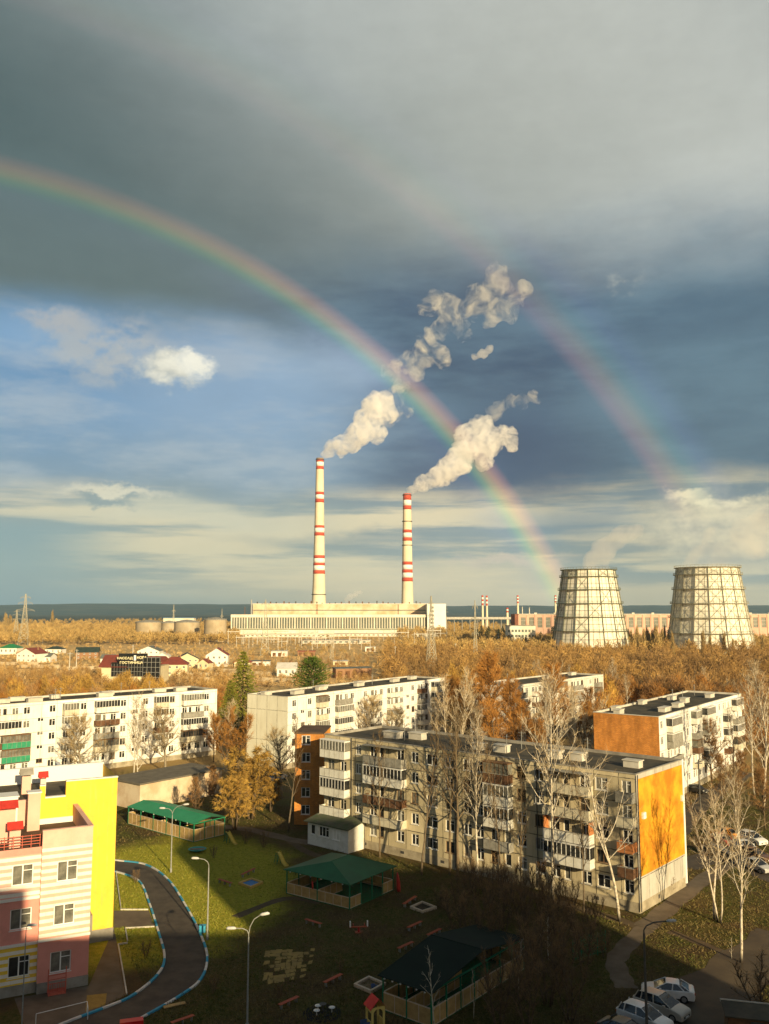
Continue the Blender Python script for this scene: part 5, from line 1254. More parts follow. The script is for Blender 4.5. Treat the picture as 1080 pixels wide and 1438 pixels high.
# small dark mesh fence in the shade on the right
fx, fy = G(805, 1352); t = thing('mesh_fence', 'dark green mesh fence panel in the shade right of the thicket', 'fence', (fx, fy, 0), .55); b = MB()
for i in range(5): b.tube([(i*1.1, 0, 0), (i*1.1, 0, 2.2)], .035, 5)
b.build('posts', GREENP, t); b = MB()
for i in range(31): b.box(i*.146-.008, i*.146+.008, -.01, .01, .15, 2.1)
for z in (.3, .8, 1.3, 1.8): b.box(0, 4.4, -.012, .012, z, z+.025)
b.build('mesh', GREENP, t)
x, y = G(1066, 1472); t = thing('kiosk', 'small dark flat-roofed kiosk with a pale roof edge at the bottom right corner', 'kiosk', (x, y, 0), -.25); MB().box(-2.2, 2.2, 0, 2.6, 0, 2.1).build('wall', RUST, t); o = MB().box(-2.4, 2.4, -.2, 2.8, 2.1, 2.2).build('roof', ROOFING, t); MB().box(-2.45, 2.45, 2.8, 2.9, 2.06, 2.28).build('roof_edge', CONCL, o); MB().box(-.5, .5, -.06, -.004, .1, 1.9).build('door', DARKM, t)

# ------------------------------------------------------------------ cars
TYRE = M('tyre_rubber', (.012, .012, .012), (.02, .02, .02), 4, .85); RIM = M('alloy_rim', (.40, .40, .39), None, rough=.4, metal=.7); CGL = M('car_glass', (.01, .012, .012), None, rough=.05, spec=.7)
HLAMP = M('headlamp', (.65, .65, .60), None, rough=.15, spec=.6); TLAMP = M('tail_lamp', (.42, .02, .015), None, rough=.25); BLK = M('black_trim', (.012, .012, .012), None, rough=.6)
def paint(name, c, c2=None): return M(name, c, c2 or tuple(v*.85 for v in c), .8, .32, spec=.5)
def car(px, py, rz, label, pm_, kind='sedan', s=1.0, cat='car'):
    x, y = G(px, py); T = thing('parked_car', label, cat, (x, y, 0), rz); T.scale = (s,)*3
    L, Wd = 4.5, 1.8
    if kind == 'sedan': belt, roof = .92, 1.44; cab = [(-1.95, .0), (-1.15, .80), (-.45, 1.0), (.15, .93), (1.15, .0)]; hood = [(2.25, .50), (2.18, .68), (1.75, .82), (1.0, .94), (-1.7, 1.02), (-2.12, 1.0), (-2.25, .82), (-2.25, .45)]
    else: belt, roof = 1.0, 1.62; cab = [(-2.12, .0), (-1.80, .78), (-1.15, .99), (.05, .96), (1.2, .0)]; hood = [(2.22, .52), (2.15, .78), (1.75, .93), (1.0, 1.03), (-2.0, 1.08), (-2.18, 1.0), (-2.24, .80), (-2.22, .45)]
    hood = [tuple(p) for p in smooth(hood, 4)]
    # body: lower shell lofted across the width with rounded shoulders
    prof = [(-2.2, .28)] + hood[::-1] + [(2.2, .28)]
    b = MB(); ys = [(-1, .90), (-.97, .97), (-.80, 1.0), (0, 1.015), (.80, 1.0), (.97, .97), (1, .90)]
    n = len(prof); base = 0
    for sy, k in ys:
        for (px_, pz) in prof:
            zz = .28 + (pz-.28)*(k if pz > .6 else 1); xx = px_*(.965 if abs(sy) == 1 else .985 if abs(sy) > .9 else 1.0)
            b.v.append((xx, sy*Wd/2, zz))
    for i in range(len(ys)-1):
        for j in range(n-1): a = i*n+j; b.f.append((a, a+1, a+n+1, a+n)); b.mi.append(0)
    b.f.append(tuple(range(n))); b.f.append(tuple(range((len(ys)-1)*n, len(ys)*n))[::-1]); b.mi += [0, 0]
    body = b.build('body', pm_, T, True)
    bv = body.modifiers.new('bevel', 'BEVEL'); bv.width = .05; bv.segments = 2; bv.limit_method = 'ANGLE'; bv.angle_limit = R(25)
    for p in body.data.polygons:
        if len(p.vertices) > 4: p.use_smooth = False
    # greenhouse glass, pillars and roof
    g = MB(); hb, ht = Wd/2*.93, Wd/2*.70
    curve = [tuple(p) for p in smooth(cab, 5)]; curve = [(x_, min(1.0, max(0.0, t_))) for x_, t_ in curve]
    bl = [(x_, belt+.02 + (roof-belt)*t_*.97, hb+(ht-hb)*t_) for x_, t_ in curve]
    m_ = len(bl)
    for sg in (-1, 1):
        idx = [len(g.v)+i for i in range(m_)]; g.v += [(p[0], sg*p[2], p[1]) for p in bl]; g.f.append(tuple(idx if sg < 0 else idx[::-1])); g.mi.append(0)
    for i in range(m_-1): g.f.append((i, i+m_, i+1+m_, i+1)); g.mi.append(0)
    g.build('windows', CGL, T)
    r = MB(); r.v = []; zr = roof
    top_ = [q for q in curve if q[1] > .86]
    for x_, t_ in top_:
        for sy in (-1.03, -.9, -.45, .45, .9, 1.03): r.v.append((x_, sy*(ht+.005), belt+.02+(roof-belt)*(t_ - (.035 if abs(sy) > 1 else 0))+.02))
    for i in range(len(top_)-1):
        for j in range(5): a = i*6+j; r.f.append((a, a+1, a+7, a+6)); r.mi.append(0)
    r.build('roof', pm_, T, True)
    pl = MB()
    for sg in (-1, 1):
        for (xb_, tb_, xt, tt) in ((cab[4][0], 0, cab[3][0], .98), (cab[0][0], 0, cab[1][0], .95), (-.35, 0, -.45, .98), (cab[0][0]*.72, 0, cab[1][0]*.95+.25, .97)):
            pl.tube([(xb_, sg*(hb+.005), belt+.02), (xt, sg*(ht+.01), belt+.02+(roof-belt)*tt)], .045, 4)
    pl.build('pillars', pm_, T)
    for sx in (1.35, -1.32):
        for sg in (-1, 1):
            w = MB().tube([(sx, sg*.70, .32), (sx, sg*.905, .32)], .33, 18).build('wheel', TYRE, T)
            MB().tube([(sx, sg*.89, .32), (sx, sg*.915, .32)], .21, 10).build('rim', RIM, w)
            MB().tube([(sx, sg*.60, .33), (sx, sg*.895, .33)], .385, 18).build('wheel_arch', BLK, T)
    for sg in (-1, 1):
        MB().tube([(2.02, sg*.55, .70), (2.13, sg*.62, .69), (2.0, sg*.82, .72)], [.05, .09, .06], 6).build('headlight', HLAMP, T)
        MB().box(-2.27, -2.10, sg*.70-.14, sg*.70+.14, .74, .90).build('tail_light', TLAMP, T)
        MB().box(.55, .75, sg*.98-.09, sg*.98+.09, belt+.02, belt+.17).build('mirror', pm_, T)
        MB().box(-1.6, 1.6, sg*.893-.012, sg*.893+.012, .28, .36).build('sill', BLK, T)
    MB().box(2.10, 2.225, -.5, .5, .40, .56).build('grille', BLK, T); MB().box(2.18, 2.245, -.26, .26, .42, .52).build('number_plate', PVC, T); MB().box(-2.275, -2.2, -.26, .26, .58, .69).build('number_plate', PVC, T)
    return T
WHITEP = paint('white_car_paint', (.76, .76, .73), (.66, .64, .58)); BEIGEP = paint('beige_car_paint', (.50, .46, .38), (.42, .38, .31)); GREYP = paint('dark_car_paint', (.09, .085, .065), (.06, .055, .045)); ORP = paint('orange_car_paint', (.68, .28, .02)); SILP = paint('silver_car_paint', (.45, .45, .43)); REDP = paint('red_car_paint', (.45, .06, .03)); BRP = paint('brown_car_paint', (.10, .05, .025)); BLP = paint('black_car_paint', (.02, .02, .02))
def ang(a, b): p, q = Vector(G(*a)), Vector(G(*b)); d = q-p; return math.atan2(d.y, d.x)
car(938, 1401, ang((975, 1402), (897, 1393)), 'white saloon with muddy side and red tail lamp, farthest of the four parked cars', WHITEP, 'sedan', 1.0)
car(930, 1424, ang((890, 1410), (960, 1434)), 'beige-roofed off-road car parked between two white cars', BEIGEP, 'suv', 1.0)
car(906, 1441, ang((870, 1428), (935, 1452)), 'white hatchback in front of the beige-roofed car, cut by the frame', WHITEP, 'suv', .97)
car(880, 1461, ang((845, 1447), (908, 1471)), 'dark olive car nearest the bottom edge', GREYP, 'sedan', 1.0)
car(1018, 1176, ang((1035, 1180), (1000, 1171)), 'bright orange car in the yard behind the birches', ORP, 'sedan')
car(1056, 1184, ang((1035, 1178), (1075, 1190)), 'white car right of the orange one in the yard', WHITEP, 'suv')
car(1046, 1195, ang((1035, 1190), (1060, 1200)), 'white car with its nose to the drive, below the other yard cars', WHITEP, 'sedan')
car(1016, 1186, ang((1000, 1180), (1030, 1192)), 'small red car behind the birch trunks below the orange one', REDP, 'suv', .9)
car(1060, 1208, ang((1035, 1202), (1080, 1214)), 'brown car in the yard with pale roof rails', BRP, 'suv')
car(1062, 1222, ang((1040, 1214), (1078, 1226)), 'silver car lowest in the yard row', SILP, 'sedan')
car(1010, 1202, ang((990, 1198), (1030, 1207)), 'dark car in the yard below the red one', BLP, 'sedan')
car(391, 1096, ang((380, 1100), (402, 1092)), 'pale hatchback between the golden willow and the brick wing', SILP, 'suv')
car(343, 1117, ang((330, 1113), (358, 1120)), 'whitish car half hidden under the golden willow', WHITEP, 'sedan')
car(352, 1110, ang((338, 1106), (366, 1112)), 'dark car behind the whitish one under the golden willow', BLP, 'sedan')
car(1058, 1036, ang((1045, 1030), (1072, 1042)), 'white car on the far yard right of the orange-ended block', WHITEP, 'suv')
car(978, 1113, ang((960, 1110), (990, 1116)), 'dark car on the road behind the orange end wall', BLP, 'sedan')
# ------------------------------------------------------------------ trees
def bark_mat(name, c1, c2, marks=None):
    m, nt, b = new_mat(name); tc = nt.node('ShaderNodeTexCoord').outputs['Object']; X, Y, Z = nt.xyz(tc)
    col = nt.lerp(nt.ss(nt.noise(tc, 3, 5, .6), .35, .65), c1, c2)
    if marks:
        k = nt.noise(nt.vec(nt.mul(X, 3), nt.mul(Y, 3), nt.mul(Z, 1.6)), 1.8, 4, .7); col = nt.lerp(nt.ss(k, .58, .64), col, marks)
        col = nt.lerp(nt.ss(Z, 1.2, .1), col, marks)
    nt.put(b.inputs['Base Color'], col); b.inputs['Roughness'].default_value = .9; b.inputs['Specular IOR Level'].default_value = .15; return m
def twig_mat(name, c1, c2, var=.22):
    m, nt, b = new_mat(name); tc = nt.node('ShaderNodeTexCoord').outputs['Object']
    col = nt.lerp(nt.ss(nt.noise(tc, .55, 4, .6), .3, .7), c1, c2)
    r = nt.node('ShaderNodeObjectInfo').outputs['Random']; k = nt.add(nt.mul(r, 2*var), 1-var); col = nt.mulc(col, nt.vec(k, k, k))
    nt.put(b.inputs['Base Color'], col); b.inputs['Roughness'].default_value = .9; b.inputs['Specular IOR Level'].default_value = .1; return m
BIRCHB = bark_mat('birch_bark', (.62, .56, .44), (.40, .34, .25), (.06, .05, .04)); BIRCHT = twig_mat('birch_twigs', (.46, .38, .25), (.30, .21, .11))
DARKB = bark_mat('dark_bark', (.14, .10, .06), (.09, .065, .04)); DARKT = twig_mat('dark_twigs', (.20, .135, .06), (.13, .08, .035))
GREYB = bark_mat('grey_bark', (.30, .25, .17), (.22, .18, .12)); 
ORT = twig_mat('orange_twigs', (.46, .225, .055), (.32, .15, .04)); BRT = twig_mat('brown_twigs', (.34, .19, .075), (.23, .125, .05)); GOT = twig_mat('golden_twigs', (.52, .33, .075), (.38, .22, .055))
FART = twig_mat('far_twigs', (.40, .24, .095), (.29, .165, .065)); THT = twig_mat('thicket_twigs', (.27, .17, .08), (.17, .105, .05))
SPR = twig_mat('spruce_needles', (.22, .21, .025), (.11, .13, .02)); PIN = twig_mat('pine_needles', (.10, .16, .02), (.05, .09, .014)); DSP = twig_mat('dark_needles', (.05, .06, .025), (.035, .045, .02))
POPT = twig_mat('poplar_twigs', (.40, .29, .12), (.29, .20, .085))

def blades(P, Dv, Ln, Wd, rs):
    """thin two-triangle sticks: P base points, Dv directions, Ln lengths, Wd widths"""
    n = len(P); D = Dv/np.linalg.norm(Dv, axis=1, keepdims=True); s = np.cross(D, rs.normal(size=(n, 3))); s /= np.linalg.norm(s, axis=1, keepdims=True)+1e-9
    W_ = (Wd*.5)[:, None]*s; bend = rs.normal(size=(n, 3))*(Ln*.10)[:, None]; mid = P + D*(Ln*.5)[:, None] + bend; tip = P + D*Ln[:, None]
    V = np.stack([P-W_, P+W_, mid+W_*.7, mid-W_*.7, tip+W_*.2, tip-W_*.2], 1).reshape(-1, 3); i = np.arange(n)[:, None]*6
    Fq = np.concatenate([i+np.array([[0, 1, 2, 3]]), i+np.array([[3, 2, 4, 5]])]); return V, Fq
def tree_meshes(seed, H, r0, crown0, nb, blen, up, nsub, ntw, twl, tww, lean=0.0, fork=0, curve=.5, bw=.35, taper=.9, sub_r=.42, droop=0.0, thick=1.0):
    """tapering trunk, limbs and sub-limbs (trunk mesh) and twigs (crown mesh)"""
    rr = random.Random(seed); rs = np.random.RandomState(seed); wood = MB(); TP, TD, TL = [], [], []
    def path(p, d, L, n, curl, wob):
        pts = [Vector(p)]; d = Vector(d).normalized()
        for i in range(n):
            d = (d + Vector((rr.gauss(0, wob), rr.gauss(0, wob), rr.gauss(0, wob)*.5 + curl))).normalized(); pts.append(pts[-1]+d*(L/n))
        return pts
    def trunk(base, d, h, r):
        n = 9; pts = path(base, d, h, n, .02, .045); rad = [r*(1-taper*i/n)+.012 for i in range(n+1)]; wood.tube(pts, rad, 6)
        az = rr.uniform(0, 6.28)
        for k in range(nb):
            t = crown0 + (1-crown0)*((k+.5*rr.random())/nb)**.9; f = t*n; i = min(n-1, int(f)); p = pts[i].lerp(pts[i+1], f-i); az += 2.4+rr.uniform(-.5, .5)
            e = R(up + rr.uniform(-12, 12) + 18*t); L = blen*h*(1-.72*((t-crown0)/(1-crown0))**1.15)*rr.uniform(.65, 1.15)
            d2 = Vector((math.cos(az)*math.cos(e), math.sin(az)*math.cos(e), math.sin(e))); rb = max(.032, (r*(1-taper*t)+.015)*rr.uniform(.45, .7))*thick
            bp = path(p, d2, L, 5, .09*curve-.08*droop, .10); wood.tube(bp, [rb*(1-.8*q/5)+.008 for q in range(6)], 4, cap=False)
            for j in range(nsub):
                u = .18+.8*(j+rr.random())/nsub; fi = u*5; a = min(4, int(fi)); sp = bp[a].lerp(bp[a+1], fi-a); bd = (bp[a+1]-bp[a]).normalized()
                sd = (bd*.9 + Vector((rr.gauss(0, .6), rr.gauss(0, .6), rr.gauss(.25, .4)-droop*.5))).normalized(); sl = L*bw*(1.1-.6*u)*rr.uniform(.6, 1.25)
                q = path(sp, sd, sl, 3, .06*curve-.25*droop, .12); wood.tube(q, [rb*sub_r*(1-.75*g/3)+.006 for g in range(4)], 3, cap=False)
                for w in range(ntw):
                    fi = 3*(.1+.9*rr.random()); a = min(2, int(fi)); tp = q[a].lerp(q[a+1], fi-a); TP.append(tp)
                    td = ((q[a+1]-q[a]).normalized() + Vector((rr.gauss(0, .55), rr.gauss(0, .55), rr.gauss(.15, .45)-droop*1.1))); TD.append(td); TL.append(twl*rr.uniform(.5, 1.3))
    d0 = Vector((lean, lean*.4, 1))
    if fork:
        for k in range(fork): a = 6.28*k/fork+rr.random(); trunk((.25*math.cos(a), .25*math.sin(a), 0), Vector((.22*math.cos(a), .22*math.sin(a), 1)), H*rr.uniform(.82, 1), r0*.8)
    else: trunk((0, 0, 0), d0, H, r0)
    TL = np.array(TL); V, Fq = blades(np.array([tuple(p) for p in TP]), np.array([tuple(p) for p in TD]), TL, np.full(len(TL), tww)*rs.uniform(.7, 1.4, len(TL)), rs); return wood, V, Fq
def make_tree(name, label, cat, spec, bark, twig, group=None):
    t = thing(name, label, cat, (0, 0, -500), 0, group); wood, V, Fq = tree_meshes(**spec)
    wood.build('trunk', bark, t, True); link('crown', np_mesh('crown', V, Fq, twig), t); return t
def cloud_tree(seed, H, rx, z0, n, ln, wd, shape=1.0, upb=.7, lumps=9):
    """light crown: clumps of sticks spread through an uneven volume"""
    rs = np.random.RandomState(seed); c = rs.normal(size=(lumps, 3)); c /= np.linalg.norm(c, axis=1, keepdims=True); c *= rs.uniform(.25, .75, (lumps, 1))
    zc, rz = (H+z0)/2, (H-z0)/2; k = rs.randint(0, lumps, n); q = rs.normal(size=(n, 3)); q /= np.linalg.norm(q, axis=1, keepdims=True); q *= rs.uniform(0, 1, (n, 1))**.45*rs.uniform(.3, .55, lumps)[k][:, None]
    P = (c[k]+q); w = np.clip(1 - shape*np.clip(P[:, 2], -1, 1)*.35, .25, 2); P = np.stack([P[:, 0]*rx*w, P[:, 1]*rx*w, zc+P[:, 2]*rz], 1); P[:, 2] = np.clip(P[:, 2], z0*.6, H*1.05)
    D = np.stack([P[:, 0]*.55/rx, P[:, 1]*.55/rx, np.full(n, upb)], 1) + rs.normal(size=(n, 3))*.45; L = ln*rs.uniform(.5, 1.4, n)
    return blades(P - D*.3*ln, D, L, wd*rs.uniform(.6, 1.5, n), rs)
def simple_trunk(seed, H, r, limbs=7, z0=.3, rx=3.0):
    rr = random.Random(seed); b = MB(); b.tube([(0, 0, 0), (rr.gauss(0, .1), rr.gauss(0, .1), H*.4), (rr.gauss(0, .25), rr.gauss(0, .25), H*.92)], [r, r*.7, r*.15], 6)
    for k in range(limbs):
        a = 2.4*k+rr.random(); z = H*(z0+.5*k/limbs); l = rx*rr.uniform(.5, .9); b.tube([(0, 0, z), (math.cos(a)*l*.5, math.sin(a)*l*.5, z+l*.6), (math.cos(a)*l, math.sin(a)*l, z+l*1.5)], [r*.45, r*.28, r*.1], 4, cap=False)
    return b

birch = dict(H=17, r0=.165, crown0=.32, nb=26, blen=.36, up=42, nsub=7, ntw=5, twl=1.0, tww=.032, curve=.9, thick=.82)
B1 = make_tree('birch_tree', 'x', 'birch', dict(birch, seed=1), BIRCHB, BIRCHT); B2 = make_tree('birch_tree', 'x', 'birch', dict(birch, seed=2, nb=30, crown0=.28, blen=.32, up=50), BIRCHB, BIRCHT)
B3 = make_tree('birch_tree', 'x', 'birch', dict(birch, seed=3, nb=20, blen=.42, up=36, lean=.07, ntw=3, nsub=5), BIRCHB, BIRCHT); B4 = make_tree('birch_tree', 'x', 'birch', dict(birch, seed=4, fork=2, nb=15, blen=.30, up=48), BIRCHB, BIRCHT)
# grey-brown bare trees with pale upper limbs
aspen = dict(H=18, r0=.15, crown0=.30, nb=28, blen=.33, up=48, nsub=7, ntw=7, twl=1.1, tww=.04, curve=1.1, thick=1.0)
A1 = make_tree('bare_tree', 'x', 'tree', dict(aspen, seed=5, nb=20, nsub=5, ntw=4, tww=.03, thick=.85, blen=.27), bark_mat('dim_bark', (.17, .13, .085), (.11, .085, .055)), DARKT); A3 = make_tree('bare_tree', 'x', 'tree', dict(aspen, seed=15, nb=18, nsub=5, ntw=4, up=42, blen=.31, tww=.03, thick=.85), bark_mat('brown_bark', (.20, .15, .09), (.12, .09, .055)), DARKT); A2 = make_tree('bare_tree', 'x', 'tree', dict(aspen, seed=6, fork=3, nb=13, blen=.36), bark_mat('pale_bark', (.62, .55, .42), (.48, .41, .29)), BIRCHT)
O1 = make_tree('orange_tree', 'x', 'tree', dict(seed=7, H=13, r0=.2, crown0=.18, nb=34, blen=.42, up=38, nsub=9, ntw=14, twl=1.0, tww=.05, curve=.6), DARKB, ORT)
O2 = make_tree('orange_tree', 'x', 'tree', dict(seed=8, H=13, r0=.17, crown0=.15, nb=16, blen=.42, up=45, nsub=8, ntw=14, twl=1.0, tww=.05, curve=.8, fork=3), DARKB, ORT)
N1 = make_tree('brown_tree', 'x', 'tree', dict(seed=9, H=12, r0=.18, crown0=.2, nb=32, blen=.42, up=38, nsub=8, ntw=12, twl=.9, tww=.045, curve=.6), DARKB, BRT)
W1 = make_tree('willow_tree', 'x', 'willow', dict(seed=10, H=11, r0=.24, crown0=.2, nb=15, blen=.50, up=32, nsub=9, ntw=16, twl=.8, tww=.06, curve=.2, fork=3, droop=.55), DARKB, GOT)
R1 = make_tree('round_tree', 'x', 'tree', dict(seed=12, H=12, r0=.24, crown0=.24, nb=30, blen=.50, up=26, nsub=9, ntw=9, twl=.9, tww=.035, curve=.7), GREYB, twig_mat('tan_twigs', (.46, .34, .17), (.34, .24, .11)))
T1 = make_tree('thicket_shrub', 'x', 'shrub', dict(seed=13, H=5.5, r0=.07, crown0=.12, nb=11, blen=.42, up=46, nsub=5, ntw=5, twl=.6, tww=.018, curve=.5, fork=4), DARKB, THT)
S1 = make_tree('young_birch', 'x', 'birch', dict(seed=14, H=8, r0=.06, crown0=.25, nb=11, blen=.30, up=48, nsub=2, ntw=2, twl=.5, tww=.014, lean=.1, curve=.4), BIRCHB, BIRCHT)
# mid-distance light-weight kinds
def light(name, cat, seed, H, rx, z0, n, ln, wd, twig, bark=DARKB, **k):
    t = thing(name, 'x', cat, (0, 0, -500)); simple_trunk(seed, H, .16, rx=rx).build('trunk', bark, t); V, Fq = cloud_tree(seed, H, rx, z0, n, ln, wd, **k); link('crown', np_mesh('crown', V, Fq, twig), t); return t
LT = [light('orange_tree', 'tree', 31, 12, 4.2, 1.5, 1500, 1.3, .10, ORT), light('orange_tree', 'tree', 32, 13, 3.8, 1.5, 1400, 1.4, .10, GOT), light('brown_tree', 'tree', 33, 11, 4.4, 1.2, 1500, 1.2, .10, BRT), light('tan_tree', 'tree', 34, 12, 4.0, 1.5, 1300, 1.3, .10, FART, GREYB)]
POP = light('poplar_tree', 'poplar', 41, 24, 1.9, 1.5, 1300, 2.2, .16, POPT, GREYB, shape=.8, upb=2.6, lumps=16)
# conifers
def conifer(name, seed, H, rb, twig, tiers=26, per=13, pine=False):
    rr = random.Random(seed); rs = np.random.RandomState(seed); t = thing(name, 'x', 'conifer', (0, 0, -500)); w = MB().tube([(0, 0, 0), (0, 0, H*.96)], [H*.014, .03], 6); P, D, L = [], [], []
    for k in range(tiers):
        f = k/(tiers-1); z = H*((.28 if pine else .06)+(.70 if pine else .92)*f); rad = rb*((1-f)**.8+.04) if not pine else rb*(math.sin(math.pi*min(1, .25+f*.72))**.7)
        for j in range(per):
            a = 6.28*j/per+k*.7+rr.uniform(-.25, .25); r = rad*rr.uniform(.65, 1.15); dz = (-.28 if not pine else .30)*r; tip = Vector((math.cos(a)*r, math.sin(a)*r, z+dz+rr.uniform(-.2, .2))); w.tube([(0, 0, z), tip], [.05, .015], 3, cap=False)
            m = int(8+14*r/rb)
            for q in range(m):
                u = .18+.85*rr.random(); p = Vector((0, 0, z)).lerp(tip, u); P.append(tuple(p)); D.append((math.cos(a)*.8+rr.gauss(0, .6), math.sin(a)*.8+rr.gauss(0, .6), rr.gauss(-.25 if not pine else .5, .4))); L.append(rr.uniform(.35, .9)*(1.15 if pine else 1))
    w.build('trunk', DARKB, t); V, Fq = blades(np.array(P), np.array(D), np.array(L), rs.uniform(.10, .24, len(L)), rs); link('crown', np_mesh('crown', V, Fq, twig), t); return t
SP1 = conifer('spruce_tree', 51, 19, 6.2, SPR, 26, 16); PI1 = conifer('pine_tree', 52, 13, 5.2, PIN, 18, 12, True); FI1 = conifer('fir_tree', 53, 9, 2.2, SPR, 16, 9); DS1 = conifer('dark_spruce', 54, 11, 2.6, DSP, 14, 9)

# ---- where each one stands
FOOT = []                                                          # oriented footprints to keep clear
def foot(A, ang_, x0, x1, y0, y1, m=2.0): FOOT.append((A[0], A[1], math.cos(ang_), math.sin(ang_), x0-m, x1+m, y0-m, y1+m))
foot(AL, angM, -4, LMN, -1.5, 13.2, .6); foot(aL, math.atan2(-dl.y, -dl.x), 0, LB, -1.5, 12); foot(mA, math.atan2(md.y, md.x), 0, LM, -1.5, 12); foot(rA, math.atan2(rd.y, rd.x), 0, LR, -1.5, 12.2); foot(hA, math.atan2(hd.y, hd.x), 0, LH, -1.5, 12)
foot(wgA, R(-4), 0, 5, 0, 10); foot((lx, ly), S.rotation_euler.z, -Ls-6, 0, 0, 9); foot(kc, kang, -30, 4, -3, 26, 1)
for o in [o for o in bpy.data.objects if o.parent is None and o.get('category') in ('house', 'hotel', 'shed', 'workshop', 'storage tank', 'cooling tower', 'power station', 'factory', 'office', 'pavilion')]:
    if o['category'] in ('pavilion',): continue
    xs_, ys_ = [], []
    for c in o.children:
        if c.type == 'MESH':
            for q in c.bound_box: xs_.append(q[0]+c.location.x); ys_.append(q[1]+c.location.y)
    foot(o.location, o.rotation_euler.z, min(xs_), max(xs_), min(ys_), max(ys_), 2.5)
def free(x, y):
    for a, b_, ca, sa, x0, x1, y0, y1 in FOOT:
        dx, dy = x-a, y-b_; u, v = dx*ca+dy*sa, -dx*sa+dy*ca
        if x0 < u < x1 and y0 < v < y1: return False
    return True
FIRST = set()
def put(proto, loc, label, rz=None, sx=1.0, sz=None, group=None, name=None):
    sc_ = (sx, sx, sz or sx); rz = rnd.uniform(0, 6.28) if rz is None else rz
    if proto.name not in FIRST:
        FIRST.add(proto.name); o = proto; o.location = (*loc[:2], 0); o.rotation_euler.z = rz; o.scale = sc_; o['label'] = label
        if group: o['group'] = group
        elif 'group' in o: del o['group']
        return o
    o = dup(proto, tuple(loc[:2]), rz, sc_, label)
    if group: o['group'] = group
    elif 'group' in o.keys(): del o['group']
    return o
def at_px(proto, Hp, px, yb_, yt, label, rz=None, wide=1.0, group=None):
    x, y = G(px, yb_); dx, dy = x-AL.x, y-AL.y; u, v = dx*math.cos(angM)+dy*math.sin(angM), -dx*math.sin(angM)+dy*math.cos(angM)
    if -3 < u < LMN+1 and -2.2 < v < 6: x += math.sin(angM)*(v+2.2); y -= math.cos(angM)*(v+2.2)
    h = ZAT(px, yt, y); s = h/Hp; return put(proto, (x, y), label, rz, s*wide, s, group)
# birches and bare trees before the main block
at_px(B3, 17, 870, 1294, 1062, 'leaning white birch at the right corner of the grey block', 2.9, 1.05)
at_px(B1, 17, 791, 1257, 965, 'tallest white birch in front of the middle right of the grey block', .4, .85)
at_px(A1, 18, 820, 1281, 1075, 'dark slim bare tree between the tallest birch and the leaning birch', 1.0, .8)
at_px(B2, 17, 684, 1233, 1005, 'white birch left of centre of the grey block, standing above the thicket', 2.0, .75)
at_px(A3, 18, 656, 1226, 990, 'tall dark bare tree before the grey facade, right of centre', 1.0)
at_px(A3, 18, 633, 1228, 1000, 'dark bare tree left of the tall one before the grey facade', 2.3, .9)
at_px(A1, 18, 592, 1229, 1018, 'dark bare tree at the right end of the middle pavilion', 3.0, .9)
at_px(A3, 18, 537, 1203, 1035, 'dark bare tree behind the middle pavilion roof', 4.4, .9)
at_px(A3, 18, 745, 1247, 1085, 'low slender bare tree in front of the grey block left of the tallest birch', 1.4, .7)
at_px(A1, 18, 713, 1243, 1050, 'slim dark bare tree above the thicket before the grey block', .2, .8)
at_px(A1, 18, 405, 1168, 1010, 'bare tree with dark straight trunk at the corner of the brick wing', 2.2)
# behind the main block
for i, (px, yb_, yt, p, h, lab) in enumerate(((612, 1085, 985, B2, 17, 'pale birch top behind the grey roof, left of three'), (640, 1090, 940, A2, 18, 'tall fan-shaped pale tree behind the grey roof near the white block end'), (735, 1090, 1000, B4, 17, 'white fan of birch limbs behind the grey roof vents'), (812, 1105, 965, A2, 18, 'large pale fan-shaped tree behind the right part of the grey roof'), (860, 1090, 1000, B1, 17, 'birch crown behind the orange end wall top'), (770, 1080, 950, B2, 17, 'birch left of the large pale fan-shaped tree'), (556, 1070, 1000, R1, 12, 'tan bushy tree in front of the middle white block'), (520, 1060, 985, R1, 12, 'low tan tree before the white facade, near the little fir'))):
    at_px(p, h, px, yb_, yt, lab)
for i, (px, yb_, yt, p, h) in enumerate(((690, 1060, 930, O1, 13), (660, 1050, 955, O2, 13), (720, 1075, 965, O1, 13), (748, 1060, 985, O2, 13), (780, 1062, 945, O1, 13), (700, 1090, 985, O2, 13), (815, 1060, 985, O2, 13), (840, 1080, 1005, O1, 13), (640, 1040, 960, O1, 13), (760, 1100, 1020, O1, 13), (880, 1098, 1030, O2, 13), (905, 1100, 1040, N1, 12), (830, 1040, 970, N1, 12), (675, 1030, 945, O1, 13))):
    at_px(p, h, px, yb_, yt, 'dense orange-brown bare tree between the grey block and the half-hidden pale block', group='orange trees behind the grey block')
# right side
at_px(B3, 17, 1003, 1293, 1120, 'left of two birches rising from one spot on the right lawn', .3, 1.1)
at_px(B4, 17, 1010, 1296, 1095, 'right of two birches rising from one spot on the right lawn', 1.6, .95)
at_px(B2, 17, 1041, 1352, 1092, 'straight tall birch nearest the muddy road on the right', .8, .85)
at_px(B1, 17, 1060, 1120, 958, 'birch against the facade of the orange-ended block', 2.6)
at_px(B2, 17, 1072, 1140, 940, 'tall birch at the right edge above the yard', .2)
at_px(A1, 18, 1030, 1110, 1000, 'brown bare tree in front of the orange-ended block', 1.2); at_px(N1, 12, 1000, 1100, 1015, 'brown bushy tree hiding the lower floors of the orange-ended block', .7, 1.2)
for px, yb_, yt in ((962, 1092, 1050), (1040, 1140, 1060), (1078, 1120, 1040), (930, 1080, 1045), (1075, 1165, 1085), (1015, 1140, 1065), (890, 1075, 1020)):
    at_px(N1, 12, px, yb_, yt, 'brown bushy bare tree round the yard on the right', group='brown trees round the right yard')
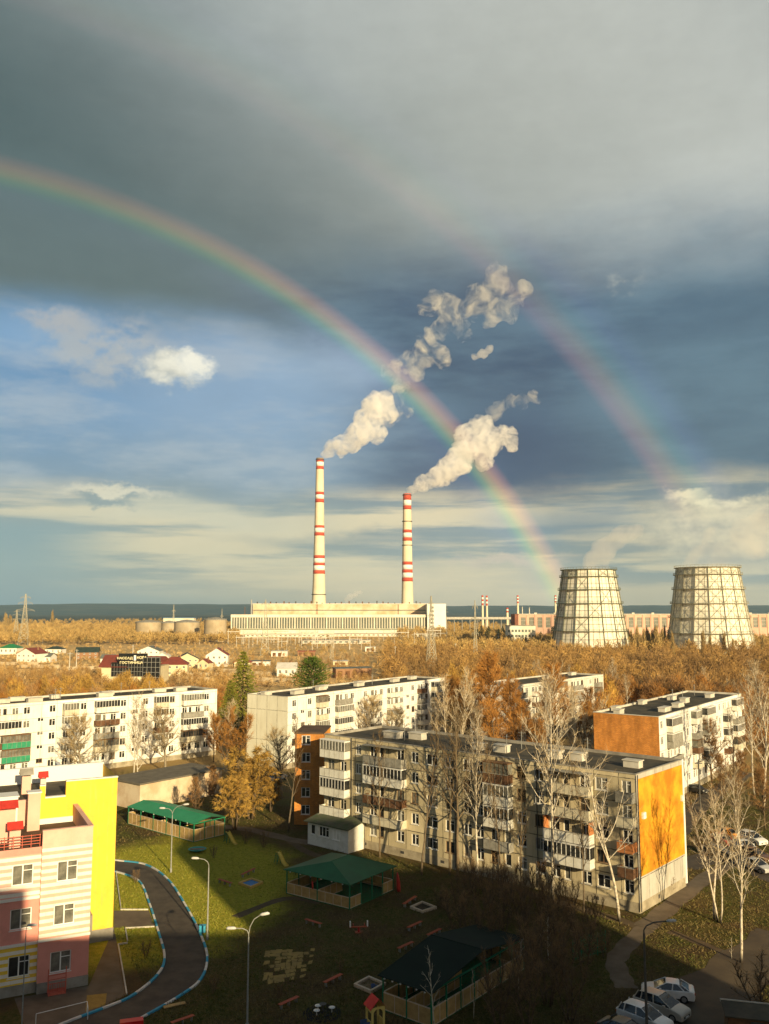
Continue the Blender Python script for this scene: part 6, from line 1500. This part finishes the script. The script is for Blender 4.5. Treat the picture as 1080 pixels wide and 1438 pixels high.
at_px(T1, 5.5, 1070, 1425, 1345, 'spreading dark shrub at the lower right edge beside the kiosk', 1.2, 1.7)
at_px(S1, 8, 1028, 1348, 1318, 'tiny pale sapling beside the tall birch foot', 1.0)
# left side
at_px(R1, 12, 115, 1102, 1012, 'rounded bare tree before the long whitewashed block, left one', .4, 1.15)
at_px(B1, 17, 187, 1117, 985, 'left of the twin birches behind the green-roofed pavilion', 1.0, .9); at_px(B2, 17, 195, 1117, 990, 'right of the twin birches behind the green-roofed pavilion', 3.1, .9)
at_px(R1, 12, 232, 1085, 1000, 'tan bare tree before the right end of the whitewashed block', 2.0, 1.1)
at_px(A2, 18, 318, 1085, 985, 'pale crooked tree between the two white blocks', .5)
at_px(O2, 13, 325, 1090, 1000, 'orange bushy tree between the two white blocks', 1.5); at_px(O1, 13, 300, 1070, 1010, 'orange tree at the right end of the whitewashed block', 2.5)
at_px(W1, 11, 352, 1150, 1045, 'golden drooping willow in front of the blank cream end wall', .8, 1.1)
at_px(W1, 11, 330, 1165, 1085, 'smaller golden willow by the sunlit pavilion corner', 2.8, 1.0); at_px(N1, 12, 300, 1140, 1080, 'brown bare tree in front of the beige store wall', .3); at_px(N1, 12, 275, 1150, 1095, 'thin brown tree between pavilion and beige store', 1.3, .8)
at_px(R1, 12, 395, 1120, 1030, 'tan tree with open crown left of the brick wing', 1.9); at_px(W1, 11, 380, 1140, 1090, 'low golden shrub-like willow near the parked cars', 4.0); at_px(R1, 12, 440, 1060, 1010, 'tan tree in front of the middle white block, left part', 3.3)
at_px(SP1, 19, 340, 1030, 914, 'large yellow-green spruce between the two white blocks', .3, 1.0); at_px(PI1, 13, 437, 990, 924, 'bright green rounded pine beyond the middle white block', .5, 1.05); at_px(FI1, 9, 487, 1040, 972, 'little fir in front of the white facade', 1.1)
at_px(SP1, 19, 322, 1040, 955, 'shorter dark spruce left of the large yellow-green one', 2.0)
# courtyard thicket, saplings
rr = random.Random(77); k = 0
for px, yb_, s in ((648, 1290, 1), (668, 1262, .9), (690, 1292, 1.15), (712, 1272, 1), (735, 1300, 1.2), (760, 1282, 1.0), (778, 1312, 1.2), (705, 1322, 1.2), (750, 1335, 1.25), (785, 1345, 1.1), (800, 1300, .9), (812, 1330, .9), (745, 1372, 1.2), (790, 1385, 1.1), (770, 1412, 1.2), (735, 1405, 1.0), (820, 1365, .9), (640, 1318, .9), (665, 1330, 1.0), (690, 1350, .9), (700, 1440, 1.1), (740, 1445, 1.1), (800, 1435, 1.0), (620, 1275, .5), (655, 1250, .6), (836, 1300, .6), (850, 1345, .55)):
    x, y = G(px, yb_); put(T1, (x, y), 'tangled dark brown bare shrub in the thicket before the grey block', None, s*rr.uniform(1.0, 1.25), s*rr.uniform(.85, 1.05), 'shrubs of the dark thicket'); k += 1
at_px(S1, 8, 612, 1452, 1335, 'slender white young birch in front of the long dark pavilion', 2.5, 1.0)
at_px(S1, 8, 771, 1352, 1292, 'thin white birch stem inside the thicket', 1.5); at_px(S1, 8, 728, 1395, 1320, 'thin pale sapling by the far end of the long dark pavilion', .5); at_px(S1, 8, 665, 1435, 1360, 'short pale sapling behind the dark pavilion wall', 4.5, .7)
for px, yb_, s, lab in ((478, 1365, .22, 'small brown bush behind the red bench by the yellow paving'), (512, 1325, .28, 'small dark bush in the middle of the play area'), (393, 1400, .2, 'low reddish bush above the left bench'), (370, 1190, .42, 'orange-brown hedge shrub at the sunny lawn edge, right one'), (345, 1185, .42, 'orange-brown hedge shrub at the sunny lawn edge, middle one'), (300, 1205, .3, 'orange shrub on the sunny lawn'), (205, 1345, .3, 'brown shrub in the island bed inside the drive'), (190, 1240, .3, 'low shrub in the upper island bed'), (300, 1395, .3, 'reddish brown bush in the foreground grass'), (905, 1260, .4, 'bare bush at the foot of the orange end wall'), (940, 1255, .35, 'low bare bush right of the orange end wall')):
    x, y = G(px, yb_); put(T1, (x, y), lab, None, s*1.3, s)

# ---- woods of the middle distance: individual trees nearest, the rest as one mass
rr = random.Random(101); spots = []
def zone(n, px0, px1, y0, y1, kinds, hs, where, dens=None, gap=.0):
    c = 0; tries = 0
    while c < n and tries < n*12:
        tries += 1; px = rr.uniform(px0, px1); yb_ = rr.uniform(y0, y1); x, y = G(px, yb_)
        if not free(x, y): continue
        spots.append((y, x, kinds[rr.randrange(len(kinds))], rr.uniform(*hs), where)); c += 1
ZL = 'bare golden-brown tree in the strip of wood behind the whitewashed block'; ZR = 'bare orange-brown tree in the wood between the pale blocks and the cooling towers'; ZM = 'bare tan tree around the houses and the field edge'
zone(120, -40, 235, 976, 1006, (0, 1, 1, 3), (7, 11.5), ZL); zone(40, -40, 205, 962, 980, (1, 1, 0, 3), (5, 8.5), ZL)
zone(60, 235, 330, 960, 1005, (0, 2, 3), (5, 10), ZM); zone(50, 350, 640, 950, 985, (3, 2, 0), (4, 8), ZM)
zone(120, 625, 860, 955, 1035, (0, 0, 2, 1), (10, 15), ZR); zone(120, 840, 1110, 960, 1000, (2, 0, 3, 2), (9, 14), ZR); zone(70, 1000, 1110, 985, 1060, (2, 0), (8, 13), ZR)
NEAR = sorted(spots)[:292]; REST = sorted(spots)[292:]
for y, x, kd, h, where in NEAR:
    p = LT[kd]; o = put(p, (x, y), where, None, h/12*rr.uniform(.9, 1.25), h/12, {ZL: 'golden wood behind the whitewashed block', ZR: 'orange wood below the cooling towers', ZM: 'trees among the houses'}[where])
spots = []
zone(90, -60, 130, 945, 962, (0, 1, 3), (4, 7), 'x'); zone(120, 130, 640, 945, 958, (0, 2, 3), (2, 4.5), 'x'); zone(420, 640, 1140, 945, 958, (0, 2, 3), (6, 11), 'x'); zone(950, 540, 1140, 915, 960, (0, 2, 0, 3), (5, 15.5), 'x')
zone(1700, -60, 335, 882, 906, (3, 3, 1, 2), (8, 14), 'x'); zone(520, -60, 345, 906, 960, (1, 3), (2.2, 4.6), 'x'); zone(420, 330, 560, 897, 945, (3, 2), (2.5, 6), 'x'); zone(120, 545, 640, 902, 930, (2, 3), (6, 12), 'x'); zone(800, 620, 1140, 894, 918, (2, 3, 0), (8, 13), 'x'); zone(260, 560, 700, 880, 900, (3, 2), (10, 16), 'x'); zone(700, -100, 330, 873, 886, (3, 2), (8, 15), 'x')
spots = [s for s in spots if not (330 < 540+s[1]/s[0]*F < 560 and 560 < s[0] < 1000 and rr.random() < .35)]
def mass(name, items, twig, n, seed, ln, wd, kind='stuff'):
    rs = np.random.RandomState(seed); vars_ = [cloud_tree(seed+i, 12, 4.4, .3, n, ln, wd, lumps=7) for i in range(6)]; VS, FS, off = [], [], 0
    for j, (y, x, kd, h, _) in enumerate(items):
        V, Fq = vars_[j % 6]; a = rs.uniform(0, 6.28); s = h/12; w = s*rs.uniform(.9, 1.35); ca, sa = math.cos(a)*w, math.sin(a)*w
        VS.append(np.stack([V[:, 0]*ca-V[:, 1]*sa+x, V[:, 0]*sa+V[:, 1]*ca+y, V[:, 2]*s], 1).astype(np.float32)); FS.append(Fq+off); off += len(V)
    return tag(link(name, np_mesh(name, np.concatenate(VS), np.concatenate(FS), twig)), kind=kind)
allr = REST+spots
def mass_mat(nm, c1, c2, c3):
    m, nt, b = new_mat(nm); p = nt.node('ShaderNodeNewGeometry').outputs['Position']
    col = nt.lerp(nt.ss(nt.noise(p, .035, 4, .6), .35, .65), c1, c2); col = nt.lerp(nt.ss(nt.noise(p, .11, 3, .6), .52, .72), col, c3)
    nt.put(b.inputs['Base Color'], col); b.inputs['Roughness'].default_value = .95; b.inputs['Specular IOR Level'].default_value = .05; return m
tag(mass('woodland', [s for s in allr if s[0] < 640], mass_mat('woodland_twigs', (.40, .24, .08), (.22, .135, .06), (.47, .30, .10)), 300, 200, 1.15, .17), 'brown bare wood stretching below the power station', None)
mass('distant_woodland', [s for s in allr if s[0] >= 640], mass_mat('distant_woodland_twigs', (.50, .34, .125), (.34, .22, .08), (.22, .17, .065)), 130, 300, 1.7, .36)
# low dry scrub and reeds over the open field and between the houses
spots = []; zone(1500, -60, 345, 904, 966, (0,), (1.2, 3.6), 'x'); zone(1500, 330, 660, 893, 966, (0,), (1.0, 3.2), 'x'); zone(500, -60, 640, 886, 904, (0,), (1.5, 4), 'x')
mass('dry_scrub', spots, mass_mat('dry_scrub_stems', (.64, .46, .22), (.46, .32, .15), (.42, .26, .11)), 85, 400, 2.6, .5)
# pale birches standing out of the orange wood
for px, yb_, yt, p in ((862, 985, 928, B1), (926, 985, 950, B2), (905, 975, 945, B4), (720, 968, 925, B2), (746, 972, 926, B4), (757, 975, 930, B1), (880, 1000, 950, B2), (990, 985, 940, B1), (1030, 990, 950, B4), (1062, 985, 935, B2), (655, 985, 940, B1), (668, 990, 945, B4), (800, 965, 935, B1), (842, 1000, 962, B2)):
    at_px(p, 17, px, yb_, yt, 'white birch rising out of the orange wood beyond the half-hidden block', group='white birches in the orange wood')
for px, yb_, yt in ((775, 950, 925), (985, 950, 928), (1010, 955, 930), (645, 945, 922), (905, 950, 930)):
    at_px(DS1, 11, px, yb_, yt, 'lone dark conifer inside the orange wood', wide=1.1, group='dark conifers in the orange wood')
# poplars by the cooling towers, dark spruces by the office, lone poplars at the far left
rr = random.Random(31)
for px in [884+i*3.6+rr.uniform(-1.2, 1.2) for i in range(17)]:
    yb_ = rr.uniform(914, 921); x, y = G(px, yb_); put(POP, (x, y), 'tall narrow bare poplar in the row between the two cooling towers', None, rr.uniform(.8, 1.15), rr.uniform(.75, 1.1), 'poplars between the cooling towers')
for px, yt in ((945, 880), (958, 888), (988, 878), (998, 886), (1018, 882), (1030, 892), (1045, 893), (1062, 890), (1072, 885)):
    yb_ = rr.uniform(918, 926); x, y = G(px, yb_); h = ZAT(px, yt, y); put(POP, (x, y), 'narrow bare poplar standing in front of the right cooling tower', None, h/24*1.1, h/24, 'poplars before the right cooling tower')
for px, yt, lab in ((7, 857, 'bushy poplar at the far left edge of the horizon'), (14, 860, 'second bushy poplar at the far left edge, shorter'), (73, 853, 'lone thin poplar on the horizon right of the big pylon')):
    x, y = G(px, 884); h = ZAT(px, yt, y); put(POP, (x, y), lab, None, h/24*(2.0 if px < 20 else 1.2), h/24)
for i in range(18):
    px = rr.uniform(668, 730) if i < 14 else rr.uniform(770, 785); yb_ = rr.uniform(898, 905); x, y = G(px, yb_); put(DS1, (x, y), 'dark conifer in the clump before the low office', None, rr.uniform(1.3, 1.9), rr.uniform(1.1, 1.6), 'dark conifers before the pink factory')
for p in (LT + [B1, B2, B3, B4, A1, A2, A3, O1, O2, N1, W1, R1, T1, S1, POP, SP1, PI1, FI1, DS1]): assert p.location.z > -100, p.name

# ------------------------------------------------------------------ dead grass tufts and litter over the near ground
rs = np.random.RandomState(9); n = 90000
px = rs.uniform(130, 1085, n); yy_ = 1130+320*rs.uniform(0, 1, n)**.9
d_ = np.array([G(a, b_) for a, b_ in zip(px, yy_)]); 
def inpoly(P, poly):
    poly = np.array([tuple(p) for p in poly]); x, y = P[:, 0], P[:, 1]; r = np.zeros(len(P), bool); j = len(poly)-1
    for i in range(len(poly)):
        c = ((poly[i, 1] > y) != (poly[j, 1] > y)) & (x < (poly[j, 0]-poly[i, 0])*(y-poly[i, 1])/(poly[j, 1]-poly[i, 1]+1e-12)+poly[i, 0]); r ^= c; j = i
    return r
keep = ~inpoly(d_, list(outer)+list(inner)[::-1])
for o in [o for o in bpy.data.objects if o.parent is None and o.name.split('.')[0] in ('road', 'path', 'paving')]:
    if o.name == 'road': continue
    v = np.array([tuple(q.co)[:2] for q in o.data.vertices])
    for p in o.data.polygons: keep &= ~inpoly(d_, v[list(p.vertices)])
for a, b_, ca, sa, x0, x1, y0, y1 in FOOT[:8]:
    dx, dy = d_[:, 0]-a, d_[:, 1]-b_; u, v = dx*ca+dy*sa, -dx*sa+dy*ca; keep &= ~((u > x0+.5) & (u < x1-.5) & (v > y0+.5) & (v < y1-.5))
d_ = d_[keep]; n = len(d_); P3 = np.column_stack([d_, np.zeros(n)]); D3 = rs.normal(size=(n, 3))*.8; D3[:, 2] = np.abs(D3[:, 2])*.6+.25
V, Fq = blades(P3, D3, rs.uniform(.12, .42, n), rs.uniform(.03, .085, n), rs)
m, nt, b = new_mat('grass_blades'); p = nt.node('ShaderNodeNewGeometry').outputs['Position']; q = nt.noise(p, .22, 5, .65); w = nt.noise(p, 3.0, 3, .7)
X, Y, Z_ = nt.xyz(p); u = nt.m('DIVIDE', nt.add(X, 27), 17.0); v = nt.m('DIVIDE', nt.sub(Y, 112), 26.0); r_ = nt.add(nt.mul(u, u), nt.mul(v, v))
c = nt.lerp(nt.ss(q, .42, .6), (.085, .095, .02), (.17, .125, .05)); c = nt.lerp(nt.ss(w, .45, .7), c, (.22, .16, .07)); c = nt.lerp(nt.mul(nt.ss(r_, 1.1, .6), .8), c, nt.lerp(nt.ss(w, .35, .65), (.20, .25, .025), (.36, .32, .06)))  # blades on the lawn patch lightened, sunlight painted into their colour
nt.put(b.inputs['Base Color'], c); b.inputs['Roughness'].default_value = .9; b.inputs['Specular IOR Level'].default_value = .1
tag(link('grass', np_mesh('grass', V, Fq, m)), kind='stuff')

# ------------------------------------------------------------------ steam and smoke
TEX1 = bpy.data.textures.new('billow', 'CLOUDS'); TEX1.noise_scale = 13; TEX1.noise_depth = 5
TEX2 = bpy.data.textures.new('billow_fine', 'CLOUDS'); TEX2.noise_scale = 5; TEX2.noise_depth = 4
def smoke_mat(name, dens, carve, scale, lo, hi, col=(1, 1, 1), detail=9):
    m = bpy.data.materials.new(name); m.use_nodes = True; m.node_tree.nodes.clear(); nt = NT(m.node_tree)
    p = nt.node('ShaderNodeNewGeometry').outputs['Position']; f = nt.noise(p, scale, detail, .68, 1.2); d = nt.mul(nt.ss(f, lo, hi), dens) if carve else nt.mul(nt.ss(f, .1, .6, .5, 1), dens)
    v = nt.node('ShaderNodeVolumePrincipled'); v.inputs['Color'].default_value = (*col, 1); nt.put(v.inputs['Density'], d); v.inputs['Anisotropy'].default_value = .0
    o = nt.node('ShaderNodeOutputMaterial'); nt.L.new(v.outputs[0], o.inputs['Volume']); m.cycles.volume_step_rate = 1.0; return m
def plume(name, label, pts, dist, mat, vox=1.5, disp=(16, 7), seed=1, n_per=11, drift=0.0, cat='smoke'):
    """pts: (px, py, radius in px); billows strung along the path at real size, far away"""
    rr = random.Random(seed); bm = bmesh.new(); k = dist/F
    for i, (px, py, r) in enumerate(pts):
        r *= 1.12
        yq = dist + drift*i; c = Vector((XAT(px, yq, py), yq, ZAT(px, py, yq))); R_ = r*yq/F
        for j in range(n_per):
            v = Vector((rr.gauss(0, 1), rr.gauss(0, 1), rr.gauss(0, 1))).normalized()*R_*rr.uniform(.2, .75) if j else Vector(); q = R_*(rr.uniform(.4, .75) if j else .85)
            bmesh.ops.create_icosphere(bm, subdivisions=2, radius=q, matrix=Matrix.Translation(c+v))
    me = bpy.data.meshes.new(name); bm.to_mesh(me); bm.free(); me.materials.append(mat); o = link(name, me)
    r = o.modifiers.new('union', 'REMESH'); r.mode = 'VOXEL'; r.voxel_size = vox
    for t, s in ((TEX1, disp[0]), (TEX2, disp[1])):
        d = o.modifiers.new('billow', 'DISPLACE'); d.texture = t; d.strength = s; d.mid_level = .42; d.texture_coords = 'GLOBAL'
    r = o.modifiers.new('merge', 'REMESH'); r.mode = 'VOXEL'; r.voxel_size = vox
    dg = bpy.context.evaluated_depsgraph_get(); me2 = bpy.data.meshes.new_from_object(o.evaluated_get(dg)); o.modifiers.clear(); o.data = me2; me2.materials.clear(); me2.materials.append(mat)
    return tag(o, label, cat)
DENSE = smoke_mat('steam', .095, True, .055, .36, .66); WISP = smoke_mat('thin_steam', .032, True, .03, .47, .68, (1, .99, .96)); FAINT = smoke_mat('faint_steam', .014, True, .02, .38, .65, (1, .97, .92))
plume('smoke_plume', 'dense white smoke leaving the tall left chimney', [(456, 637, 5), (465, 631, 9), (478, 625, 12), (492, 620, 14), (505, 612, 16), (512, 600, 16), (520, 585, 16), (525, 570, 15), (535, 562, 13), (545, 580, 10), (530, 610, 9)], 1335, DENSE)
plume('smoke_plume', 'dense white smoke leaving the shorter right chimney', [(580, 688, 5), (589, 682, 9), (602, 675, 12), (617, 668, 14), (632, 660, 15), (645, 648, 16), (655, 632, 17), (662, 615, 17), (676, 605, 15), (682, 622, 17), (694, 616, 14), (708, 610, 12), (718, 622, 9), (680, 645, 12)], 1315, DENSE, seed=3)
plume('smoke_plume', 'middle puff of the left chimney smoke crossing the rainbow', [(548, 522, 10), (560, 515, 14), (575, 508, 17), (592, 500, 18), (605, 490, 16), (618, 500, 13), (600, 478, 11), (585, 525, 10), (560, 545, 7)], 1360, smoke_mat('drifting_steam', .04, True, .036, .43, .66, (1, .99, .97)), seed=5)
plume('smoke_plume', 'highest ragged puff of smoke drifting towards the outer rainbow', [(600, 432, 13), (618, 425, 17), (638, 432, 16), (660, 432, 15), (680, 415, 20), (700, 405, 20), (715, 420, 17), (695, 385, 14), (735, 405, 13), (720, 440, 11), (650, 455, 10), (690, 440, 14)], 1390, WISP, seed=7, vox=3)
plume('smoke_plume', 'small lone wisp of smoke below the highest puff', [(668, 502, 5), (676, 497, 6), (685, 491, 5), (690, 488, 3)], 1380, smoke_mat('wisp_steam', .05, True, .05, .32, .55), seed=8, vox=1.6, disp=(8, 4))
plume('smoke_plume', 'thin upper shreds above the right chimney smoke', [(695, 580, 10), (702, 570, 9), (718, 565, 8), (735, 562, 8), (750, 557, 7)], 1340, WISP, seed=9, disp=(14, 8))
plume('smoke_plume', 'thin ragged shreds between the left chimney smoke and the middle puff', [(540, 592, 10), (550, 578, 13), (555, 560, 13), (562, 545, 12), (570, 575, 9)], 1345, WISP, seed=15, disp=(14, 8))
plume('smoke_plume', 'thin haze of smoke linking the middle puff to the highest puff', [(610, 472, 11), (622, 462, 13), (640, 455, 12), (625, 448, 10), (650, 470, 9)], 1375, WISP, seed=16, disp=(14, 8))
plume('steam_plume', 'faint steam leaning up from the left cooling tower', [(835, 795, 13), (842, 780, 13), (852, 768, 13), (866, 757, 11), (882, 747, 10), (895, 742, 7)], 760, smoke_mat('tower_steam', .028, True, .03, .30, .58, (1, .97, .92)), seed=10, vox=2, disp=(10, 6), cat='steam')
plume('steam_plume', 'broad faint steam over the right cooling tower', [(985, 792, 20), (1005, 788, 20), (1020, 772, 24), (1045, 758, 26), (1070, 745, 26), (1100, 735, 28)], 740, FAINT, seed=11, vox=3, disp=(14, 8), cat='steam')
plume('smoke_plume', 'tiny smoke wisp over the power station roof', [(487, 842, 3), (493, 838, 4), (500, 834, 4), (506, 832, 3)], 1420, smoke_mat('roof_steam', .05, True, .06, .30, .55), seed=12, vox=1.5, disp=(5, 3))
